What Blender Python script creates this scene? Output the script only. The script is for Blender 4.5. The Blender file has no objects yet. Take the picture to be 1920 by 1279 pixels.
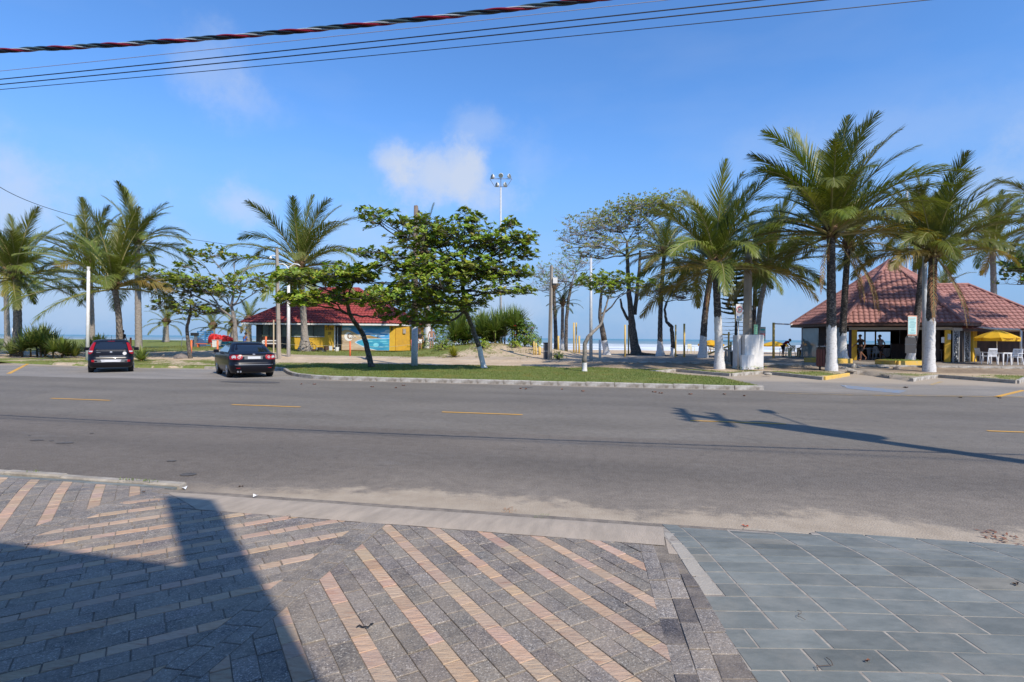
import bpy, bmesh, math, random
from math import sin, cos, radians as rad, pi, sqrt, atan2, exp
from mathutils import Vector, Matrix, Quaternion, noise
from mathutils.geometry import delaunay_2d_cdt
random.seed(7)
SC = bpy.context.scene
COL = SC.collection
# ---------------------------------------------------------------- camera
FPX, CH, ROLL, PITCH = 1030.0, 1.7, .0078, .0053
R_ = Vector((cos(ROLL), 0, sin(ROLL)))
F_ = Vector((0, cos(PITCH), -sin(PITCH)))
U_ = R_.cross(F_).normalized()
F_ = U_.cross(R_)
cam = bpy.data.objects.new('camera', bpy.data.cameras.new('camera'))
COL.objects.link(cam)
cam.data.sensor_width = 36
cam.data.lens = 36 * FPX / 1920
cam.data.clip_start = .05
cam.data.clip_end = 60000
cam.matrix_world = Matrix(((R_.x, U_.x, -F_.x, 0), (R_.y, U_.y, -F_.y, 0), (R_.z, U_.z, -F_.z, CH), (0, 0, 0, 1)))
SC.camera = cam
# ---------------------------------------------------------------- sky, sun, exposure
SUN_AZ, SUN_EL = 144.3, 44.0
w = bpy.data.worlds.new('World'); SC.world = w; w.use_nodes = True
nt = w.node_tree; N = nt.nodes; L = nt.links
N.clear()
sky = N.new('ShaderNodeTexSky'); sky.sky_type = 'NISHITA'; sky.sun_disc = False
sky.sun_elevation = rad(SUN_EL); sky.sun_rotation = rad(SUN_AZ)
sky.altitude = 0; sky.air_density = 1.0; sky.dust_density = .35; sky.ozone_density = 3.5
bg = N.new('ShaderNodeBackground'); bg.inputs[1].default_value = .124
wo = N.new('ShaderNodeOutputWorld')
tc = N.new('ShaderNodeTexCoord')
def wmath(op, a, b=None, c=None, clamp=False):
    n = N.new('ShaderNodeMath'); n.operation = op; n.use_clamp = clamp
    for i, x in enumerate((a, b, c)):
        if x is None: continue
        if isinstance(x, (int, float)): n.inputs[i].default_value = x
        else: L.new(x, n.inputs[i])
    return n.outputs[0]
def wdir(px, py):
    return (F_ + R_ * ((px - 960) / FPX) - U_ * ((py - 639.5) / FPX)).normalized()
wn = N.new('ShaderNodeTexNoise'); wn.inputs['Scale'].default_value = 10; wn.inputs['Detail'].default_value = 9; wn.inputs['Roughness'].default_value = .64
L.new(tc.outputs['Generated'], wn.inputs['Vector'])
wn2 = N.new('ShaderNodeTexNoise'); wn2.inputs['Scale'].default_value = 3.0; wn2.inputs['Detail'].default_value = 6
wmap = N.new('ShaderNodeMapping'); wmap.inputs['Scale'].default_value = (1, 1, 3.2)
L.new(tc.outputs['Generated'], wmap.inputs['Vector']); L.new(wmap.outputs[0], wn2.inputs['Vector'])
acc = None
# soft fair-weather clouds: (pixel of centre, half width, half height in radians, density)
for px, py, sx, sy, a in [(735, 300, .036, .030, 1.3), (835, 335, .085, .045, 1.5), (905, 365, .06, .04, .9), (905, 240, .05, .035, .38), (445, 385, .055, .035, .75), (400, 140, .06, .05, .34),
                          (460, 195, .06, .035, .28), (-10, 370, .05, .04, .45), (960, 560, .12, .055, .55), (710, 480, .1, .08, .35), (60, 560, .22, .04, .5), (330, 490, .12, .06, .3),
                          (1700, 240, .25, .04, .16), (1400, 600, .3, .05, .3), (-500, 300, .3, .08, .5), (2500, 330, .3, .1, .5), (1000, 300, .06, .05, .2)]:
    d = wdir(px, py)
    sub = N.new('ShaderNodeVectorMath'); sub.operation = 'SUBTRACT'; L.new(tc.outputs['Generated'], sub.inputs[0]); sub.inputs[1].default_value = d
    mp = N.new('ShaderNodeVectorMath'); mp.operation = 'MULTIPLY'; L.new(sub.outputs[0], mp.inputs[0]); mp.inputs[1].default_value = (1 / sx, 1 / sx, 1 / sy)
    ln = N.new('ShaderNodeVectorMath'); ln.operation = 'LENGTH'; L.new(mp.outputs[0], ln.inputs[0])
    dist = wmath('ADD', ln.outputs['Value'], wmath('MULTIPLY', wmath('SUBTRACT', .5, wn.outputs[0]), 3.0))
    m = N.new('ShaderNodeMapRange'); m.interpolation_type = 'SMOOTHERSTEP'
    L.new(dist, m.inputs[0]); m.inputs[1].default_value = -.1; m.inputs[2].default_value = 1.6; m.inputs[3].default_value = a * .95; m.inputs[4].default_value = 0
    acc = m.outputs[0] if acc is None else wmath('ADD', acc, m.outputs[0])
thin = N.new('ShaderNodeMapRange'); L.new(wn2.outputs[0], thin.inputs[0]); thin.inputs[1].default_value = .46; thin.inputs[2].default_value = .8; thin.inputs[4].default_value = .13
acc = wmath('ADD', acc, thin.outputs[0])
acc = wmath('MINIMUM', wmath('DIVIDE', acc, wmath('ADD', 1.0, wmath('MULTIPLY', acc, .55))), .9)
sep = N.new('ShaderNodeSeparateXYZ'); L.new(tc.outputs['Generated'], sep.inputs[0])
# low marine haze in the last degrees over the sea
hz = N.new('ShaderNodeMapRange'); L.new(sep.outputs[2], hz.inputs[0]); hz.inputs[1].default_value = 0; hz.inputs[2].default_value = .40; hz.inputs[3].default_value = .92; hz.inputs[4].default_value = 0; hz.interpolation_type = 'SMOOTHSTEP'
hs = N.new('ShaderNodeHueSaturation'); hs.inputs['Saturation'].default_value = 1.0; gn = N.new('ShaderNodeMixRGB'); gn.blend_type = 'MULTIPLY'; gn.inputs[0].default_value = 1; gn.inputs[2].default_value = (.88, 1.31, 1.74, 1); L.new(sky.outputs[0], gn.inputs[1]); L.new(gn.outputs[0], hs.inputs['Color'])
mx0 = N.new('ShaderNodeMixRGB'); L.new(hz.outputs[0], mx0.inputs[0]); L.new(hs.outputs[0], mx0.inputs[1]); mx0.inputs[2].default_value = (2.0, 3.25, 5.5, 1)
mx = N.new('ShaderNodeMixRGB'); L.new(acc, mx.inputs[0]); L.new(mx0.outputs[0], mx.inputs[1]); mx.inputs[2].default_value = (4.7, 5.3, 6.5, 1)
L.new(mx.outputs[0], bg.inputs[0]); L.new(bg.outputs[0], wo.inputs[0])
sl = bpy.data.lights.new('sun', 'SUN'); sl.energy = 5.0; sl.angle = rad(.53); sl.color = (1, .91, .79)
so = bpy.data.objects.new('sun', sl); COL.objects.link(so)
SD = Vector((sin(rad(SUN_AZ)) * cos(rad(SUN_EL)), cos(rad(SUN_AZ)) * cos(rad(SUN_EL)), sin(rad(SUN_EL))))
so.rotation_euler = SD.to_track_quat('Z', 'Y').to_euler(); so.location = SD * 60
vs = SC.view_settings; vs.view_transform = 'Standard'; vs.look = 'None'; vs.exposure = .09; vs.gamma = 1; vs.use_curve_mapping = False
SC.render.engine = 'CYCLES'
SC.cycles.max_bounces = 6; SC.cycles.transparent_max_bounces = 8
# ---------------------------------------------------------------- helpers
AZ = rad(101)
UA = Vector((sin(AZ), cos(AZ), 0)); VA = Vector((-UA.y, UA.x, 0))      # along the street, away from the camera
ROT = atan2(UA.y, UA.x)
def W(u, v, z=0): return UA * u + VA * v + Vector((0, 0, z))
def UV(p): return (p.x * UA.x + p.y * UA.y, p.x * VA.x + p.y * VA.y)
def ray(px, py): return F_ + R_ * ((px - 960) / FPX) - U_ * ((py - 639.5) / FPX)
def G(px, py, z=0.):
    d = ray(px, py); t = (z - CH) / d.z; return Vector((0, 0, CH)) + d * t
def D(px, py, Y):
    d = ray(px, py); return Vector((0, 0, CH)) + d * (Y / d.y)
def sm(a, b, x):
    t = min(1, max(0, (x - a) / (b - a))); return t * t * (3 - 2 * t)
def nz(x, y, s=1., o=0.): return noise.noise(Vector((x * s + o, y * s - o, o * .37)))
def th(u, v):                                    # height of the ground beyond the road
    z = .12 + .03 * sm(26, 29, v) + .07 * sm(29, 33.5, v)
    z += .13 * sm(33.5, 33.9, v) + .05 * sm(36, 40, v)
    if v > 33.7:
        mound = 0
        for cu, cv, ru, rv, h in [(-9.3, 40.8, 3.6, 4.2, .75), (-13.0, 42.5, 4, 4, .5), (-5.2, 39.5, 3.2, 3.5, .45), (-34, 44, 9, 6, .35), (-30, 39, 5, 4, .25)]:
            d = ((u - cu) / ru) ** 2 + ((v - cv) / rv) ** 2
            mound += h * exp(-d * 1.3)
        z += mound
        left = sm(-18, -30, u)
        z += left * .62 * sm(44, 62, v)
        z -= (1.65 + .62 * left * 1.0) * sm(66, 125, v) + .1 * sm(48, 62, v) * (1 - left)
        z += .05 * nz(u, v, .35, 3) * sm(36, 44, v) * sm(20, 8, u + 6)
    else:
        z += .03 * nz(u, v, .5, 9) * sm(27, 30, v)
    return z
def PT(px, py, z0=.15):                          # the point of the ground seen at a pixel
    z = z0
    for _ in range(12):
        p = G(px, py, z); z = .5 * z + .5 * th(*UV(p))
    p = G(px, py, z); p.z = z; return p
def onground(x, y):
    p = Vector((x, y, 0)); p.z = th(*UV(p)); return p
def uvpx(px, py, z=0): return UV(G(px, py, z))
# node materials
def nd(nt, t, **kw):
    n = nt.nodes.new(t)
    for k, v in kw.items():
        if k in n.inputs: n.inputs[k].default_value = v
        else: setattr(n, k, v)
    return n
def c4(c): return (c[0], c[1], c[2], 1)
def mat(name, col, rough=.6, col2=None, scale=5., detail=6, bump=0., bscale=None, metal=0., spec=.5, coat=0, stretch=None, lo=.35, hi=.65, attr=None, trans=0., vary=0., coord='Object', hue=0.):
    m = bpy.data.materials.new(name); m.use_nodes = True
    t = m.node_tree; b = t.nodes['Principled BSDF']; lk = t.links
    b.inputs['Roughness'].default_value = rough; b.inputs['Metallic'].default_value = metal
    b.inputs['Specular IOR Level'].default_value = spec; b.inputs['Coat Weight'].default_value = coat
    tcn = nd(t, 'ShaderNodeTexCoord'); vec = tcn.outputs[coord]
    if stretch:
        mp = nd(t, 'ShaderNodeMapping'); mp.inputs['Scale'].default_value = stretch; lk.new(vec, mp.inputs[0]); vec = mp.outputs[0]
    out = None
    if col2 is not None:
        n = nd(t, 'ShaderNodeTexNoise', Scale=scale, Detail=detail, Roughness=.62); lk.new(vec, n.inputs['Vector'])
        r = nd(t, 'ShaderNodeMapRange'); lk.new(n.outputs[0], r.inputs[0]); r.inputs[1].default_value = lo; r.inputs[2].default_value = hi
        x = nd(t, 'ShaderNodeMixRGB'); lk.new(r.outputs[0], x.inputs[0]); x.inputs[1].default_value = c4(col); x.inputs[2].default_value = c4(col2)
        out = x.outputs[0]
    else:
        x = nd(t, 'ShaderNodeRGB'); x.outputs[0].default_value = c4(col); out = x.outputs[0]
    if attr:
        a = nd(t, 'ShaderNodeAttribute', attribute_name=attr)
        x = nd(t, 'ShaderNodeMixRGB', blend_type='MULTIPLY'); x.inputs[0].default_value = 1; lk.new(out, x.inputs[1]); lk.new(a.outputs['Color'], x.inputs[2]); out = x.outputs[0]
    if vary or hue:
        oi = nd(t, 'ShaderNodeObjectInfo')
        h = nd(t, 'ShaderNodeHueSaturation'); lk.new(out, h.inputs['Color'])
        r = nd(t, 'ShaderNodeMapRange'); lk.new(oi.outputs['Random'], r.inputs[0]); r.inputs[3].default_value = 1 - vary; r.inputs[4].default_value = 1 + vary; lk.new(r.outputs[0], h.inputs['Value'])
        r = nd(t, 'ShaderNodeMapRange'); lk.new(oi.outputs['Random'], r.inputs[0]); r.inputs[3].default_value = .5 - hue; r.inputs[4].default_value = .5 + hue; lk.new(r.outputs[0], h.inputs['Hue'])
        out = h.outputs[0]
    lk.new(out, b.inputs['Base Color'])
    if bump:
        n = nd(t, 'ShaderNodeTexNoise', Scale=bscale or scale * 3, Detail=8, Roughness=.6); lk.new(vec, n.inputs['Vector'])
        bp = nd(t, 'ShaderNodeBump', Strength=min(1, bump), Distance=.02 * max(1, bump)); lk.new(n.outputs[0], bp.inputs['Height']); lk.new(bp.outputs[0], b.inputs['Normal'])
    if trans:
        tr = nd(t, 'ShaderNodeBsdfTranslucent'); ms = nd(t, 'ShaderNodeMixShader'); ms.inputs[0].default_value = trans
        g = nd(t, 'ShaderNodeMixRGB', blend_type='MULTIPLY'); g.inputs[0].default_value = 1; lk.new(out, g.inputs[1]); g.inputs[2].default_value = (1.5, 1.5, .6, 1)
        lk.new(g.outputs[0], tr.inputs[0]); lk.new(b.outputs[0], ms.inputs[1]); lk.new(tr.outputs[0], ms.inputs[2])
        lk.new(ms.outputs[0], t.nodes['Material Output'].inputs[0])
    return m
class MB:
    def __init__(s): s.v = []; s.f = []; s.m = []; s.c = []
    def add(s, vs, fs, mi=0, col=None):
        o = len(s.v); s.v.extend([tuple(x) for x in vs])
        for f in fs: s.f.append(tuple(i + o for i in f)); s.m.append(mi); s.c.append(col)
    def box(s, c, d, rz=0, mi=0, col=None, M=None):
        x, y, z = d[0] / 2, d[1] / 2, d[2] / 2
        vs = [Vector((a * x, b * y, e * z)) for e in (-1, 1) for a, b in ((-1, -1), (1, -1), (1, 1), (-1, 1))]
        if M is None: M = Matrix.Rotation(rz, 3, 'Z')
        c = Vector(c)
        s.add([M @ q + c for q in vs], [(3, 2, 1, 0), (4, 5, 6, 7), (0, 1, 5, 4), (1, 2, 6, 5), (2, 3, 7, 6), (3, 0, 4, 7)], mi, col)
    def tube(s, pts, rs, n=8, mi=0, cap=True, col=None, flat=1.):
        pts = [Vector(p) for p in pts]
        if not isinstance(rs, (list, tuple)): rs = [rs] * len(pts)
        o = len(s.v); k = len(pts); ref = None
        for i, p in enumerate(pts):
            t = (pts[min(i + 1, k - 1)] - pts[max(i - 1, 0)])
            t = t.normalized() if t.length > 1e-9 else Vector((0, 0, 1))
            if ref is None:
                a = Vector((1, 0, 0)) if abs(t.x) < .8 else Vector((0, 1, 0))
            else: a = ref
            b = (a - t * a.dot(t)); b = b.normalized() if b.length > 1e-6 else t.orthogonal().normalized()
            ref = b; c = t.cross(b)
            for j in range(n):
                q = 2 * pi * j / n
                s.v.append(tuple(p + (b * cos(q) + c * sin(q) * flat) * rs[i]))
        for i in range(k - 1):
            for j in range(n):
                a0 = o + i * n + j; a1 = o + i * n + (j + 1) % n
                s.f.append((a0, a1, a1 + n, a0 + n)); s.m.append(mi); s.c.append(col)
        if cap:
            s.f.append(tuple(o + j for j in reversed(range(n)))); s.m.append(mi); s.c.append(col)
            s.f.append(tuple(o + (k - 1) * n + j for j in range(n))); s.m.append(mi); s.c.append(col)
    def cyl(s, c, r, h, n=16, mi=0, r2=None):
        c = Vector(c); s.tube([c, c + Vector((0, 0, h))], [r, r if r2 is None else r2], n, mi)
    def prism(s, pts, z0, z1, mi=0, col=None, M=None):       # polygon in xy extruded in z
        n = len(pts); vs = [Vector((p[0], p[1], z0)) for p in pts] + [Vector((p[0], p[1], z1)) for p in pts]
        if M is not None: vs = [M @ q for q in vs]
        s.add(vs, [tuple(reversed(range(n))), tuple(range(n, 2 * n))] + [(i, (i + 1) % n, n + (i + 1) % n, n + i) for i in range(n)], mi, col)
    def lathe(s, prof, c, n=16, mi=0):
        c = Vector(c); o = len(s.v); k = len(prof)
        for r, z in prof:
            for j in range(n): s.v.append((c.x + r * cos(2 * pi * j / n), c.y + r * sin(2 * pi * j / n), c.z + z))
        for i in range(k - 1):
            for j in range(n):
                a0 = o + i * n + j; a1 = o + i * n + (j + 1) % n
                s.f.append((a0, a1, a1 + n, a0 + n)); s.m.append(mi); s.c.append(None)
    def mesh(s, name, mats, smooth=False):
        me = bpy.data.meshes.new(name); me.from_pydata(s.v, [], s.f)
        for m in (mats if isinstance(mats, (list, tuple)) else [mats]): me.materials.append(m)
        if any(s.m): me.polygons.foreach_set('material_index', s.m)
        if any(c is not None for c in s.c):
            a = me.color_attributes.new('tint', 'FLOAT_COLOR', 'CORNER'); buf = []
            for f, c in zip(s.f, s.c):
                c = c or (1, 1, 1); buf.extend((c[0], c[1], c[2], 1) * len(f))
            a.data.foreach_set('color', buf)
        if smooth: me.polygons.foreach_set('use_smooth', [True] * len(s.f))
        me.update(); return me
    def build(s, name, mats, parent=None, smooth=False, loc=None, rz=None):
        o = bpy.data.objects.new(name, s.mesh(name, mats, smooth)); COL.objects.link(o)
        if parent: o.parent = parent
        if loc is not None: o.location = loc
        if rz is not None: o.rotation_euler.z = rz
        return o
def thing(name, label, cat, loc=(0, 0, 0), rz=0, group=None, scale=1):
    o = bpy.data.objects.new(name, None); COL.objects.link(o); o.location = loc; o.rotation_euler.z = rz
    o.empty_display_size = .1
    if scale != 1: o.scale = (scale,) * 3
    o['label'] = label; o['category'] = cat
    if group: o['group'] = group
    return o
def tag(o, label, cat, group=None, kind=None):
    if label: o['label'] = label
    if cat: o['category'] = cat
    if group: o['group'] = group
    if kind: o['kind'] = kind
    return o
def struct(o): o['kind'] = 'structure'; return o
def share(name, me, parent, loc=(0, 0, 0), rot=None, scale=None, mt=None):
    o = bpy.data.objects.new(name, me); COL.objects.link(o); o.parent = parent; o.location = loc
    if rot is not None: o.rotation_euler = rot
    if scale is not None: o.scale = scale if isinstance(scale, (tuple, list)) else (scale,) * 3
    if mt is not None: o.material_slots[0].link = 'OBJECT'; o.material_slots[0].material = mt
    return o
def copy_tree(o, label=None, loc=None, rz=None):
    c = o.copy(); COL.objects.link(c)
    if label: c['label'] = label
    if loc is not None: c.location = loc
    if rz is not None: c.rotation_euler.z = rz
    for ch in list(o.children):
        k = ch.copy(); COL.objects.link(k); k.parent = c
        for g in list(ch.children):
            q = g.copy(); COL.objects.link(q); q.parent = k
    return c
def text(body, size, mt, name='lettering', M=None, parent=None, thick=.004, align='CENTER', sx=1.):
    cu = bpy.data.curves.new(name, 'FONT'); cu.body = body; cu.size = size; cu.extrude = thick; cu.align_x = align; cu.align_y = 'CENTER'
    t = bpy.data.objects.new('tmp', cu); COL.objects.link(t)
    dg = bpy.context.evaluated_depsgraph_get(); me = bpy.data.meshes.new_from_object(t.evaluated_get(dg)); bpy.data.objects.remove(t)
    me.transform(Matrix.Diagonal((sx, 1, 1, 1)))
    if M is not None: me.transform(M)
    me.materials.clear(); me.materials.append(mt)
    o = bpy.data.objects.new(name, me); COL.objects.link(o)
    if parent: o.parent = parent
    return o
def clip(poly, a, b, c):            # keep a*x+b*y<=c
    out = []
    for i in range(len(poly)):
        p, q = poly[i], poly[(i + 1) % len(poly)]
        dp, dq = a * p[0] + b * p[1] - c, a * q[0] + b * q[1] - c
        if dp <= 0: out.append(p)
        if (dp < 0 < dq) or (dq < 0 < dp):
            t = dp / (dp - dq); out.append((p[0] + (q[0] - p[0]) * t, p[1] + (q[1] - p[1]) * t))
    return out
def clip_to(poly, region):          # region: convex, counter-clockwise
    for i in range(len(region)):
        p, q = region[i], region[(i + 1) % len(region)]
        a, b = q[1] - p[1], -(q[0] - p[0])
        poly = clip(poly, a, b, a * p[0] + b * p[1])
        if len(poly) < 3: return []
    return poly
def area(poly): return sum(poly[i][0] * poly[(i + 1) % len(poly)][1] - poly[(i + 1) % len(poly)][0] * poly[i][1] for i in range(len(poly))) / 2
# ================================================================ GROUND
# ---- materials
def road_mat(name, c1, c2, sand=0., patch=True):
    m = bpy.data.materials.new(name); m.use_nodes = True; t = m.node_tree; b = t.nodes['Principled BSDF']; lk = t.links
    b.inputs['Roughness'].default_value = .82; b.inputs['Specular IOR Level'].default_value = .3
    tcn = nd(t, 'ShaderNodeTexCoord'); o = tcn.outputs['Object']
    def noi(sc, det=6, st=None, rough=.6):
        v = o
        if st: mp = nd(t, 'ShaderNodeMapping'); mp.inputs['Scale'].default_value = st; lk.new(o, mp.inputs[0]); v = mp.outputs[0]
        n = nd(t, 'ShaderNodeTexNoise', Scale=sc, Detail=det, Roughness=rough); lk.new(v, n.inputs['Vector']); return n.outputs[0]
    def rng(x, a, bb, c=0, d=1, sms=False):
        r = nd(t, 'ShaderNodeMapRange'); lk.new(x, r.inputs[0]); r.inputs[1].default_value = a; r.inputs[2].default_value = bb; r.inputs[3].default_value = c; r.inputs[4].default_value = d
        if sms: r.interpolation_type = 'SMOOTHSTEP'
        return r.outputs[0]
    def mix(f, a, bb, mode='MIX'):
        x = nd(t, 'ShaderNodeMixRGB', blend_type=mode)
        for i, q in ((0, f), (1, a), (2, bb)):
            if isinstance(q, (int, float)): x.inputs[i].default_value = q
            elif isinstance(q, tuple): x.inputs[i].default_value = c4(q)
            else: lk.new(q, x.inputs[i])
        return x.outputs[0]
    def ma(op, a, bb):
        n = nd(t, 'ShaderNodeMath', operation=op)
        for i, q in ((0, a), (1, bb)):
            if isinstance(q, (int, float)): n.inputs[i].default_value = q
            else: lk.new(q, n.inputs[i])
        return n.outputs[0]
    xyz = nd(t, 'ShaderNodeSeparateXYZ'); lk.new(o, xyz.inputs[0]); v = xyz.outputs[1]; u = xyz.outputs[0]
    big = noi(.35, 5, (1, 2.2, 1)); col = mix(rng(big, .3, .7), c1, c2)
    fine = noi(55, 3); col = mix(rng(fine, .35, .65), col, mix(1, col, (.52, .52, .54), 'MULTIPLY'))
    agg = nd(t, 'ShaderNodeTexVoronoi', Scale=60); lk.new(o, agg.inputs['Vector'])
    col = mix(rng(agg.outputs['Distance'], .0, .2, .75, 0), col, (.42, .41, .40))
    if patch:
        # the near half of the carriageway is older and browner; polished wheel tracks; repairs
        wob = ma('ADD', v, ma('MULTIPLY', ma('SUBTRACT', noi(.25, 2), .5), .25))
        near = rng(wob, 9.55, 9.7, 1, 0); col = mix(ma('MULTIPLY', near, .5), col, mix(1, col, (.86, .80, .78), 'MULTIPLY'))
        for c0, wd, am in ((7.4, .45, .16), (9.1, .35, .12), (14.6, .5, .15), (16.7, .5, .15), (11.0, .5, .08)):
            d = ma('ABSOLUTE', ma('SUBTRACT', v, c0), 0.); col = mix(ma('MULTIPLY', rng(d, 0, wd * 1.6, 1, 0, True), am), col, (.055, .053, .05))
        md = noi(7, 6); col = mix(rng(md, .35, .7), col, mix(1, col, (.80, .79, .78), 'MULTIPLY')); st = noi(1.1, 7, (.35, 1.6, 1), .7); col = mix(rng(st, .60, .72, 0, .35), col, (.23, .22, .205))
        dk = noi(2.3, 4, (.5, 1, 1)); col = mix(rng(dk, .68, .76, 0, .45), col, (.05, .05, .05))
        cr = nd(t, 'ShaderNodeTexVoronoi', Scale=.33, feature='DISTANCE_TO_EDGE')
        wv = nd(t, 'ShaderNodeTexNoise', Scale=1.5, Detail=5); lk.new(o, wv.inputs['Vector'])
        av = nd(t, 'ShaderNodeVectorMath', operation='ADD'); lk.new(o, av.inputs[0]); lk.new(wv.outputs['Color'], av.inputs[1]); lk.new(av.outputs[0], cr.inputs['Vector'])
        col = mix(rng(cr.outputs['Distance'], 0, .005, .3, 0), col, (.05, .05, .05))
        oil = nd(t, 'ShaderNodeTexVoronoi', Scale=1.1); lk.new(o, oil.inputs['Vector']); col = mix(rng(oil.outputs['Distance'], .02, .07, .4, 0), col, (.07, .065, .06))
        rp = nd(t, 'ShaderNodeTexVoronoi', Scale=.16); mp3 = nd(t, 'ShaderNodeMapping'); mp3.inputs['Scale'].default_value = (1, 3.2, 1); lk.new(o, mp3.inputs[0]); lk.new(mp3.outputs[0], rp.inputs['Vector']); hsx = nd(t, 'ShaderNodeSeparateColor'); lk.new(rp.outputs['Color'], hsx.inputs[0]); col = mix(1., col, mix(hsx.outputs[0], (.95, .95, .95), (1.05, 1.045, 1.03)), 'MULTIPLY')
    if sand:
        edge = ma('ADD', ma('ADD', v, ma('MULTIPLY', ma('SUBTRACT', noi(.55, 8, (1, .5, 1), .62), .5), 2.4)), ma('MULTIPLY', ma('SUBTRACT', noi(5.5, 9, (.7, 1, 1), .75), .5), 1.1))
        edge = ma('SUBTRACT', edge, rng(ma('ABSOLUTE', ma('SUBTRACT', u, 4.8), 0.), .6, 2.6, .45, 0, True))
        f = rng(edge, 5.42, 5.80, 1, 0, True)
        f2 = rng(edge, 5.6, 7.0, .3, 0, True)
        left = rng(u, -5.5, -3.4, 0, 1, True)
        sc_ = mix(rng(noi(3, 6), .3, .7), (.38, .305, .22), (.49, .405, .30))
        grit = mix(rng(noi(80, 3), .62, .72, 0, .5), sc_, (.22, .18, .14))
        col = mix(ma('MULTIPLY', f2, ma('MULTIPLY', left, rng(noi(6, 6), .3, .65, .3, 1))), col, (.40, .34, .27)); col = mix(ma('MULTIPLY', ma('MULTIPLY', f, left), .68), col, grit)
        far = rng(ma('ADD', v, ma('MULTIPLY', ma('SUBTRACT', noi(1.2, 5, (.6, 2, 1)), .5), .7)), 19.35, 19.7, 0, .55, True); col = mix(far, col, (.38, .32, .25))
    else:
        f = rng(noi(.8, 6, (.6, 1.5, 1)), .5, .68, 0, .4); col = mix(f, col, (.34, .30, .25))
        f = rng(ma('ADD', v, ma('MULTIPLY', noi(1.3, 5), 1.8)), 24.3, 26.0, 0, .65, True); col = mix(f, col, (.44, .36, .27))
    lk.new(col, b.inputs['Base Color'])
    bp = nd(t, 'ShaderNodeBump', Strength=.5, Distance=.006); lk.new(agg.outputs['Distance'], bp.inputs['Height']); lk.new(bp.outputs[0], b.inputs['Normal'])
    return m
M_road = road_mat('asphalt', (.208, .184, .150), (.262, .234, .194), sand=1)
M_park = road_mat('old_asphalt', (.265, .24, .205), (.335, .305, .262), patch=False)
M_patch = mat('fresh_asphalt', (.07, .065, .062), .85, (.12, .11, .10), 9, bump=.4, bscale=70)
M_yel = mat('yellow_road_paint', (.62, .33, .05), .7, (.36, .24, .10), 7, lo=.55, hi=.75)
M_yfade = mat('worn_yellow_paint', (.52, .33, .09), .75, (.26, .235, .20), 5, lo=.38, hi=.62)
M_blue = mat('worn_blue_paint', (.14, .22, .34), .75, (.24, .235, .225), 6, lo=.35, hi=.6)
M_conc = mat('concrete', (.40, .36, .30), .85, (.30, .275, .235), 4, bump=.3, bscale=60, lo=.3, hi=.7)
M_apron = mat('swept_concrete', (.43, .355, .275), .85, (.33, .275, .215), 3, bump=.35, bscale=40, stretch=(3, .7, 1))
M_curbw = mat('worn_white_kerb_paint', (.44, .415, .375), .88, (.21, .18, .145), 5, detail=8, bump=.5, bscale=25, lo=.40, hi=.66)
M_curbg = mat('bare_kerb_stone', (.26, .235, .20), .85, (.42, .38, .32), 7, detail=8, bump=.6, bscale=25, lo=.4, hi=.7)
M_curby = mat('yellow_kerb_paint', (.64, .41, .08), .8, (.48, .38, .20), 7, bump=.5, bscale=25, lo=.5, hi=.7)
M_bed = mat('mortar_and_sand', (.28, .235, .185), .95, (.16, .135, .11), 9, bump=.6, bscale=90)
def sheet(name, pts, z, m, rz=ROT):
    b = MB(); b.add([(p[0], p[1], z) for p in pts], [tuple(range(len(pts)))]); return struct(b.build(name, m, rz=rz))
# ---- carriageway, parking area, sea, sub-ground
b = MB(); NU = 1
us = [-260, -120, -60, -30, 0, 30, 60, 120, 260]
for i in range(len(us) - 1): b.add([(us[i], 4.4, 0), (us[i + 1], 4.4, 0), (us[i + 1], 34, 0), (us[i], 34, 0)], [(0, 1, 2, 3)])
road = struct(b.build('road', M_road, rz=ROT))
park = sheet('parking_area', [(-200, 18.0), (-20, 18.0), (-16.0, 18.6), (-12.5, 19.9), (-11, 21), (-11, 33.5), (-200, 33.5)], .004, M_park)
park2 = sheet('parking_area', [(4.2, 19.75), (200, 19.75), (200, 33.5), (0, 33.5), (0, 25)], .004, M_park)
bed = sheet('ground', [(-400, -300), (400, -300), (400, 4.6), (-400, 4.6)], -.06, M_bed)
# ---- centre line: broken yellow dashes
uD = [(78, 747, 185, 751), (420, 760, 546, 766), (825, 774.5, 972, 780), (1301, 791.5, 1475, 798.5), (1860, 808, 2100, 816)]
period = 5.42
for k in range(-14, 12):
    u0 = uvpx(825, 774.5)[0] + k * period
    b = MB(); n = 12
    for e in (0,):
        pts = []
        for i in range(n + 1): pts.append((u0 + 1.86 * i / n, 11.93 + random.uniform(-.006, .006)))
        for i in range(n + 1): pts.append((u0 + 1.86 * (n - i) / n, 12.03 + random.uniform(-.006, .006)))
        b.add([(p[0], p[1], .008) for p in pts], [tuple(range(len(pts)))])
    o = struct(b.build('road_marking', M_yel, rz=ROT))
# parking-bay lines, worn
def stripe(a, c, wd, m, z=.008):
    a = Vector(a).to_2d(); c = Vector(c).to_2d(); d = (c - a).normalized(); n = Vector((-d.y, d.x)) * wd / 2
    b = MB(); b.add([(*(a + n), z), (*(a - n), z), (*(c - n), z), (*(c + n), z)], [(0, 1, 2, 3)])
    return struct(b.build('road_marking', m))
for x0, y0, x1, y1, wd, m in [(16, 701, 53, 682, .15, M_yel), (0, 683, 160, 690, .1, M_yfade), (1868, 744.5, 1920, 732, .16, M_yel), (1745, 722, 1766, 716, .14, M_yfade), (1640, 725, 1700, 727, .1, M_yfade),
                              (1590, 741, 1920, 744.8, .10, M_yfade), (1460, 737.5, 1590, 741, .08, M_yfade), (193, 690, 180, 697, .14, M_curbw)]:
    stripe(G(x0, y0), G(x1, y1), wd, m)
p = [G(1575, 722), G(1700, 733), G(1685, 738), G(1590, 729)]
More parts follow.
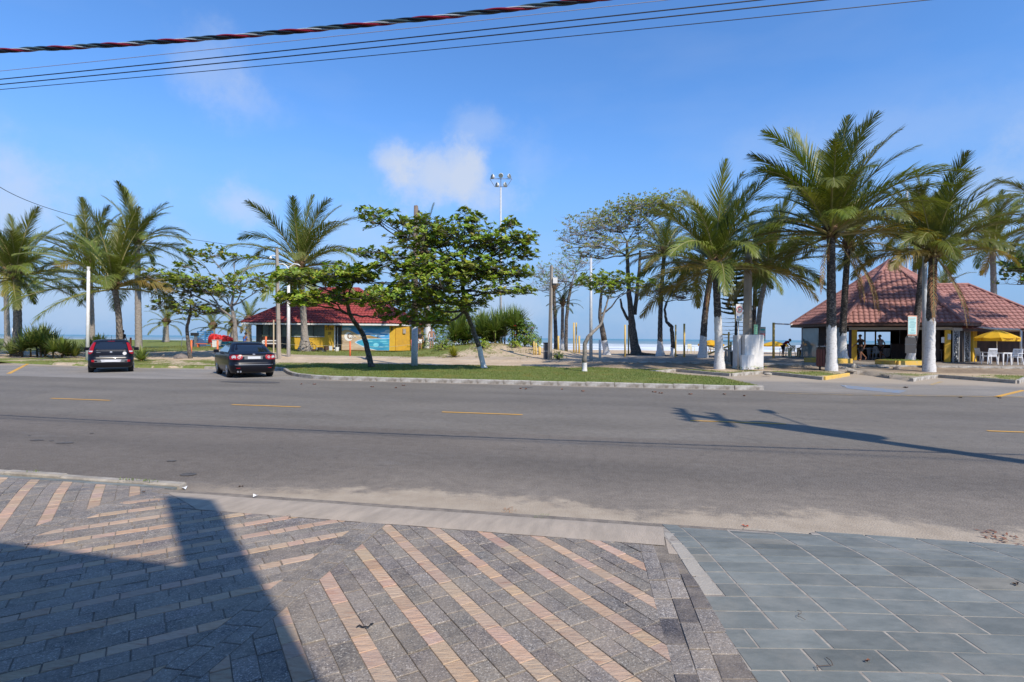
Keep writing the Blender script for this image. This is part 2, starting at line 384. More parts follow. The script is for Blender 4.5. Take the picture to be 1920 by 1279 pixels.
b = MB(); b.add([(q.x, q.y, .009) for q in p], [(3, 2, 1, 0)]); struct(b.build('road_marking', M_blue))
# dark oval asphalt repair behind the saloon car
b = MB(); c = G(469, 716.5); pts = []
for i in range(28):
    a = 2 * pi * i / 28; r = 1 + .12 * nz(cos(a), sin(a), 2, 4); q = W(1.22 * cos(a) * r, .42 * sin(a) * r); pts.append((c.x + q.x, c.y + q.y, .011))
b.add(pts, [tuple(range(28))]); struct(b.build('road_patch', M_patch))
for x, y, r in [(122, 831, .09), (70, 826, .07), (97, 827, .03), (354, 890, .08), (172, 813, .03), (988, 727, .16), (55, 817, .02), (322, 865, .05)]:
    b = MB(); c = G(x, y); pts = []
    for i in range(14):
        a = 2 * pi * i / 14; q = r * (1 + .35 * nz(cos(a), sin(a), 1.5, x)); pts.append((c.x + q * 1.3 * cos(a), c.y + q * .9 * sin(a), .007))
    b.add(pts, [tuple(range(14))]); struct(b.build('road_patch', M_patch))
# ---- verge between the street and the promenade: grass island, saw-tooth bays
fr = [(-190, 25.3), (-34.9, 25.3), (-34.6, 25.9), (-27.7, 24.5), (-24.7, 24.3), (-19.9, 24.9), (-18.4, 25.1), (-17.2, 25.0), (-16.3, 24.6), (-15.2, 23.2), (-14.2, 21.9), (-13.3, 21.05), (-12.3, 20.35), (-11.0, 19.92), (-9.0, 19.86),
      (4.3, 19.86), (4.85, 20.05), uvpx(1350, 712), uvpx(1279, 707), uvpx(1219, 700.5), (2.95, 29.9), (5.11, 26.93), (7.13, 29.56), (8.65, 25.75), (10.88, 29.1), (11.2, 30.6), (11.9, 30.6), (12.07, 25.87), (14.72, 29.18), (15.95, 25.9), (18.4, 29.2), (19.7, 25.9),
      (22.2, 29.2), (23.5, 25.9), (26, 29.2), (27.2, 25.9), (190, 25.9)]
poly = fr + [(190, 33.72), (-190, 33.72)]
def inside(p, poly):
    r = False; n = len(poly)
    for i in range(n):
        a, c = poly[i], poly[(i + 1) % n]
        if (a[1] > p[1]) != (c[1] > p[1]) and p[0] < (c[0] - a[0]) * (p[1] - a[1]) / (c[1] - a[1]) + a[0]: r = not r
    return r
def dens(pl, step, closed=True):
    out = []
    for i in range(len(pl) if closed else len(pl) - 1):
        a, c = Vector(pl[i]), Vector(pl[(i + 1) % len(pl)]); n = max(1, int(min(60, (c - a).length) / step))
        for k in range(n): out.append(tuple(a.lerp(c, k / n)))
    if not closed: out.append(tuple(pl[-1]))
    return out
def verge_w(u, v):           # weights: grass, bare earth darkness, cobbles
    n = nz(u, v, .45, 1) * .5 + nz(u, v, 1.7, 5) * .3 + nz(u, v, 5, 2) * .2
    isl = sm(-18.5, -16.5, u) * sm(6.5, 3.0, u)
    g = isl * sm(30.3, 28.9, v + .6 * nz(u, v, .5, 8)) * 1.25
    g = max(g, (1 - isl) * (sm(31.6, 28.5, v + 1.3 * nz(u, v, .35, 6)) * (.72 + 1.0 * n)))
    g = g + n * .55 - .05
    if isl > .5 and v < 29: g = max(g, .62 + n * .5)
    g -= .5 * exp(-((u + 4.4) ** 2 / 1.6 + (v - 21.6) ** 2 / .5))
    path = exp(-((u - 11.5 - .25 * (v - 26) * .3) / 1.35) ** 4)
    return min(1, max(0, g)), path
rb = dens(poly, .7)
pts = [Vector(p) for p in rb]; ne = len(pts)
for i in range(0, 230):
    for j in range(0, 34):
        u = -46 + i * .42 + random.uniform(-.1, .1); v = 19.95 + j * .41 + random.uniform(-.1, .1)
        if v < 33.5 and inside((u, v), poly): pts.append(Vector((u, v)))
res = delaunay_2d_cdt(pts, [(i, (i + 1) % ne) for i in range(ne)], [], 1, 1e-4)
b = MB(); b.v = [(p.x, p.y, 0. if (i < ne and p.y < 33 and (-34.7 < p.x < -17.5 or 10.85 < p.x < 12.1)) else th(p.x, p.y)) for i, p in enumerate(res[0])]
for f in res[2]:
    if area([b.v[i] for i in f]) > 0: b.f.append(tuple(f))
    else: b.f.append(tuple(reversed(f)))
b.m = [0] * len(b.f); b.c = [None] * len(b.f)
def ground_mat(name, sandy=True):
    m = bpy.data.materials.new(name); m.use_nodes = True; t = m.node_tree; bs = t.nodes['Principled BSDF']; lk = t.links
    bs.inputs['Roughness'].default_value = .95; bs.inputs['Specular IOR Level'].default_value = .15
    o = nd(t, 'ShaderNodeTexCoord').outputs['Object']
    def noi(sc, det=6, st=None):
        v = o
        if st: mp = nd(t, 'ShaderNodeMapping'); mp.inputs['Scale'].default_value = st; lk.new(o, mp.inputs[0]); v = mp.outputs[0]
        n = nd(t, 'ShaderNodeTexNoise', Scale=sc, Detail=det, Roughness=.65); lk.new(v, n.inputs['Vector']); return n.outputs[0]
    def rng(x, a, bb, c=0, d=1):
        r = nd(t, 'ShaderNodeMapRange'); lk.new(x, r.inputs[0]); r.inputs[1].default_value = a; r.inputs[2].default_value = bb; r.inputs[3].default_value = c; r.inputs[4].default_value = d; return r.outputs[0]
    def mix(f, a, bb):
        x = nd(t, 'ShaderNodeMixRGB')
        for i, q in ((0, f), (1, a), (2, bb)):
            if isinstance(q, (int, float)): x.inputs[i].default_value = q
            elif isinstance(q, tuple): x.inputs[i].default_value = c4(q)
            else: lk.new(q, x.inputs[i])
        return x.outputs[0]
    at = nd(t, 'ShaderNodeAttribute', attribute_name='weights'); sp = nd(t, 'ShaderNodeSeparateColor'); lk.new(at.outputs['Color'], sp.inputs[0])
    sand = mix(rng(noi(.8), .35, .65), (.44, .335, .225), (.56, .445, .32)); sand = mix(rng(noi(9, 5), .5, .72, 0, .55), sand, (.23, .175, .12))
    gr = mix(rng(noi(2.5, 8), .3, .7), (.095, .145, .026), (.185, .215, .055)); gr = mix(rng(noi(3.3, 7), .42, .62, 0, .6), gr, (.21, .19, .075))
    ad = nd(t, 'ShaderNodeMath', operation='ADD'); lk.new(sp.outputs[0], ad.inputs[0]); lk.new(rng(noi(5, 7), .25, .75, -.42, .42), ad.inputs[1])
    col = mix(rng(ad.outputs[0], .38, .62), sand, gr)
    dirt = mix(rng(noi(4, 7), .35, .65), (.17, .125, .085), (.30, .235, .17))
    col = mix(sp.outputs[2], col, dirt)
    # cobbled / paver surface
    br = nd(t, 'ShaderNodeTexBrick'); br.inputs['Scale'].default_value = 2.6; br.inputs['Mortar Size'].default_value = .035
    br.inputs['Color1'].default_value = (.30, .275, .245, 1); br.inputs['Color2'].default_value = (.235, .215, .195, 1); br.inputs['Mortar'].default_value = (.19, .16, .125, 1); lk.new(o, br.inputs['Vector'])
    pv = mix(rng(noi(1.3, 7), .4, .7, 0, .75), br.outputs[0], (.40, .33, .255))
    col = mix(sp.outputs[1], col, pv)
    lk.new(col, bs.inputs['Base Color'])
    bp = nd(t, 'ShaderNodeBump', Strength=.7, Distance=.04); lk.new(noi(11, 6), bp.inputs['Height']); lk.new(bp.outputs[0], bs.inputs['Normal'])
    return m
M_ground = ground_mat('sandy_ground')
def weights(me, fn):
    a = me.color_attributes.new('weights', 'FLOAT_COLOR', 'POINT'); buf = []
    for vt in me.vertices: buf.extend(fn(vt.co.x, vt.co.y)); buf.append(1)
    a.data.foreach_set('color', buf)
verge = b.build('verge', M_ground, rz=ROT, smooth=True); struct(verge)
def wv_(u, v):
    g, c = verge_w(u, v)
    isl = sm(-19, -16, u) * sm(6.5, 3.0, u)
    d = sm(-6, -1, u) * sm(29.5, 30.6, v) * .85 + .35 * sm(29.5, 31, v) * sm(.1, .5, nz(u, v, .3, 5)) * (1 - isl)
    return (g, c, min(1, d) * (1 - c))
weights(verge.data, wv_)
# ---- promenade, dunes and beach (one sheet down to the water)
vs = [33.72, 33.76] + [34 + .45 * i for i in range(1, 60)] + [61 + 2.2 * i for i in range(1, 32)] + [132, 140, 160]
us = [-400, -260, -180, -130] + [-100 + 3 * i for i in range(0, 14)] + [-58 + .6 * i for i in range(0, 180)] + [50 + 4 * i for i in range(12)] + [100, 130, 180, 260, 400]
us = sorted(set(us))
b = MB(); nu = len(us)
for v in vs:
    for u in us: b.v.append((u, v, th(u, v)))
for j in range(len(vs) - 1):
    for i in range(nu - 1): b.f.append((j * nu + i, j * nu + i + 1, (j + 1) * nu + i + 1, (j + 1) * nu + i)); b.m.append(0); b.c.append(None)
beach = struct(b.build('beach', M_ground, rz=ROT, smooth=True))
def wb_(u, v):
    n = nz(u, v, .3, 2) * .6 + nz(u, v, 1.1, 7) * .4
    g = .42 * sm(-16, -12, u) * sm(-3, -5, u) * sm(34.6, 36, v) * sm(46, 42, v) * (.8 + 1.2 * n)
    g += sm(-10, -14, u) * sm(34.5, 37, v) * sm(100, 75, v) * (.84 + .6 * n) + sm(-24, -30, u) * sm(46, 54, v) * sm(90, 75, v) * .3
    for cu, cv, r in ((-18, 42.5, 3.5), (-12, 43, 3)): g += .25 * exp(-((u - cu) ** 2 + (v - cv) ** 2) / r / r)
    g *= 1 - .75 * exp(-((u + 28) ** 2 / 36 + (v - 36.2) ** 2 / 3))
    pav = sm(-2.2, -.4, u + .8 * nz(u, v, .8, 3)) * sm(47 + 3 * sm(15, 25, u), 45, v)
    pav = max(pav, sm(33.5, 33.8, v) * sm(36, 35.4, v) * .35)
    dk = sm(95, 118, v) * .35
    return (min(1, max(0, g * (1 - pav))), pav, dk)
weights(beach.data, wb_)
# ---- sea
def sea_mat():
    m = bpy.data.materials.new('sea_water'); m.use_nodes = True; t = m.node_tree; bs = t.nodes['Principled BSDF']; lk = t.links
    o = nd(t, 'ShaderNodeTexCoord').outputs['Object']
    xyz = nd(t, 'ShaderNodeSeparateXYZ'); lk.new(o, xyz.inputs[0])
    def noi(sc, det, st):
        mp = nd(t, 'ShaderNodeMapping'); mp.inputs['Scale'].default_value = st; lk.new(o, mp.inputs[0])
        n = nd(t, 'ShaderNodeTexNoise', Scale=sc, Detail=det, Roughness=.6); lk.new(mp.outputs[0], n.inputs['Vector']); return n.outputs[0]
    def rng(x, a, bb, c=0, d=1):
        r = nd(t, 'ShaderNodeMapRange'); lk.new(x, r.inputs[0]); r.inputs[1].default_value = a; r.inputs[2].default_value = bb; r.inputs[3].default_value = c; r.inputs[4].default_value = d; return r.outputs[0]
    def mix(f, a, bb):
        x = nd(t, 'ShaderNodeMixRGB')
        for i, q in ((0, f), (1, a), (2, bb)):
            if isinstance(q, (int, float)): x.inputs[i].default_value = q
            elif isinstance(q, tuple): x.inputs[i].default_value = c4(q)
            else: lk.new(q, x.inputs[i])
        return x.outputs[0]
    v = xyz.outputs[1]
    col = mix(rng(v, 250, 1400), (.20, .25, .24), (.06, .19, .24))
    col = mix(rng(v, 125, 330), (.30, .30, .27), col)
    f1 = noi(.05, 7, (.28, 1, 1)); den = rng(v, 165, 420, 1, 0)
    ad = nd(t, 'ShaderNodeMath', operation='MULTIPLY_ADD'); lk.new(den, ad.inputs[0]); ad.inputs[1].default_value = .22; lk.new(f1, ad.inputs[2])
    foam = rng(ad.outputs[0], .60, .70)
    col = mix(foam, col, (.66, .69, .70)); lk.new(col, bs.inputs['Base Color'])
    lk.new(rng(foam, 0, 1, .35, .9), bs.inputs['Roughness'])
    bs.inputs['Specular IOR Level'].default_value = .35
    bp = nd(t, 'ShaderNodeBump', Strength=.6, Distance=.4); lk.new(noi(.25, 5, (.4, 1, 1)), bp.inputs['Height']); lk.new(bp.outputs[0], bs.inputs['Normal'])
    return m
b = MB()
for a0, a1 in ((110, 600), (600, 3000), (3000, 50000)):
    for x0, x1 in ((-40000, -2000), (-2000, 2000), (2000, 40000)): b.add([(x0, a0, -1.2), (x1, a0, -1.2), (x1, a1, -1.2), (x0, a1, -1.2)], [(0, 1, 2, 3)])
struct(b.build('sea', sea_mat(), rz=ROT))
# breaking waves: low foamy ridges
M_foam = mat('wave_foam', (.66, .69, .70), .9, (.34, .37, .36), .5, lo=.45, hi=.75, stretch=(.3, 1, 3))
for k, (v0, h, wd) in enumerate([(150, .32, 2.0), (172, .42, 3), (205, .55, 4), (245, .62, 4), (300, .55, 4)]):
    b = MB(); n = 150; rows = 5; uu = [-260 + 5.2 * i for i in range(n + 1)]
    for r in range(rows):
        for u in uu:
            a = max(0, .55 + .9 * nz(u, k * 17, .022, k)); zz = (0, .55, 1, .5, 0)[r] * h * a * (.8 + .4 * nz(u, r, .3, k))
            b.v.append((u, v0 + (r - 2) * wd * .5 + 4 * nz(u, 0, .02, k + 3), -1.21 + zz))
    for r in range(rows - 1):
        for i in range(n): b.f.append((r * (n + 1) + i, r * (n + 1) + i + 1, (r + 1) * (n + 1) + i + 1, (r + 1) * (n + 1) + i)); b.m.append(0); b.c.append(None)
    struct(b.build('sea_wave', M_foam, rz=ROT, smooth=True))
# ---- kerbs, stone by stone
curb_roots = []
def kerb(pl, paint, hgt=.15, wd=.14, ln=1.0, label=None, zf=None, root=None, base=0.):
    """pl: points in street coordinates; stones laid along them"""
    root = bpy.data.objects.new('kerb', None); COL.objects.link(root); root['kind'] = 'structure'
    pl = [Vector(p) for p in pl]
    cum = [0]
    for i in range(len(pl) - 1): cum.append(cum[-1] + (pl[i + 1] - pl[i]).length)
    def at(s):
        for i in range(len(pl) - 1):
            if s <= cum[i + 1] or i == len(pl) - 2: return pl[i].lerp(pl[i + 1], (s - cum[i]) / max(1e-6, cum[i + 1] - cum[i]))
    n = max(1, round(cum[-1] / ln)); st = cum[-1] / n
    for k in range(n):
        a = at(k * st + .006); c = at((k + 1) * st - .006); d = (c - a); 
        if d.length < .05: continue
        mid = (a + c) / 2; ang = atan2(d.y, d.x); z1 = hgt + random.uniform(-.008, .008); lx = d.length; x = lx / 2; y = wd / 2; bz = .018
        bb = MB()
        lo = [(-x, -y, -.1), (x, -y, -.1), (x, y, -.1), (-x, y, -.1)]; m1 = [(-x, -y, z1 - bz), (x, -y, z1 - bz), (x, y, z1 - bz), (-x, y, z1 - bz)]
        tp = [(-x + .006, -y + bz, z1), (x - .006, -y + bz, z1), (x - .006, y - bz, z1), (-x + .006, y - bz, z1)]
        bb.add(lo + m1 + tp, [(0, 1, 5, 4), (1, 2, 6, 5), (2, 3, 7, 6), (3, 0, 4, 7), (4, 5, 9, 8), (5, 6, 10, 9), (6, 7, 11, 10), (7, 4, 8, 11), (8, 9, 10, 11)])
        q = W(mid.x, mid.y, base + (zf(mid.x, mid.y) if zf else 0))
        o = bb.build('kerb_stone', paint if not callable(paint) else paint(mid), root, loc=q, rz=ROT + ang + random.uniform(-.008, .008))
        o.rotation_euler.x = random.uniform(-.02, .02)
    return root
i0 = fr.index((-18.4, 25.1)); i1 = fr.index((4.85, 20.05))
kerb(fr[i0 + 1:i1 + 1], lambda m: M_curbg if m.x < -12.0 and random.random() < .8 else M_curbw, .15, .15)
kerb([(-60, 25.25), (-34.9, 25.25)], M_curbw, .15)
kerb([(-27.5, 24.45), (-24.7, 24.25)], M_curbg, .06, ln=1.2)
kerb([(-20.9, 24.75), (-19.9, 24.85), (-17.9, 25.15)], lambda m: M_curbw if m.x > -20 else M_curbg, .12, ln=.9)
kerb([uvpx(1219, 700.5), (2.95, 29.95)], M_curbw, .15)
kerb([(2.95, 29.95), (5.11, 26.93)], M_curbg, .15); kerb([(5.11, 26.93), (7.13, 29.56)], M_curbw, .15)
kerb([(7.13, 29.56), (8.65, 25.7)], M_curbg, .15); kerb([(8.65, 25.7), (10.88, 29.1)], M_curby, .15)
kerb([(12.07, 25.85), (14.72, 29.18)], M_curbw, .15); kerb([(14.72, 29.18), (15.95, 25.9)], M_curbg, .15)
kerb([(15.95, 25.9), (18.4, 29.2), (19.7, 25.9), (22.2, 29.2), (23.5, 25.9)], M_curbw, .15)
kerb([(-1.0, 33.74), (1.1, 33.74)], M_curbg, .12, base=.23); kerb([(1.1, 33.74), (10.2, 33.74)], M_curbw, .15, base=.23)
kerb([(13.0, 33.74), (40, 33.74)], M_curbw, .15, base=.23)
kerb([(-60, 33.74), (-30, 33.74)], M_curbw, .13, base=.23)
kerb([(-3.5, 31.2), (3.5, 31.2)], M_curbw, .04, base=.13)
# ---- near footway: mosaic of riven stone, slate drive, concrete apron
def zn(x, y):
    v = UV(Vector((x, y, 0)))[1]; return .08 - .058 * sm(4.5, 5.35, v)
def stone_mat(name, a, bcol, fl, streak=False):
    m = bpy.data.materials.new(name); m.use_nodes = True; t = m.node_tree; bs = t.nodes['Principled BSDF']; lk = t.links
    bs.inputs['Roughness'].default_value = .62 if not streak else .75; bs.inputs['Specular IOR Level'].default_value = .4
    o = nd(t, 'ShaderNodeNewGeometry').outputs['Position']
    def noi(sc, det=6, v=o, r=.62): n = nd(t, 'ShaderNodeTexNoise', Scale=sc, Detail=det, Roughness=r); lk.new(v, n.inputs['Vector']); return n.outputs[0]
    def rng(x, p, q, c=0, d=1):
        r = nd(t, 'ShaderNodeMapRange'); lk.new(x, r.inputs[0]); r.inputs[1].default_value = p; r.inputs[2].default_value = q; r.inputs[3].default_value = c; r.inputs[4].default_value = d; return r.outputs[0]
    def mix(f, p, q, md='MIX'):
        x = nd(t, 'ShaderNodeMixRGB', blend_type=md)
        for i, k in ((0, f), (1, p), (2, q)):
            if isinstance(k, (int, float)): x.inputs[i].default_value = k
            elif isinstance(k, tuple): x.inputs[i].default_value = c4(k)
            else: lk.new(k, x.inputs[i])
        return x.outputs[0]
    if streak:
        mp = nd(t, 'ShaderNodeMapping'); mp.inputs['Rotation'].default_value = (0, 0, rad(-8)); mp.inputs['Scale'].default_value = (1.6, 6, 1); lk.new(o, mp.inputs[0]); sv = mp.outputs[0]
        col = mix(rng(noi(7, 7, sv), .3, .7), a, bcol); col = mix(rng(noi(4.5, 5, sv), .58, .72, 0, .7), col, fl)
        h = noi(9, 9, sv)
    else:
        col = mix(rng(noi(12, 5), .3, .7), a, bcol); bl = noi(26, 6, o, .7); col = mix(rng(bl, .42, .64, 0, .55), col, (.075, .075, .082)); sp = noi(95, 5, o, .78); col = mix(rng(sp, .54, .62, 0, .85), col, fl); col = mix(rng(noi(85, 3), .57, .64, 0, .75), col, (.03, .03, .033))
        h = noi(30, 10, o, .7)
    at = nd(t, 'ShaderNodeAttribute', attribute_name='tint'); col = mix(1., col, at.outputs['Color'], 'MULTIPLY')
    # wind-blown sand lying on the paving nearest the street
    dust = rng(noi(1.9, 9, o, .75), .40, .70, 0, .62); col = mix(dust, col, (.40, .33, .25))
    lk.new(col, bs.inputs['Base Color'])
    bp = nd(t, 'ShaderNodeBump', Strength=.75 if not streak else .9, Distance=.012 if not streak else .016); lk.new(h, bp.inputs['Height']); lk.new(bp.outputs[0], bs.inputs['Normal'])
    return m
M_gran = stone_mat('grey_riven_stone', (.140, .122, .106), (.235, .210, .182), (.56, .53, .48))
M_pink = stone_mat('pink_riven_stone', (.43, .29, .21), (.52, .385, .30), (.34, .15, .10), True)
def slate_mat():
    m = bpy.data.materials.new('blue_slate'); m.use_nodes = True; t = m.node_tree; bs = t.nodes['Principled BSDF']; lk = t.links
    bs.inputs['Specular IOR Level'].default_value = .25
    o = nd(t, 'ShaderNodeNewGeometry').outputs['Position']
    mp = nd(t, 'ShaderNodeMapping'); mp.inputs['Scale'].default_value = (1, 2.2, 1); mp.inputs['Rotation'].default_value = (0, 0, .5); lk.new(o, mp.inputs[0])
    n = nd(t, 'ShaderNodeTexNoise', Scale=4, Detail=8, Roughness=.65); lk.new(mp.outputs[0], n.inputs['Vector'])
    r = nd(t, 'ShaderNodeMapRange'); lk.new(n.outputs[0], r.inputs[0]); r.inputs[1].default_value = .3; r.inputs[2].default_value = .72
    x = nd(t, 'ShaderNodeMixRGB'); lk.new(r.outputs[0], x.inputs[0]); x.inputs[1].default_value = (.125, .138, .130, 1); x.inputs[2].default_value = (.20, .212, .198, 1)
    at = nd(t, 'ShaderNodeAttribute', attribute_name='tint'); y = nd(t, 'ShaderNodeMixRGB', blend_type='MULTIPLY'); y.inputs[0].default_value = 1; lk.new(x.outputs[0], y.inputs[1]); lk.new(at.outputs['Color'], y.inputs[2])
    n3 = nd(t, 'ShaderNodeTexNoise', Scale=2.2, Detail=8, Roughness=.7); lk.new(o, n3.inputs['Vector']); r3 = nd(t, 'ShaderNodeMapRange'); lk.new(n3.outputs[0], r3.inputs[0]); r3.inputs[1].default_value = .5; r3.inputs[2].default_value = .78; r3.inputs[4].default_value = .4
    z = nd(t, 'ShaderNodeMixRGB'); lk.new(r3.outputs[0], z.inputs[0]); lk.new(y.outputs[0], z.inputs[1]); z.inputs[2].default_value = (.34, .31, .26, 1)
    lk.new(z.outputs[0], bs.inputs['Base Color'])
    r2 = nd(t, 'ShaderNodeMapRange'); lk.new(n.outputs[0], r2.inputs[0]); r2.inputs[3].default_value = .6; r2.inputs[4].default_value = .85; lk.new(r2.outputs[0], bs.inputs['Roughness'])
    n2 = nd(t, 'ShaderNodeTexNoise', Scale=22, Detail=7); lk.new(mp.outputs[0], n2.inputs['Vector'])
    bp = nd(t, 'ShaderNodeBump', Strength=.35, Distance=.004); lk.new(n2.outputs[0], bp.inputs['Height']); lk.new(bp.outputs[0], bs.inputs['Normal'])
    return m
M_slate = slate_mat()
def laid(name, kind):
    o = bpy.data.objects.new(name, None); COL.objects.link(o); o['kind'] = 'structure'; return o
footway = laid('footway', 'structure'); drive = laid('driveway', 'structure')
footway['label'] = 'pink and grey riven stone mosaic pavement'; drive['label'] = 'blue grey slate driveway'
stones = []     # (distance, polygon, material, tint, height offset)
def stone(poly, m, tint, gap=.0024, dz=None, group='foot', hh=.03):
    if len(poly) < 3 or area(poly) < .0006: return
    cx = sum(p[0] for p in poly) / len(poly); cy = sum(p[1] for p in poly) / len(poly)
    r = max(.02, sqrt(abs(area(poly)))); k = 1 - 2 * gap / r
    dz = random.gauss(0, .0016) if dz is None else dz
    stones.append((cx * cx + cy * cy, [((p[0] - cx) * k, (p[1] - cy) * k) for p in poly], (cx, cy), m, tint, dz, group, hh))
def rows(region, d, offs, lens):
    """rows of stones running along d; offs = [(n0, n1, material)]"""
    d = Vector(d).normalized(); n = Vector((-d.y, d.x)) if Vector((-d.y, d.x)).dot(Vector((1, 1))) > 0 else Vector((d.y, -d.x))
    s = [Vector(p).dot(d) for p in region]; s0, s1 = min(s), max(s); nn = [Vector(p).dot(n) for p in region]; n0_, n1_ = min(nn), max(nn)
    for a, c, m in offs:
        if c < n0_ or a > n1_: continue
        t = s0 - random.uniform(0, .3)
        while t < s1:
            l = random.uniform(*lens[m]); q = [d * t + n * a, d * (t + l) + n * a, d * (t + l) + n * c, d * t + n * c]; q = [tuple(x) for x in q]
            if area(q) < 0: q.reverse()
            q = clip_to(q, region)
            if len(q) > 2:
                if m == 'p': v = random.uniform(.85, 1.12); tint = (v * random.uniform(.97, 1.05), v * random.uniform(.93, 1.02), v * random.uniform(.82, .98))
                else: v = random.choice((.86, .95, 1, 1.05, 1.14)) * random.uniform(.93, 1.07); tint = (v * random.uniform(.99, 1.05), v * .985, v * random.uniform(.92, .99))
                stone(q, m, tint)
            t += l
def ccw(p): return p if area(p) > 0 else p[::-1]
p10 = Vector((cos(rad(10)), -sin(rad(10)))); d10 = Vector((sin(rad(10)), cos(rad(10))))
def band(c0, c1, vtop, vbot=-1.0):
    """strip between two lines parallel to d10, cut by street line v=vtop"""
    q = []
    for c, v in ((c0, vbot), (c1, vbot), (c1, vtop), (c0, vtop)):
        # point with P.p10=c and P.VA=v
        A = Matrix(((p10.x, p10.y), (VA.x, VA.y))); r = A.inverted() @ Vector((c, v)); q.append((r.x, r.y))
    return ccw(q)
LN = {'p': (.10, .24), 'g': (.16, .30)}
VT = 4.46
L0 = [(1.03, 4.46), (.882, 3.277), (.787, 2.588), (.70, 1.8), (.62, 1.0)]
# right-hand panel
P = .3335; offs = []
for k in range(-8, 9):
    a = .435 + P * k; offs += [(a, a + .096, 'p'), (a + .096, a + .214, 'g'), (a + .214, a + P, 'g')]
reg = band(-1.888, .6, VT, .6)
reg = clip(reg, 1, -.128, 1.018 - .128 * 4.341 + .0)   # left of the border line
rows(reg, (.5105, -.8599), offs, LN)
# middle panel
offs = []; T = [3.52 - .345 * k for k in range(1, 12)] + [3.52, 3.88, 4.22, 4.57, 4.92, 5.24, 5.56, 5.88, 6.2, 6.52, 6.84]
T.sort()
for i in range(len(T) - 1):
    a, c = T[i], T[i + 1]; mid = a + (c - .093 - a) / 2; offs += [(a - .093, a, 'p'), (a, mid, 'g'), (mid, c - .093, 'g')]
def rows2(region, d, offs):
    d = Vector(d).normalized(); n = Vector((-d.y, d.x)); region_s = region
    s = [Vector(p).dot(d) for p in region]; s0, s1 = min(s), max(s)
    for a, c, m in offs:
        t = s0 - random.uniform(0, .3)
        while t < s1:
            l = random.uniform(*LN[m]); q = [tuple(x) for x in (d * t + n * a, d * (t + l) + n * a, d * (t + l) + n * c, d * t + n * c)]
            q = clip_to(ccw(q), region)
            if len(q) > 2:
                if m == 'p': v = random.uniform(.85, 1.12); tint = (v * random.uniform(.97, 1.05), v * random.uniform(.93, 1.02), v * random.uniform(.82, .98))
                else: v = random.choice((.86, .95, 1, 1.05, 1.14)) * random.uniform(.93, 1.07); tint = (v * random.uniform(.99, 1.05), v * .985, v * random.uniform(.92, .99))
                stone(q, m, tint)
            t += l
mid_reg = band(-4.53, -2.125, VT, .6)
rows2(mid_reg, (.834, .552), offs)
# part of the middle panel and the left panel that runs on to the kerb (left of the apron)
lp = band(-7.3, -4.76, 5.16, .6); offs = []
for k in range(-9, 14):
    a = -.737 + .318 * k; offs += [(a, a + .095, 'p'), (a + .095, a + .205, 'g'), (a + .205, a + .318, 'g')]
rows(lp, (-.559, .829), offs, LN)
for c0, vt in ((-2.125, VT), (-4.76, 5.0)):
    for c in (c0, c0 + .117):
        rg = band(c, c + .117, vt, .6); s = .6
        while s < 6.6:
            l = random.uniform(.16, .3); q = [tuple(p10 * c + d10 * s), tuple(p10 * (c + .117) + d10 * s), tuple(p10 * (c + .117) + d10 * (s + l)), tuple(p10 * c + d10 * (s + l))]
            v = random.uniform(.8, 1.2); stone(clip_to(ccw(q), rg), 'g', (v, v * .98, v * .96)); s += l
# wedge of mosaic between the left strip and the apron
offs = []
for i in range(len(T) - 1):
    a, c = T[i], T[i + 1]; mid = a + (c - .093 - a) / 2; offs += [(a - .093, a, 'p'), (a, mid, 'g'), (mid, c - .093, 'g')]
wedge = ccw([tuple(W(-4.72, 5.02).to_2d()), tuple(W(-4.72, 4.462).to_2d()), tuple(W(-3.85, 4.462).to_2d())])
rows2(wedge, (.834, .552), offs)
# slate-coloured strip along the kerb
s = -9.4
while s < -4.9:
    l = random.uniform(.3, .45); q = [tuple(W(a, c).to_2d()) for a, c in ((s, 5.165), (s + l, 5.165), (s + l, 5.26), (s, 5.26))]; v = random.uniform(.9, 1.25)
    stone(ccw(q), 's', (v, v * 1.02, v * 1.05)); s += l
# border of three columns beside the drive
bl = [((1.018, 4.341), (.787, 2.588)), ((1.12, 4.227), (.901, 2.59)), ((1.215, 4.065), (1.012, 2.601)), ((1.265, 3.9), (1.175, 2.593))]
def xl(k, y): (a, c) = bl[k]; return a[0] + (c[0] - a[0]) * (y - a[1]) / (c[1] - a[1])
for k in range(3):
    y = (4.40, 3.98, 3.98)[k]
    while y > 1.2:
        l = random.uniform(.16, .30); dk = random.random() < (.15, .45, .5)[k]; v = (random.uniform(.42, .6) if dk else random.uniform(.9, 1.35))
        q = [(xl(k, y), y), (xl(k + 1, y), y), (xl(k + 1, y - l), y - l), (xl(k, y - l), y - l)]
        if k == 2 and y > 3.5: q = [(xl(k, y), y), (min(xl(k + 1, y), 1.25), y), (min(xl(k + 1, y - l), 1.25), y - l), (xl(k, y - l), y - l)]
        stone(ccw(q), 'g', (v * 1.0, v * .98, v * (.98 if not dk else 1.08)), dz=random.gauss(0, .003)); y -= l
# pale cement fillet beside the slate
for y0, y1 in ((4.64, 4.35), (4.34, 4.05), (4.04, 3.76), (3.75, 3.48)):
    stone(ccw([(1.225 + (y0 - 3.5) * .06, y0), (1.352 + (y0 - 3.5) * .03, y0), (1.352 + (y1 - 3.5) * .03, y1), (1.225 + (y1 - 3.5) * .06, y1)]), 'c', (1.1, 1.05, 1), dz=0, group='slate')
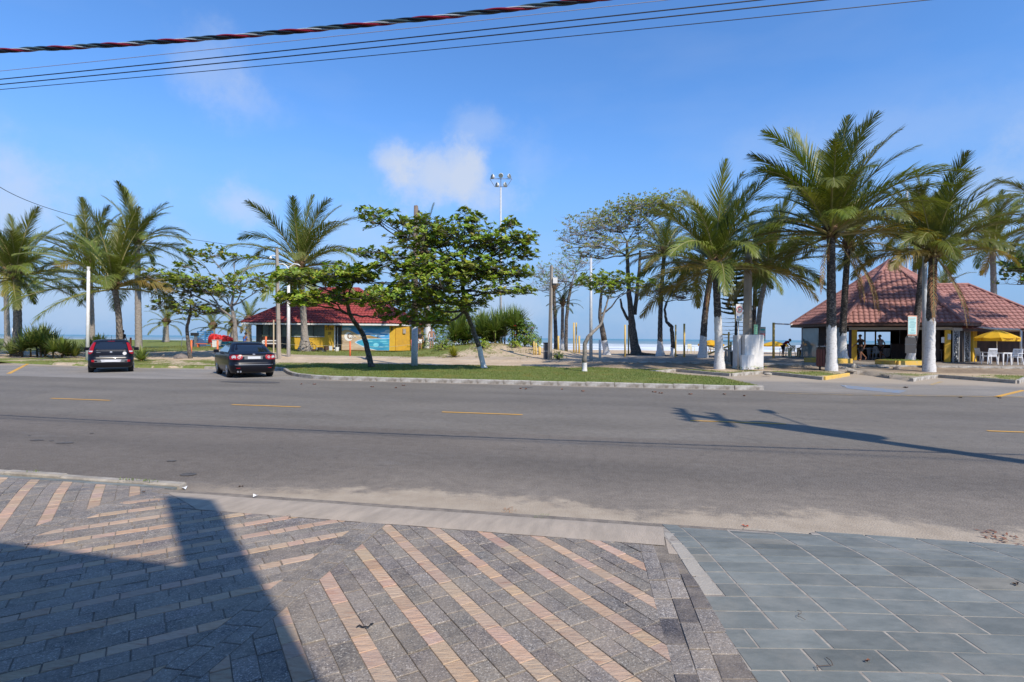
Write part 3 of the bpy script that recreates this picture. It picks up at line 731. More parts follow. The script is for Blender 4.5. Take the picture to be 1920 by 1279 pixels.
# slate tiles
ys = [4.394, 4.266, 4.13, 4.0, 3.827, 3.64, 3.461, 3.274, 3.073, 2.88, 2.688, 2.49, 2.295, 2.10, 1.9, 1.7, 1.5, 1.3]
ys = [5.12, 4.99, 4.86, 4.70, 4.54] + ys
stag = {2.88 + .193: 0}
for i in range(len(ys) - 1):
    y1, y0 = ys[i], ys[i + 1]
    off = 1.89 if y0 > 3.0 else {2.88: 1.70, 2.688: 1.53, 2.49: 1.716, 2.295: 1.60, 2.10: 1.82}.get(y0, 1.89 - .19 * (i % 2))
    if 2.87 < y0 < 2.89: off = 1.70
    slope = -.035                       # rows fall slightly to the right
    for k in range(-4, 18):
        x0 = off + .388 * k; x1 = x0 + .388
        if x1 < 1.15: continue
        ly = 1.36 if y0 > 3.44 else 1.205 - (3.4 - y0) * .03
        xa = max(x0, ly)
        if x1 - xa < .04: continue
        def yy(y, x): return y + slope * (x - 1.5) * sm(1.3, 2.6, x) 
        q = [(xa, yy(y0, xa)), (x1, yy(y0, x1)), (x1, yy(y1, x1)), (xa, yy(y1, xa))]
        lim = 5.28 if x0 > 2.4 else 5.17       # stepped front edge
        q = clip(q, VA.x, VA.y, (5.05 if 1.3 < x0 < 1.9 else 5.12 if x0 < 2.6 else 5.24))
        if len(q) < 3: continue
        v = random.choice((.82, .92, 1, 1, 1.08, 1.15)) * random.uniform(.96, 1.04); wm = random.random() < .02
        stone(ccw(q), 's', (v * (1.15 if wm else 1), v * (1.04 if wm else 1), v * (.95 if wm else 1)), gap=.0045, dz=random.gauss(0, .0007), group='slate')
stones.sort(key=lambda s: s[0])
cnt = {'foot': 0, 'slate': 0}; lim_n = 300; rest = {'foot': MB(), 'slate': MB()}
MS = {'p': M_pink, 'g': M_gran, 's': M_slate, 'c': M_conc}; mi = {'p': 0, 'g': 1, 's': 2, 'c': 3}
for d2, pl, (cx, cy), m, tint, dz, grp, hh in stones:
    n = len(pl); tx, ty = random.gauss(0, .006), random.gauss(0, .006)
    vv = []
    for k, z in ((1.0, -hh), (1.0, -.003), (.985 if m == 's' else .965, 0.)):
        for p in pl:
            x, y = p[0] * k, p[1] * k; vv.append((x, y, zn(cx + x, cy + y) + z + dz + (tx * x + ty * y) * (m != 's')))
    fs = [tuple(range(2 * n, 3 * n))] + [(r * n + i, r * n + (i + 1) % n, (r + 1) * n + (i + 1) % n, (r + 1) * n + i) for r in (0, 1) for i in range(n)]
    infr = cy > 2.3
    if infr and cnt[grp] < lim_n:
        cnt[grp] += 1; q = MB(); q.add(vv, fs, 0, tint)
        q.build({'foot': 'stone', 'slate': 'slate_tile'}[grp] if m != 'c' else 'cement_slab', MS[m], footway if grp == 'foot' else drive, loc=(cx, cy, 0))
    else:
        rest[grp].add([(a + cx, c + cy, z) for a, c, z in vv], fs, mi[m], tint)
for g_, r_ in (('foot', footway), ('slate', drive)):
    if rest[g_].v: o = rest[g_].build('more_stones' if g_ == 'foot' else 'more_tiles', [M_pink, M_gran, M_slate, M_conc], r_); o['kind'] = 'stuff'
# bed under the stones and the apron
def grid_sheet(name, u0, u1, v0, v1, zf, m, nu=60, nv=14, parent=None):
    b = MB()
    for j in range(nv + 1):
        for i in range(nu + 1):
            u = u0 + (u1 - u0) * i / nu; v = v0 + (v1 - v0) * j / nv; b.v.append((u, v, zf(u, v)))
    for j in range(nv):
        for i in range(nu): b.f.append((j * (nu + 1) + i, j * (nu + 1) + i + 1, (j + 1) * (nu + 1) + i + 1, (j + 1) * (nu + 1) + i)); b.m.append(0); b.c.append(None)
    o = b.build(name, m, parent, rz=ROT, smooth=True); return o
def zb(u, v): p = W(u, v); return zn(p.x, p.y) - .0045
struct(grid_sheet('pavement_bed', -40, 40, -8, 5.15, zb, M_bed, 80, 40))
M_grout = mat('pale_grout', (.38, .345, .29), .95, (.22, .19, .16), 14)
b = MB(); n_ = 24; xs_ = [(1.27, 5.02), (1.88, 5.02), (1.9, 5.09), (2.58, 5.09), (2.62, 5.21), (8, 5.21)]
for j in range(n_ + 1):
    for x, vl in xs_:
        yt = (vl - VA.x * x) / VA.y; y = 1.3 + (yt - 1.3) * j / n_; x2 = x - (.09 if x == 1.27 and y < 3.45 else 0); b.v.append((x2, y, zn(x2, y) - .002))
for j in range(n_):
    for i in range(5): b.f.append((j * 6 + i, j * 6 + i + 1, j * 6 + i + 7, j * 6 + i + 6)); b.m.append(0); b.c.append(None)
b.build('grout', M_grout, drive)
# concrete apron
b = MB(); vsA = [4.455, 4.5, 4.6, 4.75, 4.9, 5.0, 5.06]; n = 40
for j, v in enumerate(vsA):
    uL = -4.72 + (5.02 - v) / .558 * .87 if v < 5.02 else -4.72; uL = min(uL, -3.85); uR = .37 + (v - 4.46) * .05
    for i in range(n + 1):
        u = uL + (uR - uL) * i / n; b.v.append((u, v + .006 * nz(u, v, 3), zn(*W(u, v).to_2d()) + .002 - .012 * sm(5.0, 5.06, v) + .004 * nz(u, v, 2)))
for j in range(len(vsA) - 1):
    for i in range(n): b.f.append((j * (n + 1) + i, j * (n + 1) + i + 1, (j + 1) * (n + 1) + i + 1, (j + 1) * (n + 1) + i)); b.m.append(0); b.c.append(None)
ap = struct(b.build('apron', M_apron, rz=ROT, smooth=True))
b = MB(); 
for j, (v, z) in enumerate(((4.3, .078), (4.6, .075), (4.9, .05), (5.08, .02))):
    for i in range(7):
        u = .385 + i * .05; b.v.append((u + .01 * nz(i, j, 1), v, z + .004 * nz(i, j, 2.))) 
for j in range(3):
    for i in range(6): b.f.append((j * 7 + i, j * 7 + i + 1, (j + 1) * 7 + i + 1, (j + 1) * 7 + i)); b.m.append(0); b.c.append(None)
struct(b.build('apron', M_apron, rz=ROT))
# near kerb on the left, with its dropped end
kerb([(-40, 5.33), (-9.6, 5.33)], M_curbg, .07, .12); kerb([(-9.6, 5.33), (-4.75, 5.3)], M_curbg, .06, .11, .8)
kerb([(1.1, 5.22), (1.75, 5.20)], M_curbg, .02, .04, .6); kerb([(1.75, 5.21), (3.2, 5.27), (4.4, 5.34), (9, 5.35)], M_curbw, .018, .035, .9)
# ================================================================ VEGETATION
M_frond = mat('palm_leaf', (.080, .112, .014), .42, (.165, .178, .028), .9, lo=.3, hi=.7, trans=.2, vary=.22, hue=.012, spec=.4)
M_frondp = mat('pale_palm_leaf', (.20, .22, .06), .5, (.12, .15, .03), .9, trans=.3, vary=.15, hue=.012)
M_frondy = mat('yellowing_palm_leaf', (.17, .17, .03), .55, (.26, .17, .04), 1.1, trans=.3, vary=.2, hue=.015)
M_frondd = mat('dead_palm_leaf', (.36, .135, .035), .7, (.26, .16, .075), 1.3, trans=.15, vary=.2, hue=.01)
M_rach = mat('palm_midrib', (.20, .20, .06), .5, (.26, .20, .08), 2)
M_bark = mat('palm_bark', (.10, .082, .068), .9, (.26, .225, .19), 7, detail=7, bump=.9, bscale=22, stretch=(1, 1, 2.2), lo=.4, hi=.62)
M_barkl = mat('grey_palm_bark', (.20, .175, .15), .9, (.33, .29, .25), 6, detail=7, bump=.9, bscale=22, stretch=(1, 1, 2.2))
M_barkd = mat('dark_palm_bark', (.045, .038, .034), .9, (.24, .21, .18), 9, detail=7, bump=.9, bscale=22, stretch=(1, 1, 2.2), lo=.48, hi=.66)
M_lime = mat('limewash', (.64, .63, .61), .85, (.33, .30, .27), 8, detail=8, bump=.8, bscale=30, stretch=(1, 1, 2), lo=.52, hi=.76)
M_fibre = mat('palm_fibre', (.07, .042, .022), .95, (.14, .085, .04), 8, bump=.6)
M_nut = mat('coconut_husk', (.16, .13, .035), .6, (.12, .07, .02), 5)
def frond_mesh(e0, droop, L_, seed, side=0., nl=72, ll=.98, hang=.5):
    """one feathered leaf in its own frame: grows towards +X, Z up"""
    rnd = random.Random(seed); mb = MB(); n = 14; p = Vector((0, 0, 0)); e = e0; a = 0; pts = []; dirs = []
    for i in range(n + 1):
        pts.append(p.copy()); d = Vector((cos(e) * cos(a), cos(e) * sin(a), sin(e))); dirs.append(d)
        p = p + d * L_ / n; t = i / n; e -= droop * (.35 + 1.3 * t) / n; a += side / n * (.3 + t)
    def at(t):
        x = t * n; i = min(n - 1, int(x)); return pts[i].lerp(pts[i + 1], x - i), dirs[i].lerp(dirs[i + 1], x - i).normalized()
    mb.tube(pts, [max(.006, .045 * (1 - i / n) ** .8) for i in range(n + 1)], 4, 1, cap=False)
    tw = rnd.uniform(-.4, .4)
    for sgn in (-1, 1):
        for k in range(nl):
            t = .13 + .87 * (k + rnd.random() * .7) / nl; q, d = at(min(.999, t))
            sd = d.cross(Vector((0, 0, 1))); sd = sd.normalized() if sd.length > .05 else Vector((0, 1, 0))
            up = sd.cross(d).normalized()
            sd = (sd * cos(tw * t) + up * sin(tw * t)).normalized()
            l = ll * (sin(pi * min(1, .15 + t * .85)) ** .55) * rnd.uniform(.62, 1.12) * (1 if t < .93 else .75)
            vv = .32 * (1 - t)
            ld = (sd * sgn * (.92 - .32 * t) + d * (.80 + .55 * t) + up * (vv + rnd.uniform(-.2, .2))).normalized()
            wdt = .0145 * rnd.uniform(.8, 1.15); c = q.copy(); last = None
            wv = (d - ld * d.dot(ld)); wv = wv.normalized() if wv.length > .02 else up
            seg = 3; o = len(mb.v); g = hang * rnd.uniform(.6, 1.5)
            for s in range(seg + 1):
                f = s / seg; ww = wdt * (1, 1.15, .8, .05)[s]
                mb.v.append(tuple(c + wv * ww)); mb.v.append(tuple(c - wv * ww))
                c = c + ld * l / seg; ld = (ld + Vector((0, 0, -1)) * g * (.25 + f)).normalized()
            for s in range(seg):
                mb.f.append((o + 2 * s, o + 2 * s + 1, o + 2 * s + 3, o + 2 * s + 2)); mb.m.append(0); mb.c.append(None)
    return mb.mesh('frond', [M_frond, M_rach])
FR = []       # (elevation class in degrees, mesh)
for i, (e, dr, hg) in enumerate([(86, .35, .10), (79, .6, .15), (72, .9, .22), (62, 1.15, .3), (52, 1.35, .42), (42, 1.45, .55), (30, 1.4, .75), (18, 1.3, .95), (5, 1.2, 1.15), (-12, 1.0, 1.3), (-30, .8, 1.3), (-55, .45, 1.1)]):
    for j in range(2): FR.append((e, frond_mesh(rad(e), dr * (.85 + .3 * j), 1.0 * 4.0, 100 + i * 3 + j, side=(.35, -.3)[j], hang=hg)))
DEADM = frond_mesh(rad(-58), .55, 4.0, 900, nl=34, ll=.5, hang=1.3)
def palm(label, base, top, r, seed, nf=26, tr=.16, white=0., bark=None, emin=-22, dead=(), yellow=.12, wind=0., windaz=0., group=None, low=0, bulge=1.5, nuts=0, curve=.0, pale=.1, fl=4.0, name='palm_tree'):
    """base/top: world points; r: crown radius in metres"""
    rnd = random.Random(seed); base = Vector(base); top = Vector(top)
    root = thing(name, label, 'palm tree', base, group=group); H = top - base
    mb = MB(); n = max(14, int(H.length * 4.5)); pts, rs = [], []
    bend = Vector((H.x, H.y, 0)); perp = Vector((-1, .3, 0)).normalized() * curve
    for i in range(n + 1):
        t = i / n; q = Vector((H.x * (t ** 1.25), H.y * (t ** 1.25), H.z * t)) + perp * sin(pi * t); pts.append(q)
        rr = tr * (1 - .22 * t) * (1 + (bulge - 1) * exp(-H.z * t / .55)) * (1 + (.045 if i % 2 else -.03)); rs.append(rr)
    rs[-1] = tr * .8; pts[0].z -= .12
    if white > 0:
        k = max(2, int(n * white / H.z)); m1 = MB(); m1.tube(pts[:k + 1], [q_ * 1.012 for q_ in rs[:k + 1]], 12, 0, cap=False)
        for j in range(12): x_, y_, z_ = m1.v[k * 12 + j]; m1.v[k * 12 + j] = (x_, y_, z_ + rnd.uniform(-.10, .09))
        tk = m1.build('limewashed_base', M_lime, root, smooth=True)
        mb.tube(pts, rs, 12, 0)
    else: mb.tube(pts, rs, 12, 0)
    mb.build('trunk', bark or M_bark, root, smooth=True)
    # heart with fibrous leaf bases
    hb = MB(); c = H
    hb.lathe([(tr * .8, -.35), (tr * 1.25, -.1), (tr * 1.7, .15), (tr * 1.2, .4), (.03, .75)], c, 9)
    for k in range(16):
        a = k * 2.4; z = -.2 + .03 * k; d = Vector((cos(a), sin(a), .35)); hb.tube([c + Vector((cos(a) * tr * .7, sin(a) * tr * .7, z)), c + d * (tr * .9 + .3) + Vector((0, 0, z))], [.05, .02], 4)
    hb.build('crown_heart', M_fibre, root, smooth=False)
    for k in range(nuts):
        a = rnd.uniform(0, 6.28); m2 = MB(); m2.lathe([(.001, -.13), (.075, -.09), (.1, 0), (.07, .09), (.001, .12)], c + Vector((cos(a) * (tr + .12), sin(a) * (tr + .12), -.12 - rnd.random() * .3)), 8); m2.build('coconut', M_nut, root, smooth=True)
    sc = r / 4.0 * 1.04
    nf = int(nf * 1.08)
    for k in range(nf):
        f = (k + .5) / nf; a = k * 2.39996 + rnd.uniform(-.3, .3); e = 86 - (86 - emin) * (f ** .95) + rnd.uniform(-6, 6)
        e -= wind * 14 * cos(a - windaz + pi)
        cand = sorted(FR, key=lambda q: abs(q[0] - e))[:3]; el, me = rnd.choice(cand)
        s = sc * rnd.uniform(.86, 1.08) * 1
        if wind: a = a + wind * .35 * sin(windaz - a)
        mt = M_frond; q = rnd.random()
        if f > .82 and q < yellow * 1.6: mt = M_frondy
        elif q < pale: mt = M_frondp
        share('frond', me, root, c + Vector((cos(a) * .08, sin(a) * .08, .1 - .35 * f)), (rnd.uniform(-.25, .25) * cos(rad(el)), rad(e - el) * -0.3 * rnd.random(), a), s, mt)
    for a, m_, s in dead: share('frond', DEADM, root, c + Vector((cos(a) * .12, sin(a) * .12, -.25)), (0, 0, a), sc * s, m_)
    return root
def pp(bx, by, tx, ty, rpx, label, seed, dY=0, z=None, **kw):
    """palm whose foot is seen at (bx,by) and whose crown centre at (tx,ty)"""
    b0 = z if z is not None else PT(bx, by); t0 = D(tx, ty, b0.y + dY); return palm(label, b0, t0, rpx / FPX * b0.y, seed, **kw)
GL, GR = 'coconut palms along the promenade at the left', 'coconut palms in front of the right-hand kiosk'
pp(31, 668, 30, 515, 128, 'dark trunked coconut palm at the left edge, above the white kerb', 11, nf=30, tr=.27, white=0, bark=M_bark, bulge=1.5, emin=-12, curve=-.12, nuts=6, group=GL, yellow=.2)
q = PT(14, 650); pp(14, 650, 10, 508, 95, 'pale trunked palm at the left edge with a long dying frond hanging down', 12, z=q, nf=20, tr=.25, bark=M_barkl, group=GL, dead=[(-1.9, M_frondy, 1.3), (-2.4, M_frondd, .8)], emin=-12)
pp(173, 640, 168, 494, 106, 'pale trunked palm directly behind the white post at the hatchback', 13, z=onground(*D(173, 640, 46).to_2d()), nf=24, tr=.23, bark=M_barkl, group=GL, emin=-10, bulge=1.2)
pp(222, 655, 214, 536, 152, 'coconut palm with long low fronds rising behind the black hatchback', 14, z=onground(*D(222, 655, 36).to_2d()), nf=27, tr=.2, bark=M_bark, group=GL, emin=-8, yellow=.22, curve=-.22, pale=.2)
pp(260, 640, 257, 452, 103, 'tallest slim straight palm of the left group, right of the black hatchback', 15, z=onground(*D(260, 640, 46).to_2d()), nf=22, tr=.26, bark=M_barkl, group=GL, emin=-12, bulge=1.2)
pp(572, 660, 563, 498, 140, 'big feathery palm with a swollen foot against the yellow kiosk wall', 16, z=onground(*D(572, 660, 45).to_2d()), nf=28, tr=.27, bark=M_barkl, bulge=2.6, group=GL, emin=-18, wind=.5, windaz=.2, yellow=.25, pale=.3)
GS = 'small palms on the beach side of the left kiosk'
for k, (x, y, ty, r, lb) in enumerate([(311, 637, 604, 40, 'small palm standing alone on the grassy dune left of the blue beach hut'), (398, 636, 612, 42, 'small palm behind the blue slatted hut'), (466, 640, 600, 44, 'small palm beside the left corner of the red-roofed kiosk'), (437, 637, 608, 30, 'little palm between the two small dune palms, behind the almond tree')]):
    pp(x, y, x + 1, ty, r, lb, 30 + k, z=onground(*D(x, y, 66 - k * 3).to_2d()), nf=15, tr=.3, group=GS, emin=-25, yellow=.3, bark=M_barkl, pale=.3)
pp(803, 650, 795, 478, 88, 'palm with a pale trunk seen through the large almond tree', 17, z=onground(*D(803, 650, 47).to_2d()), nf=20, tr=.28, bark=M_barkl, white=2.2, emin=-12, pale=.3)
pp(1054, 658, 1055, 568, 38, 'small palm with a ragged crown right of the tall concrete pole', 18, nf=15, tr=.17, z=onground(*D(1054, 656, 50).to_2d()), emin=-8, wind=1.2, windaz=.2, white=1.4, pale=.3)
pp(1043, 655, 1038, 540, 22, 'thin bare trunked palm close behind the concrete pole', 19, nf=9, tr=.2, z=onground(*D(1043, 656, 54).to_2d()), emin=-8, bark=M_barkd)
pp(1238, 664, 1246, 472, 88, 'slender white-footed palm beside the crooked little tree', 20, nf=20, tr=.19, white=1.35, z=onground(*D(1238, 664, 42).to_2d()), bulge=2.1, group=GR, emin=-12, bark=M_barkd, curve=.1)
pp(1316, 668, 1338, 488, 115, 'leaning palm with white foot just left of the front palm by the parking sign', 21, nf=22, tr=.24, white=1.75, z=onground(*D(1318, 667, 39).to_2d()), bulge=1.7, group=GR, emin=-14, bark=M_barkd, curve=.12)
pp(1349, 692, 1341, 497, 178, 'front coconut palm with a tall white-painted foot left of the parking sign', 22, nf=34, tr=.21, white=2.9, group=GR, wind=.3, windaz=.2, emin=-6, bulge=1.45, yellow=.35, bark=M_barkd, nuts=5, pale=.14, dead=[(-2.3, M_frondd, .5), (-1.0, M_frondy, .6)])
pp(1421, 660, 1441, 500, 132, 'palm leaning right behind the concrete pole on its white block', 23, nf=26, tr=.17, z=onground(*D(1421, 662, 37).to_2d()), bulge=1.4, group=GR, wind=.3, windaz=.2, emin=-16, bark=M_barkl, curve=.18, yellow=.3)
pp(1412, 655, 1418, 480, 70, 'thin dark palm hidden behind the concrete pole', 24, nf=14, tr=.16, z=onground(*D(1412, 658, 42).to_2d()), group=GR, bark=M_barkd)
pp(1559, 695, 1558, 434, 212, 'tallest coconut palm, standing behind the brown slatted litter bin', 25, nf=38, tr=.235, white=2.45, group=GR, emin=6, bulge=1.3, bark=M_barkd, wind=.35, windaz=.3, nuts=7, yellow=.12, dead=[(-.6, M_frondd, .62), (-2.4, M_frondd, .55)], pale=.12)
pp(1578, 672, 1590, 458, 118, 'palm with rusty orange hanging fronds and a wide white foot', 26, nf=24, tr=.21, white=1.95, z=onground(*D(1578, 673, 34.5).to_2d()), group=GR, emin=6, bulge=2.3, bark=M_barkd, dead=[(-.7, M_frondd, 1.05), (-.2, M_frondd, 1.1), (-1.5, M_frondd, .95), (.5, M_frondd, .9), (-1.1, M_frondd, 1.05)], nuts=5)
pp(1706, 674, 1729, 452, 105, 'leaning palm rising from the yellow kerb planter behind the menu board', 27, nf=20, tr=.2, white=1.0, z=onground(*D(1706, 674, 34.2).to_2d()), group=GR, emin=6, bulge=1.5, bark=M_barkd, curve=-.2)
pp(1742, 697, 1750, 472, 165, 'bushy coconut palm with white foot right beside the white lamp post', 28, nf=36, tr=.225, white=2.75, group=GR, wind=.3, windaz=.2, emin=6, bulge=1.35, bark=M_barkd, dead=[(-1.2, M_frondd, .85), (-.5, M_frondd, .8), (-2.2, M_frondd, .8)], nuts=8, yellow=.3, pale=.2)
pp(1866, 640, 1861, 462, 112, 'palm rising behind the ridge of the brown-tiled kiosk', 29, nf=26, tr=.25, z=onground(*D(1866, 640, 46).to_2d()), group=GR, emin=-16, bark=M_barkl, dead=[(-1.6, M_frondd, .6), (-2.7, M_frondd, .5)], yellow=.4, pale=.3)
pp(1772, 650, 1768, 540, 55, 'young palm whose top shows above the kiosk roof', 41, nf=14, tr=.2, z=onground(*D(1772, 650, 52).to_2d()), group=GR, emin=10)
pp(1995, 690, 1985, 415, 130, 'palm outside the right edge whose fronds reach into the photo', 42, nf=26, tr=.22, z=onground(*D(1995, 690, 31).to_2d()), group=GR, emin=-20)
pp(1705, 655, 1722, 425, 80, 'palm behind the roof apex seen between the two front palm crowns', 43, nf=20, tr=.22, z=onground(*D(1705, 655, 48).to_2d()), group=GR, emin=-15)
# ---------------------------------------------------------------- broad-leaved trees
M_almond = mat('almond_leaf', (.13, .21, .024), .42, (.23, .30, .045), .8, lo=.3, hi=.7, trans=.22, spec=.4, attr='tint')
M_almbark = mat('almond_bark', (.12, .10, .085), .92, (.28, .25, .215), 8, bump=.9, bscale=20, stretch=(1, 1, .6))
M_dkbark = mat('dark_bark', (.05, .042, .036), .92, (.19, .165, .14), 8, bump=.9, bscale=18, lo=.42, hi=.68)
M_twig = mat('grey_twigs', (.22, .19, .165), .9, (.33, .295, .26), 2)
def limb(mb, a, c, ra, rc, sag=0., n=5, rnd=random, wob=.08, sides=6, up=.0):
    a = Vector(a); c = Vector(c); l = (c - a).length; pts, rs = [], []
    o1 = Vector((rnd.uniform(-1, 1), rnd.uniform(-1, 1), rnd.uniform(-1, 1))) * l * wob
    for i in range(n + 1):
        t = i / n; p = a.lerp(c, t) + o1 * sin(pi * t) + Vector((0, 0, up * l * sin(pi * t) - sag * l * sin(pi * t))); p += Vector((rnd.uniform(-1, 1), rnd.uniform(-1, 1), rnd.uniform(-1, 1))) * l * wob * .22 * (0 < i < n)
        pts.append(p); rs.append(ra + (rc - ra) * t)
    mb.tube(pts, rs, sides, cap=False); return pts
def rosette(mb, p, d, rnd, size, n=8, tint=(1, 1, 1)):
    d = d.normalized(); x = d.orthogonal().normalized(); y = d.cross(x); a0 = rnd.uniform(0, 6.28)
    for k in range(n):
        a = a0 + k * 2.4; el = rnd.uniform(.15, 1.0) * (.7 + .5 * (k % 3) / 2); o = (x * cos(a) + y * sin(a))
        f = (o * cos(el) + d * sin(el)).normalized(); s = size * rnd.uniform(.7, 1.15); sd = f.cross(d); sd = sd.normalized() if sd.length > .05 else x; up = sd.cross(f)
        if up.z < 0: up = -up
        b0 = p + f * .03; m = p + f * s * .62 + up * s * .06; t_ = p + f * s * 1.0 - up * s * .06; wd = s * .29
        q = rnd.random(); tn = (tint[0] * rnd.uniform(.85, 1.15), tint[1] * rnd.uniform(.88, 1.12), tint[2]) if q > .06 else (1.5, .85, .8)
        mb.add([b0, m + sd * wd + up * s * .09, t_ + sd * wd * .35, t_ - sd * wd * .35, m - sd * wd + up * s * .09, m], [(0, 5, 1), (1, 5, 2), (5, 3, 2), (5, 4, 3), (0, 4, 5)], 0, tn)
def almond(label, trunk, pads, Y, seed, size=.24, bark=M_almbark, white=0, group=None, name='almond_tree', r0=.16, nleaf=8, tint=(1, 1, 1), forks=None, deep=1.0, toward=0, dense=1.2):
    """trunk: [(px,py,dY,r)] from the foot up; pads: [(px,py,rx,ry,dY,count,node)] leafy layers in front of / behind the trunk plane"""
    rnd = random.Random(seed); base = PT(trunk[0][0], trunk[0][1]) if Y is None else onground(*D(trunk[0][0], trunk[0][1], Y).to_2d()); Y = base.y; k = Y / FPX
    root = thing(name, label, 'tree', base, group=group)
    tp = [Vector((0, 0, -.05))] + [D(x, y, Y + dy) - base for x, y, dy, r in trunk[1:]]; tr = [r for *_, r in trunk]
    # smooth the trunk line
    sp, sr = [], []
    for i in range(len(tp) - 1):
        for j in range(5): t = j / 5; sp.append(tp[i].lerp(tp[i + 1], t)); sr.append(tr[i] + (tr[i + 1] - tr[i]) * t)
    sp.append(tp[-1]); sr.append(tr[-1]); s2 = [sp[0]] + [(sp[i - 1] + sp[i] * 2 + sp[i + 1]) / 4 + Vector((rnd.uniform(-1, 1), rnd.uniform(-1, 1), 0)) * .015 for i in range(1, len(sp) - 1)] + [sp[-1]]
    sr[0] *= 1.35
    mb = MB(); leaves = MB()
    if white:
        kk = max(1, sum(1 for q in s2 if q.z < white)); m1 = MB(); m1.tube(s2[:kk + 1], [r * 1.01 for r in sr[:kk + 1]], 10, cap=False); m1.build('limewashed_base', M_lime, root, smooth=True); mb.tube(s2[kk:], sr[kk:], 10)
    else: mb.tube(s2, sr, 10)
    for x, y, rx, ry, dy, cnt, node in pads:
        dy += toward; cnt = int(cnt * dense); k = (Y + dy) / FPX; c = D(x, y, Y + dy) - base; a = tp[node]; ra = tr[node] * .62; Rx, Ry = rx * k, ry * k
        hub = a.lerp(c, .62); hub.z = min(hub.z, c.z - Ry * .3); limb(mb, a, hub, ra, ra * .55, rnd=rnd, up=-.05, n=6, sides=7)
        nh = max(3, cnt // 11); subs = []
        for i in range(nh):
            an = rnd.uniform(0, 6.28); rr = sqrt(rnd.random()) * .62; s = c + Vector((cos(an) * rr * Rx, sin(an) * rr * Rx * deep, rnd.uniform(-.5, .1) * Ry)); subs.append(s)
            limb(mb, hub, s, ra * .42, .018, rnd=rnd, n=4, sides=5, wob=.1)
        for i in range(cnt):
            for _ in range(20):
                q = Vector((rnd.uniform(-1, 1), rnd.uniform(-1, 1), rnd.uniform(-1, 1)))
                if q.length < 1: break
            edge = max(0, 1 - (q.x ** 2 + q.y ** 2)) ** .5
            p = c + Vector((q.x * Rx, q.y * Rx * deep, q.z * Ry * (.55 + .8 * edge)))
            s = min(subs, key=lambda s_: (s_ - p).length); limb(mb, s, p, .016, .007, rnd=rnd, n=2, sides=4, wob=.08)
            d = Vector((q.x * .5, q.y * .5, .9 + rnd.uniform(-.2, .3))); zt = rnd.uniform(.72, 1.3); rosette(leaves, p, d, rnd, size * rnd.uniform(.8, 1.15), nleaf, (tint[0] * zt * rnd.uniform(.95, 1.15), tint[1] * zt, tint[2]))
    mb.build('trunk', bark, root, smooth=True); leaves.build('crown', M_almond, root); return root
# left pair beyond the saloon and hatchback
almond('small almond tree with dark leaves leaning beside an orange post', [(357, 672, 0, .13), (353, 645, 0, .11), (350, 615, 0, .1), (357, 590, 0, .08)],
       [(345, 575, 62, 22, 0, 85, 3), (300, 535, 42, 12, .5, 45, 3), (395, 583, 38, 9, 0, 34, 3), (355, 545, 55, 12, -.6, 50, 3)], None, 1, .26, M_dkbark, tint=(.8, .75, .7))
almond('open layered almond tree behind the black saloon car', [(443, 668, 0, .16), (441, 625, 0, .14), (440, 600, 0, .12), (434, 575, 0, .09), (438, 545, 0, .06)],
       [(300, 518, 52, 11, 0, 50, 2), (372, 528, 50, 12, .4, 52, 2), (462, 527, 48, 14, 0, 50, 3), (350, 500, 30, 9, 1, 18, 3), (420, 548, 42, 12, .5, 42, 3), (398, 478, 30, 13, 0, 28, 4), (355, 476, 18, 7, .5, 10, 4), (470, 488, 12, 6, 0, 5, 4), (440, 480, 17, 7, 0, 9, 4), (495, 540, 24, 9, 0, 15, 3)], 35.5, 2, .27, tint=(1.15, 1.08, .9))
almond('almond tree with a leaning forked trunk on the grass island in front of the mural', [(697, 688, 0, .16), (688, 650, 0, .14), (680, 625, 0, .13), (655, 590, -1.2, .1), (650, 560, -2.4, .08)],
       [(560, 522, 50, 15, 0, 85, 4), (640, 520, 62, 20, .3, 125, 4), (560, 562, 45, 13, -.5, 62, 3), (700, 560, 55, 15, 0, 62, 4), (620, 560, 50, 13, .6, 50, 3), (722, 590, 32, 12, 0, 20, 3), (672, 505, 22, 9, 0, 16, 4), (520, 520, 14, 7, 0, 10, 4), (735, 548, 40, 14, .4, 36, 4)], None, 3, .26, M_dkbark, toward=-3.4, tint=(1.12, 1.1, .9), name='almond_tree')
almond('largest almond tree, wide dense crown on a leaning whitewashed trunk', [(908, 690, 0, .14), (898, 650, 0, .125), (884, 610, 0, .115), (872, 582, -.8, .11), (868, 545, -1.8, .095), (866, 500, -2.6, .08)],
       [(760, 560, 90, 20, -.4, 150, 3), (855, 565, 75, 20, .6, 120, 3), (700, 475, 45, 10, 0, 30, 5), (745, 500, 60, 18, .2, 85, 4), (850, 505, 100, 26, 0, 250, 5), (930, 510, 75, 20, .2, 140, 4), (725, 418, 50, 18, 0, 50, 5), (690, 402, 26, 8, 0, 9, 5), (790, 445, 68, 30, .3, 150, 5), (880, 445, 75, 34, 0, 190, 5), (950, 460, 55, 22, 0, 95, 5), (990, 447, 30, 10, 0, 22, 5), (985, 478, 32, 10, 0, 24, 5), (958, 420, 20, 9, 0, 14, 5), (875, 408, 30, 12, 0, 20, 5), (940, 545, 65, 12, 0, 55, 4), (980, 547, 25, 8, 0, 12, 4), (790, 600, 60, 14, .8, 70, 3), (680, 520, 38, 12, 0, 28, 4), (800, 415, 40, 10, 0, 22, 5), (810, 530, 70, 24, -1.2, 130, 4)], None, 4, .25, M_dkbark, toward=-3.2, dense=1.0, white=.95, tint=(1, 1.0, .9))
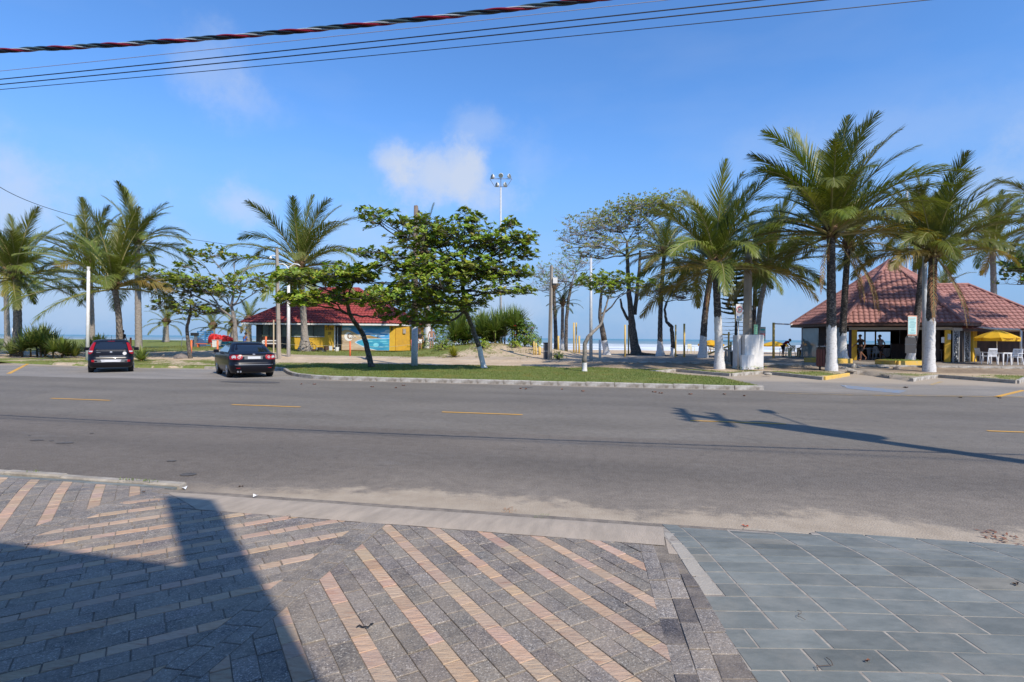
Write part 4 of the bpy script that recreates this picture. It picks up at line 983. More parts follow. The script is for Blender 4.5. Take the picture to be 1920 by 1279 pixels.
almond('young tree with a dark sharply bent trunk on the grass island', [(1096, 696, 0, .12), (1096, 668, 0, .11), (1097, 643, 0, .1), (1104, 630, 0, .085), (1126, 610, .3, .06), (1135, 580, .5, .05), (1140, 560, .5, .04)],
       [(1115, 530, 34, 14, .6, 34, 6), (1160, 527, 34, 12, .8, 30, 6), (1140, 545, 40, 10, .6, 22, 6), (1205, 535, 30, 9, .9, 14, 6)], None, 5, .25, M_almbark, white=.35, tint=(1.1, 1.05, .9))
almond('twin-stemmed tree with white-painted foot behind the bent young tree', [(1138, 664, 0, .26), (1130, 620, 0, .22), (1124, 590, 0, .14), (1128, 545, 0, .1)], [(1120, 520, 35, 12, .5, 20, 3), (1175, 545, 40, 9, 0, 12, 2), (1095, 530, 24, 9, 0, 10, 3)], 44, 6, .3, M_dkbark, white=1.0)
# far green trees seen under the big crown
almond('dark green tree filling the gap right of the kiosk', [(806, 650, 0, .2), (806, 610, 0, .15), (806, 590, 0, .1)], [(800, 590, 60, 30, 0, 230, 2), (850, 600, 50, 28, 0, 160, 2)], 56, 7, .36, M_dkbark, tint=(.9, .95, .8), name='tree')
def wiry(label, trunk, pads, Y, seed, leaf=.12, bark=M_dkbark, white=0, name='windswept_tree', ls=(1, 1, 1), lean=0.):
    rnd = random.Random(seed); base = onground(*D(trunk[0][0], trunk[0][1], Y).to_2d()); k = Y / FPX
    root = thing(name, label, 'tree', base); tp = [Vector((0, 0, -.1))] + [D(x, y, Y + dy) - base for x, y, dy, r in trunk[1:]]; tr = [r for *_, r in trunk]
    mb = MB(); tw = MB(); lv = MB(); sp, sr = [], []
    for i in range(len(tp) - 1):
        for j in range(5): t = j / 5; sp.append(tp[i].lerp(tp[i + 1], t) + Vector((rnd.uniform(-1, 1), rnd.uniform(-1, 1), 0)) * .03); sr.append((tr[i] + (tr[i + 1] - tr[i]) * t) * rnd.uniform(.94, 1.06))
    sp.append(tp[-1]); sr.append(tr[-1]); sr[0] *= 1.5; sr[1] *= 1.15
    if white:
        kk = max(1, sum(1 for q in sp if q.z < white)); m1 = MB(); m1.tube(sp[:kk + 1], [r * 1.01 for r in sr[:kk + 1]], 10, cap=False); m1.build('limewashed_base', M_lime, root, smooth=True); mb.tube(sp[kk:], sr[kk:], 10)
    else: mb.tube(sp, sr, 10)
    for x, y, rx, ry, dy, cnt, node, lf in pads:
        c = D(x, y, Y + dy) - base; a = tp[node]; ra = tr[node] * .5; Rx, Ry = rx * k, ry * k
        hub = a.lerp(c, .55); hub.z = min(hub.z, c.z - Ry * .5); limb(mb, a, hub, ra, ra * .6, rnd=rnd, n=6, sides=7, wob=.07)
        nh = max(4, cnt // 9); subs = []
        for i in range(nh):
            an = rnd.uniform(0, 6.28); rr = sqrt(rnd.random()) * .75; s = c + Vector((cos(an) * rr * Rx, sin(an) * rr * Rx * .7, rnd.uniform(-.6, .2) * Ry)); subs.append(s); limb(mb, hub, s, ra * .4, .03, rnd=rnd, n=5, sides=5, wob=.09)
        cnt = int(cnt * .72)
        for i in range(cnt):
            an = rnd.uniform(0, 6.28); rr = sqrt(rnd.random()); q = Vector((cos(an) * rr, sin(an) * rr, rnd.uniform(-.4, 1))); p = c + Vector((q.x * Rx, q.y * Rx * .7, q.z * Ry * (1 - .5 * rr)))
            s = min(subs, key=lambda s_: (s_ - p).length); limb(tw, s, p, .022, .01, rnd=rnd, n=4, sides=3, wob=.12)
            for _ in range(6):
                e = p + Vector((rnd.uniform(-1, 1) - .25 * lean, rnd.uniform(-1, 1), rnd.uniform(-.25, .8))) * rnd.uniform(.35, .85); limb(tw, p.lerp(s, rnd.random() * .4), e, .011, .004, rnd=rnd, n=2, sides=3, wob=.12)
                if rnd.random() < lf * 1.5:
                    for _ in range(7):
                        f = Vector((rnd.uniform(-1, 1), rnd.uniform(-1, 1), rnd.uniform(0, 1))).normalized(); o = f.orthogonal().normalized() * leaf * .3; z = e + f * .04
                        lv.add([z, z + f * leaf * .5 + o, z + f * leaf, z + f * leaf * .5 - o], [(0, 1, 2, 3)], 0, (ls[0] * rnd.uniform(.8, 1.4), ls[1] * rnd.uniform(.8, 1.1), ls[2]))
    mb.build('trunk', bark, root, smooth=True); tw.build('twigs', M_twig, root)
    if lv.v: lv.build('foliage', M_almond, root)
    return root
t7 = wiry('huge spreading tree with a thick bare trunk and wind-combed grey twigs', [(1193, 665, 0, .46), (1189, 640, 0, .36), (1184, 600, 0, .27), (1180, 560, 0, .21), (1178, 520, 0, .18), (1176, 480, 0, .14), (1176, 455, 0, .10)],
     [(1115, 432, 62, 34, 0, 95, 6, .18), (1095, 452, 48, 28, .8, 60, 5, .14), (1160, 420, 55, 38, .5, 90, 6, .45), (1210, 400, 58, 34, 0, 95, 6, .8), (1250, 388, 45, 24, .6, 60, 6, .8), (1150, 462, 60, 20, -.8, 60, 5, .2), (1250, 460, 60, 18, 0, 45, 5, .25), (1100, 478, 52, 16, .5, 48, 5, .15), (1215, 440, 50, 22, .8, 50, 5, .3)], 45, 8, .17, lean=1, ls=(1.1, 1, .8))
# a second stem of the same tree and its surface roots
mb = MB(); rr_ = random.Random(5); bs_ = Vector(t7.location)
lp_ = lambda x, y: D(x, y, 45.3) - bs_
limb(mb, lp_(1190, 590), lp_(1197, 520), .18, .14, rnd=rr_, n=6, sides=8, wob=.03); limb(mb, lp_(1197, 520), lp_(1200, 470), .14, .09, rnd=rr_, n=5, sides=8, wob=.03); limb(mb, lp_(1178, 600), lp_(1163, 560), .13, .08, rnd=rr_, n=5, sides=7); limb(mb, lp_(1200, 485), lp_(1270, 468), .14, .06, rnd=rr_, n=6, sides=7, wob=.04)
limb(mb, Vector((.3, 0, .12)), Vector((3.2, -.8, .02)), .16, .05, rnd=rr_, n=7, sides=7, wob=.04); limb(mb, Vector((-.2, -.2, .12)), Vector((-1.3, -.9, 0)), .16, .05, rnd=rr_, n=5, sides=7)
mb.build('limb', M_dkbark, t7, smooth=True)
wiry('low wind-bent tree with grey twigs behind the concrete pole', [(1060, 650, 0, .2), (1062, 600, 0, .18), (1066, 560, 0, .16), (1072, 530, 0, .12)], [(1040, 515, 48, 26, 0, 85, 3, .22), (1020, 540, 38, 20, .8, 55, 3, .12), (1065, 530, 45, 18, -.5, 55, 3, .15), (1085, 495, 45, 26, 0, 60, 3, .15)], 58, 9, .15, lean=1, ls=(.9, 1, .8))
wiry('crooked little tree with a flat crown and a white-banded stump', [(1262, 668, 0, .17), (1261, 640, 0, .16), (1259, 613, 0, .15), (1249, 603, 0, .11), (1246, 580, 0, .09), (1250, 566, 0, .08)], [(1262, 545, 48, 12, 0, 75, 5, .8), (1225, 552, 34, 10, .5, 38, 5, .2), (1282, 558, 34, 9, 0, 34, 5, .15)], 42, 10, .14, white=.55, ls=(1.2, 1, .8))
wiry('sparse almond branch reaching in at the right edge', [(1965, 690, 0, .16), (1962, 600, 0, .13), (1955, 540, 0, .1)], [(1925, 505, 34, 14, 0, 20, 2, .9), (1920, 530, 30, 8, 0, 10, 2, .4)], 31, 11, .3)
# ---------------------------------------------------------------- Norfolk pine
M_pine = mat('pine_needles', (.030, .060, .018), .7, (.06, .09, .03), 4, trans=.1)
rnd = random.Random(3); b0 = onground(*D(1379, 662, 43).to_2d()); root = thing('norfolk_pine', 'dark tiered Norfolk pine behind the parking sign', 'tree', b0)
mb = MB(); H = 7.4; mb.tube([(0, 0, -.1), (0.03, 0, 3), (0, 0, H)], [.13, .1, .02], 8); mb.build('trunk', M_dkbark, root, smooth=True)
fo = MB(); bare = MB(); z = 1.2; k = 0
while z < H - .1:
    R = 1.35 * (1 - ((z - 1.0) / (H - .6)) ** 1.5) + .12; dead = z < 3.0; nb = 6
    for j in range(nb):
        a = j * 2 * pi / nb + k * .6 + rnd.uniform(-.1, .1); pts = []
        for i in range(6): t = i / 5; pts.append(Vector((cos(a) * R * t, sin(a) * R * t, z + (.20 * t * t - (.18 if dead else .03) * t) * R)))
        bare.tube(pts, [.02 * (1 - .7 * i / 5) for i in range(6)], 3, cap=False)
        if not dead:
            for i in range(1, 22):
                t = i / 21; p = pts[min(4, int(t * 5))].lerp(pts[min(5, int(t * 5) + 1)], t * 5 % 1 if t < 1 else 1)
                for sg in (-1, 1, 0):
                    dr = Vector((cos(a + sg * 1.0), sin(a + sg * 1.0), .35)); l = .26 * (1.1 - t * .5)
                    for jj in range(2): fo.tube([p, p + dr * l + Vector((rnd.uniform(-.06, .06), rnd.uniform(-.06, .06), rnd.uniform(-.02, .08)))], [.034, .012], 3, cap=False)
    z += .34 if not dead else .3; k += 1
fo.build('foliage', M_pine, root); bare.build('branch', M_dkbark, root)
# ---------------------------------------------------------------- spiky shrubs
M_agave = mat('strappy_leaf', (.115, .17, .035), .45, (.20, .24, .07), 1.2, trans=.15, attr='tint')
def spiky(label, c, R, H, n, seed, tint=(1, 1, 1), wd=.035, stems=1, spread=1., name='agave_bush', arch=.5, cat='shrub', group=None):
    rnd = random.Random(seed); root = thing(name, label, cat, c, group=group); mb = MB(); dd = MB()
    for s in range(stems):
        o = Vector((0, 0, 0)) if stems == 1 else Vector((rnd.uniform(-1, 1) * spread, rnd.uniform(-1, 1) * spread * .6, 0)); hh = 0 if stems == 1 else rnd.uniform(0, .38) * H; 
        if hh > .1: dd.tube([o, o + Vector((rnd.uniform(-.1, .1), 0, hh))], [.06, .05], 5)
        r = R / (1 if stems == 1 else 1.55)
        for k in range(int(n * 1.7) // stems):
            a = rnd.uniform(0, 6.28); e = rnd.uniform(.05, 1.5); l = r * rnd.uniform(.7, 1.15) * (1.15 if e > .8 else 1); d = Vector((cos(a) * cos(e), sin(a) * cos(e), sin(e))); p = o + Vector((0, 0, hh + .05)); sd = Vector((-sin(a), cos(a), 0)); i0 = len(mb.v)
            if rnd.random() < .07 and e < .5: d.z -= .5
            for i in range(5):
                t = i / 4; w_ = wd * (.7, 1.1, 1, .65, .04)[i]; mb.v.append(tuple(p + sd * w_)); mb.v.append(tuple(p - sd * w_)); p = p + d * l / 4; d = (d + Vector((0, 0, -arch * .45 * (t + .2)))).normalized()
            q = rnd.uniform(.75, 1.3); col = (tint[0] * q * rnd.uniform(.9, 1.15), tint[1] * q, tint[2] * q)
            if e < .25 and rnd.random() < .35: col = (1.7, 1.0, 1.1)
            for i in range(4): mb.f.append((i0 + 2 * i, i0 + 2 * i + 1, i0 + 2 * i + 3, i0 + 2 * i + 2)); mb.m.append(0); mb.c.append(col)
    mb.build('leaves', M_agave, root)
    if dd.v: dd.build('stem', M_fibre, root)
    return root
def at(px, Y, py=660): return onground(*D(px, py, Y).to_2d())
GA = 'spiky shrubs along the left promenade'
spiky('big spiky green shrub right of the dark palm trunk at the left edge', at(80, 37), 2.1, 2.2, 520, 1, stems=7, spread=.95, group=GA, wd=.04)
spiky('lower spiky shrub beside the big one, nearer the hatchback', at(117, 36), 1.5, 1.2, 300, 2, stems=5, spread=.6, group=GA, tint=(1.1, 1.05, .9))
spiky('spiky shrub at the left edge behind the dark palm', at(5, 38), 1.5, 1.2, 300, 3, stems=5, spread=1.2, group=GA, tint=(.7, .75, .7))
spiky('spiky shrub behind the white post by the hatchback', at(180, 37), 1.4, 1.5, 300, 4, stems=4, spread=.5, group=GA, tint=(1.05, 1.05, .9))
spiky('small pale rosette plant right of the black hatchback', at(265, 33), .75, .6, 90, 5, group=GA, tint=(1.35, 1.3, 1.3))
spiky('small yellow-green tufted shrub on the sand below the leaning almond trunk', at(851, 36.5), .62, .6, 170, 6, tint=(1.7, 1.35, .5), wd=.018, arch=.3)
spiky('tall dense strappy shrub on the sand mound under the big almond tree', at(942, 42), 2.5, 3.4, 950, 7, stems=9, spread=1.5, tint=(.85, .95, .7), wd=.035, name='pandanus_bush', arch=.7)
spiky('darker strappy shrub left of the tall one, behind the leaning trunk', at(885, 43), 2.3, 3.0, 700, 8, stems=8, spread=1.4, tint=(.75, .85, .6), wd=.035, name='pandanus_bush', arch=.8)
spiky('upper tufts of strappy leaves rising behind the mound shrub', at(925, 44.5), 2.6, 4.6, 700, 9, stems=7, spread=1.4, tint=(.9, .95, .7), wd=.03, name='pandanus_bush', arch=.5)
def bushy(label, c, R, H, n, seed, tint, flower=0, name='shrub', lf=.16):
    rnd = random.Random(seed); root = thing(name, label, 'shrub', c); mb = MB(); fl = MB(); st = MB()
    for k in range(10): st.tube([Vector((0, 0, 0)), Vector((rnd.uniform(-1, 1) * R * .7, rnd.uniform(-1, 1) * R * .7, H * rnd.uniform(.5, .9)))], [.04, .01], 4)
    for k in range(n):
        q = Vector((rnd.gauss(0, .45), rnd.gauss(0, .45), rnd.uniform(0, 1))); q.x = max(-1, min(1, q.x)); q.y = max(-1, min(1, q.y)); h = (1 - .65 * (q.x ** 2 + q.y ** 2)) * (1 + .2 * noise.noise(q * 3)); p = Vector((q.x * R, q.y * R, .05 + q.z ** .7 * H * h))
        rosette(mb, p, Vector((q.x, q.y, .8)), rnd, lf, 5, tint)
    for k in range(flower):
        a = rnd.uniform(3.4, 6); p = Vector((cos(a) * R * .8, sin(a) * R * .8, H * rnd.uniform(.3, .85))); m = MB(); m.lathe([(.01, 0), (.1, .03), (.12, .06), (.02, .03)], p, 8); m.build('flower', M_red, root)
    mb.build('leaves', M_almond, root); st.build('stem', M_dkbark, root); return root
M_red = mat('red_petals', (.60, .02, .03), .5)
bushy('dark hibiscus bush with a red flower at the right foot of the sand mound', at(984, 41), 1.15, 2.0, 420, 5, (.6, .72, .6), 3, 'hibiscus_bush')
bushy('green shrub hiding the foot of the tall palm seen through the big tree', at(830, 47), 1.6, 1.9, 260, 6, (.8, .85, .7))
bushy('low weedy clump at the foot of the concrete pole', at(1047, 34.5), .5, .45, 70, 7, (1.2, 1.15, .9), lf=.1)
bushy('weeds growing along the foot of the white block', at(1405, 28.9, 690), .9, .12, 60, 8, (1.1, 1.15, .8), lf=.07)
# ---------------------------------------------------------------- grass
M_blade = mat('grass_blade', (.09, .14, .022), .6, (.17, .195, .05), .6, trans=.2, attr='tint')
rnd = random.Random(9); mb = MB()
def tuft(p, h, w_, col, lean=.4):
    a = rnd.uniform(0, 6.28); d = Vector((cos(a), sin(a), 0)); s = Vector((-d.y, d.x, 0)) * w_; t = p + d * h * lean * rnd.random() + Vector((0, 0, h)); mb.add([p - s, p + s, t], [(0, 1, 2)], 0, col)
cnt_ = 0
while cnt_ < 52000:
    u = rnd.uniform(-18, 7); v = rnd.uniform(20, 30.5)
    if u < -36: continue
    if not inside((u, v), poly): continue
    if verge_w(u, v)[0] < .5: continue
    cnt_ += 1; c = rnd.uniform(.75, 1.25); dry = .35 if nz(u, v, 1.3, 4) > .25 else 0; tuft(W(u, v, th(u, v) - .01), rnd.uniform(.03, .075), .009, (c * (1 + dry), c, c * .9))
for k in range(34000):
    u = rnd.uniform(-34, 24); v = rnd.uniform(24, 31)
    if (-18 < u < 6 and v < 29) or not inside((u, v), poly) or verge_w(u, v)[0] < .52: continue
    c = rnd.uniform(.7, 1.2); tuft(W(u, v, th(u, v) - .01), rnd.uniform(.03, .08), .01, (c * 1.25, c, c * .9))
for k in range(26000):
    u = rnd.uniform(-46, -9); v = rnd.uniform(34, 52); w_ = wb_(u, v)
    if w_[0] < .5 or nz(u, v, .9, 3) < -.15: continue
    c = rnd.uniform(.7, 1.2); tuft(W(u, v, th(u, v) - .02), rnd.uniform(.05, .16), .014, (c * 1.3, c, c))
g_ = mb.build('grass', M_blade); tag(g_, 'short patchy grass on the verge, island and dune', None, kind='stuff')
mb = MB()
for x, y, n in ((237, 899, 26), (283, 902, 26), (262, 900, 12), (60, 884, 8)):
    for k in range(n):
        p = G(x + rnd.uniform(-14, 14), y + rnd.uniform(-1, 1.4), .07); tuft(p, rnd.uniform(.012, .03), .004, (1.2, 1.3, .7), 1.2)
g_ = mb.build('grass', M_blade); tag(g_, 'green weeds sprouting from the joint of the near kerb', None, kind='stuff')
for k, (px, Y, R, H2, tn, lb) in enumerate([(1000, 40, .7, .8, (1.1, 1.1, .7), 'low green bush at the right foot of the mound'), (830, 41, .8, .7, (1, 1, .7), 'low green bush on the left flank of the mound'), (905, 39.5, .7, .6, (1.2, 1.15, .7), 'small bush on the sand just right of the leaning almond trunk'),
    (965, 39.5, .5, .4, (1.3, 1.2, .7), 'low weedy bush on the bare sand slope'), (790, 47, 1.2, 1.6, (.8, .9, .7), 'dense green bush right of the kiosk corner'), (870, 48, 1.6, 2.4, (.75, .85, .65), 'tall dark bush behind the strappy shrubs')]):
    bushy(lb, at(px, Y), R, H2, int(120 * R * H2 + 60), 80 + k, tn, lf=.11)
mb = MB(); rnd = random.Random(77)
for k in range(9000):
    u = rnd.uniform(-16, -3); v = rnd.uniform(34.2, 42)
    if nz(u, v, .7, 11) < .12: continue
    c = rnd.uniform(.7, 1.2); tuft(W(u, v, th(u, v) - .02), rnd.uniform(.06, .2), .013, (c * 1.4, c * 1.05, c))
g_ = mb.build('grass', M_blade); tag(g_, 'sparse dry tufts on the sand mound', None, kind='stuff')
# ================================================================ KIOSKS
M_yel_w = mat('yellow_wall_paint', (.66, .40, .035), .75, (.56, .33, .03), 2.5, bump=.15)
M_yel_d = mat('ochre_wall_paint', (.58, .32, .02), .8, (.45, .25, .03), 3)
M_white = mat('white_paint', (.74, .73, .71), .55, (.62, .61, .58), 6)
M_dwood = mat('dark_stained_wood', (.045, .022, .014), .6, (.09, .045, .028), 4, stretch=(1, 1, .3))
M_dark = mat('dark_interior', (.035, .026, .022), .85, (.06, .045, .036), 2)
M_black = mat('black_metal', (.014, .014, .015), .45, (.03, .03, .03), 5)
M_grey = mat('galvanised_steel', (.33, .34, .35), .42, (.24, .25, .26), 5, metal=.7)
M_lgrey = mat('pale_grey_paint', (.50, .52, .54), .45, (.42, .44, .46), 5)
M_polec = mat('weathered_concrete_pole', (.36, .315, .26), .9, (.25, .215, .175), 2.5, bump=.5, bscale=20, stretch=(1, 1, .4))
M_glass = mat('tree_tinted_glass', (.045, .065, .045), .12, (.10, .12, .08), 1.6, spec=.5)  # glass tint; green mottle paints mirrored trees into the base colour
M_orange = mat('orange_paint', (.70, .16, .045), .6, (.55, .12, .04), 5)
M_yelp = mat('yellow_post_paint', (.62, .42, .10), .7, (.48, .36, .16), 4, lo=.4, hi=.7)
M_blue = mat('blue_plastic', (.05, .20, .42), .5)
M_red = mat('red_canvas', (.60, .02, .02), .6, (.48, .02, .02), 2)
M_plast = mat('white_plastic', (.76, .77, .79), .38)
M_cream = mat('cream_plastic', (.68, .62, .36), .45)
def tile_mesh(nm, wd, ln, amp, m, thick=.02, lip=.035):
    mb = MB(); prof = [(-.5, .0), (-.32, .75), (-.1, 1.0), (.12, .7), (.28, .1), (.5, .0)]; n = len(prof); vs = []
    for y, up in ((-.5, lip), (.52, 0)):
        for x, z in prof: vs.append((x * wd * 1.02, y * ln, z * amp + up))
    for x, z in prof: vs.append((x * wd * 1.02, -.5 * ln, z * amp + lip - thick - .02))
    fs = [(i, i + 1, n + i + 1, n + i) for i in range(n - 1)] + [(2 * n + i, 2 * n + i + 1, i + 1, i) for i in range(n - 1)]
    mb.add(vs, fs); return mb.mesh(nm, m, False)
def facet(ax, e0, e1, a2=None):
    """frame of a roof plane: eave e0->e1, top point(s)"""
    e0, e1, ax = Vector(e0), Vector(e1), Vector(ax); x = (e1 - e0).normalized(); nrm = x.cross(ax - e0).normalized(); y = nrm.cross(x)
    return e0, x, y, nrm
def tiles(parent, e0, e1, tops, wd, ln, me, budget, rest, name='roof_tile', over=.05):
    o, x, y, nrm = facet(tops[0], e0, e1); L_ = (Vector(e1) - o).length; hgt = max((Vector(t) - o).dot(y) for t in tops)
    poly = [(0, -.01), (L_, -.01)] + [((Vector(t) - o).dot(x), (Vector(t) - o).dot(y)) for t in reversed(tops)]
    R = Matrix((x, y, nrm)).transposed().to_4x4(); out = []
    for r in range(int(hgt / ln) + 1):
        yc = (r + .5) * ln - over
        for c in range(int(L_ / wd) + 2):
            xc = (c + .5) * wd
            if inside((xc, max(.02, yc)), poly): out.append(Matrix.Translation(o + x * xc + y * yc + nrm * .012) @ R @ Matrix.Rotation(random.uniform(-.008, .008), 4, 'Z'))
    for M in out:
        if budget[0] > 0:
            budget[0] -= 1; ob = bpy.data.objects.new(name, me); COL.objects.link(ob); ob.parent = parent; ob.matrix_local = M
        else:
            vs = [M @ v.co for v in me.vertices]; rest.add(vs, [tuple(p.vertices) for p in me.polygons])
def caps(mb, a, c, r=.12, st=.38):
    a, c = Vector(a), Vector(c); n = int((c - a).length / st)
    for i in range(n): p = a.lerp(c, i / n); q = a.lerp(c, (i + 1.12) / n); mb.tube([p + Vector((0, 0, .02)), q + Vector((0, 0, .05))], [r * 1.12, r * .9], 8)
# ---- right-hand kiosk: hexagonal pavilion with a wing
M_tileb = mat('brown_pink_roof_tile', (.37, .18, .155), .8, (.25, .115, .098), 3.2, vary=.10, bump=.2)
C0 = Vector((27.0, 39.4, 0)); FZ = th(*UV(C0)) + .02
kr = thing('kiosk', 'beach kiosk with a hexagonal brown-pink tiled roof and yellow posts', 'kiosk', (C0.x, C0.y, FZ))
def hexp(r, z, az): a = rad(az); return Vector((r * sin(a), r * cos(a), z - FZ))
AZS = [298, 238, 178, 118, 58, 358]; EV = [hexp(6.25, 2.88, a) for a in AZS]; apex = Vector((0, 0, 7.42 - FZ))
mb = MB()
for i in range(6): mb.add([EV[i] + Vector((0, 0, -.02)), EV[(i + 1) % 6] + Vector((0, 0, -.02)), apex], [(0, 1, 2)])
mb.add([e + Vector((0, 0, -.10)) for e in EV], [tuple(range(6))]); roof = mb.build('roof', M_tileb, kr)
mb = MB()
for i in range(6):
    a, c = EV[i], EV[(i + 1) % 6]; m_ = (a + c) / 2; d = c - a; mb.box((m_.x, m_.y, a.z - .12), (d.length + .04, .05, .17), atan2(d.y, d.x))
mb.build('fascia', M_dwood, roof)
TM = tile_mesh('roof_tile', .30, .37, .055, M_tileb, lip=.028); bud = [300]; rest = MB()
tiles(roof, EV[1], EV[2], [apex], .30, .37, TM, bud, rest)
tiles(roof, EV[2], EV[3], [apex], .30, .37, TM, bud, rest); tiles(roof, EV[0], EV[1], [apex], .30, .37, TM, bud, rest)
# wing
RLx = Vector((28.3, 38.4, 5.6)); u2 = Vector((UA.x, UA.y, 0)); v2 = Vector((VA.x, VA.y, 0)); RRx = Vector((29.2, 38.2, 5.6)) + u2 * 2.15; ez = 2.52; run = 3.7
o_ = Vector((C0.x, C0.y, FZ)); FLx = RLx - v2 * run + u2 * .6; FLx.z = ez; FRx = RRx - v2 * run + u2 * run; FRx.z = ez; BRx = RRx + v2 * run + u2 * run; BRx.z = ez; BLx = RLx + v2 * run; BLx.z = ez
FLx, FRx, BRx, BLx, RL, RR = [q - o_ for q in (FLx, FRx, BRx, BLx, RLx, RRx)]
mb = MB(); mb.add([FLx, FRx, RR, RL], [(0, 1, 2, 3)]); mb.add([FRx, BRx, RR], [(0, 1, 2)]); mb.add([BRx, BLx, RL, RR], [(0, 1, 2, 3)]); mb.add([FLx + Vector((0, 0, -.09)), FRx + Vector((0, 0, -.09)), BRx + Vector((0, 0, -.09)), BLx + Vector((0, 0, -.09))], [(3, 2, 1, 0)])
wing = mb.build('wing_roof', M_tileb, kr); wrest = MB()
tiles(wing, FLx, FRx, [RR, RL][::-1], .30, .33, tile_mesh('roof_tile', .30, .33, .05, M_tileb), [260], wrest)
hp = MB()
for i in (0, 1, 2, 3, 4, 5): caps(hp, EV[i], apex, .125, .42)
hp.build('hip_cap', M_tileb, roof); hp = MB(); caps(hp, FRx, RR, .11); caps(hp, RR, RL, .11); hp.build('hip_cap', M_tileb, wing)
if rest.v: r_ = rest.build('more_roof_tiles', M_tileb, roof); r_['kind'] = 'stuff'
if wrest.v: r_ = wrest.build('more_roof_tiles', M_tileb, wing); r_['kind'] = 'stuff'
mb = MB(); mb.box(tuple((FLx + FRx) / 2 + Vector((0, 0, -.1))), ((FRx - FLx).length, .04, .14), ROT); mb.build('fascia', M_dwood, wing)
# floor
mb = MB(); mb.prism([(hexp(5.9, 0, a).x, hexp(5.9, 0, a).y) for a in reversed(AZS)], -.25, .0); mb.build('floor', mat('grey_terrace_floor', (.19, .165, .15), .85, (.13, .115, .105), 3), kr)
WV = [hexp(5.45, FZ, a) for a in AZS]       # wall corners (z relative = 0)
H_ = 2.88 - FZ - .16
def along(a, c, t, z=0): p = a.lerp(c, t); p.z = z; return p
def panel(a, c, t0, t1, z0, z1, m, name, th_=.06, off=0., par=None):
    p, q = along(a, c, t0), along(a, c, t1); d = q - p; nrm = Vector((d.y, -d.x, 0)).normalized(); mid = (p + q) / 2 + nrm * off; b_ = MB(); b_.box((mid.x, mid.y, (z0 + z1) / 2), (d.length, th_, z1 - z0), atan2(d.y, d.x)); return b_.build(name, m, par or kr)
A_, B_, C_, D_, E_, F2 = WV
panel(B_, C_, .0, 1, H_ - .30, H_ - .12, mat('grey_beam_paint', (.42, .39, .33), .7), 'beam', .12, .03); panel(C_, D_, 0, .52, H_ - .34, H_ - .16, mat('pale_beam_paint', (.46, .45, .42), .7), 'beam', .10, .03)
panel(B_, C_, 0, 1, H_ - .12, H_ + .05, M_dark, 'lintel'); panel(C_, D_, 0, 1, H_ - .16, H_ + .05, M_dark, 'lintel'); panel(A_, B_, 0, 1, H_ - .12, H_ + .05, M_dark, 'lintel')
panel(B_, C_, .03, .085, 0, H_ - .3, M_yel_w, 'post', .2, .05); panel(B_, C_, .93, .985, 0, H_ - .3, M_yel_w, 'post', .22, .05)
panel(C_, D_, .50, .66, 0, H_ - .16, M_yel_w, 'post', .2, .06); panel(C_, D_, .90, 1.0, 0, H_ - .16, M_yel_w, 'post', .2, .06); panel(C_, D_, .90, 1.0, .62, .84, M_blue, 'blue_band', .205, .065)
panel(C_, D_, .66, .78, 0, H_ - .2, M_dark, 'doorway_shade', .05); sh_ = panel(C_, D_, .665, .70, .1, H_ - .2, mat('green_grey_louvre', (.09, .10, .085), .6), 'shutter', .05, .05)  # dark slab stands in for the shade inside the door opening
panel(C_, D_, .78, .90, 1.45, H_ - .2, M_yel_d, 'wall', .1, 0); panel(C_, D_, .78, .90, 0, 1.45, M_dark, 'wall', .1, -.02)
# glazed doors with patterned film
M_film = bpy.data.materials.new('spotted_window_film'); M_film.use_nodes = True; t_ = M_film.node_tree; vv_ = nd(t_, 'ShaderNodeTexVoronoi', Scale=9.); rr2 = nd(t_, 'ShaderNodeMapRange'); t_.links.new(vv_.outputs['Distance'], rr2.inputs[0]); rr2.inputs[1].default_value = .32; rr2.inputs[2].default_value = .36
mm_ = nd(t_, 'ShaderNodeMixRGB'); mm_.inputs[1].default_value = (.55, .57, .58, 1); mm_.inputs[2].default_value = (.03, .035, .04, 1); t_.links.new(rr2.outputs[0], mm_.inputs[0]); t_.links.new(mm_.outputs[0], t_.nodes['Principled BSDF'].inputs['Base Color']); tcc = nd(t_, 'ShaderNodeTexCoord'); t_.links.new(tcc.outputs['Object'], vv_.inputs['Vector'])
for t0, t1, m_ in ((.03, .17, M_film), (.17, .33, M_dark), (.33, .48, M_film)): panel(C_, D_, t0, t1, .05, H_ - .34, m_, 'glass_door', .03, 0)
for t0 in (.02, .165, .325, .48): panel(C_, D_, t0, t0 + .012, 0, H_ - .34, M_lgrey, 'door_frame', .06, .02)
panel(B_, C_, .82, .90, .1, H_ - .3, M_dark, 'glass_door', .03, -.3); panel(B_, C_, .90, .93, 1.2, 1.55, M_white, 'notice', .02, .12); panel(B_, C_, .955, .985, 1.4, 1.75, M_lgrey, 'notice', .02, .17)
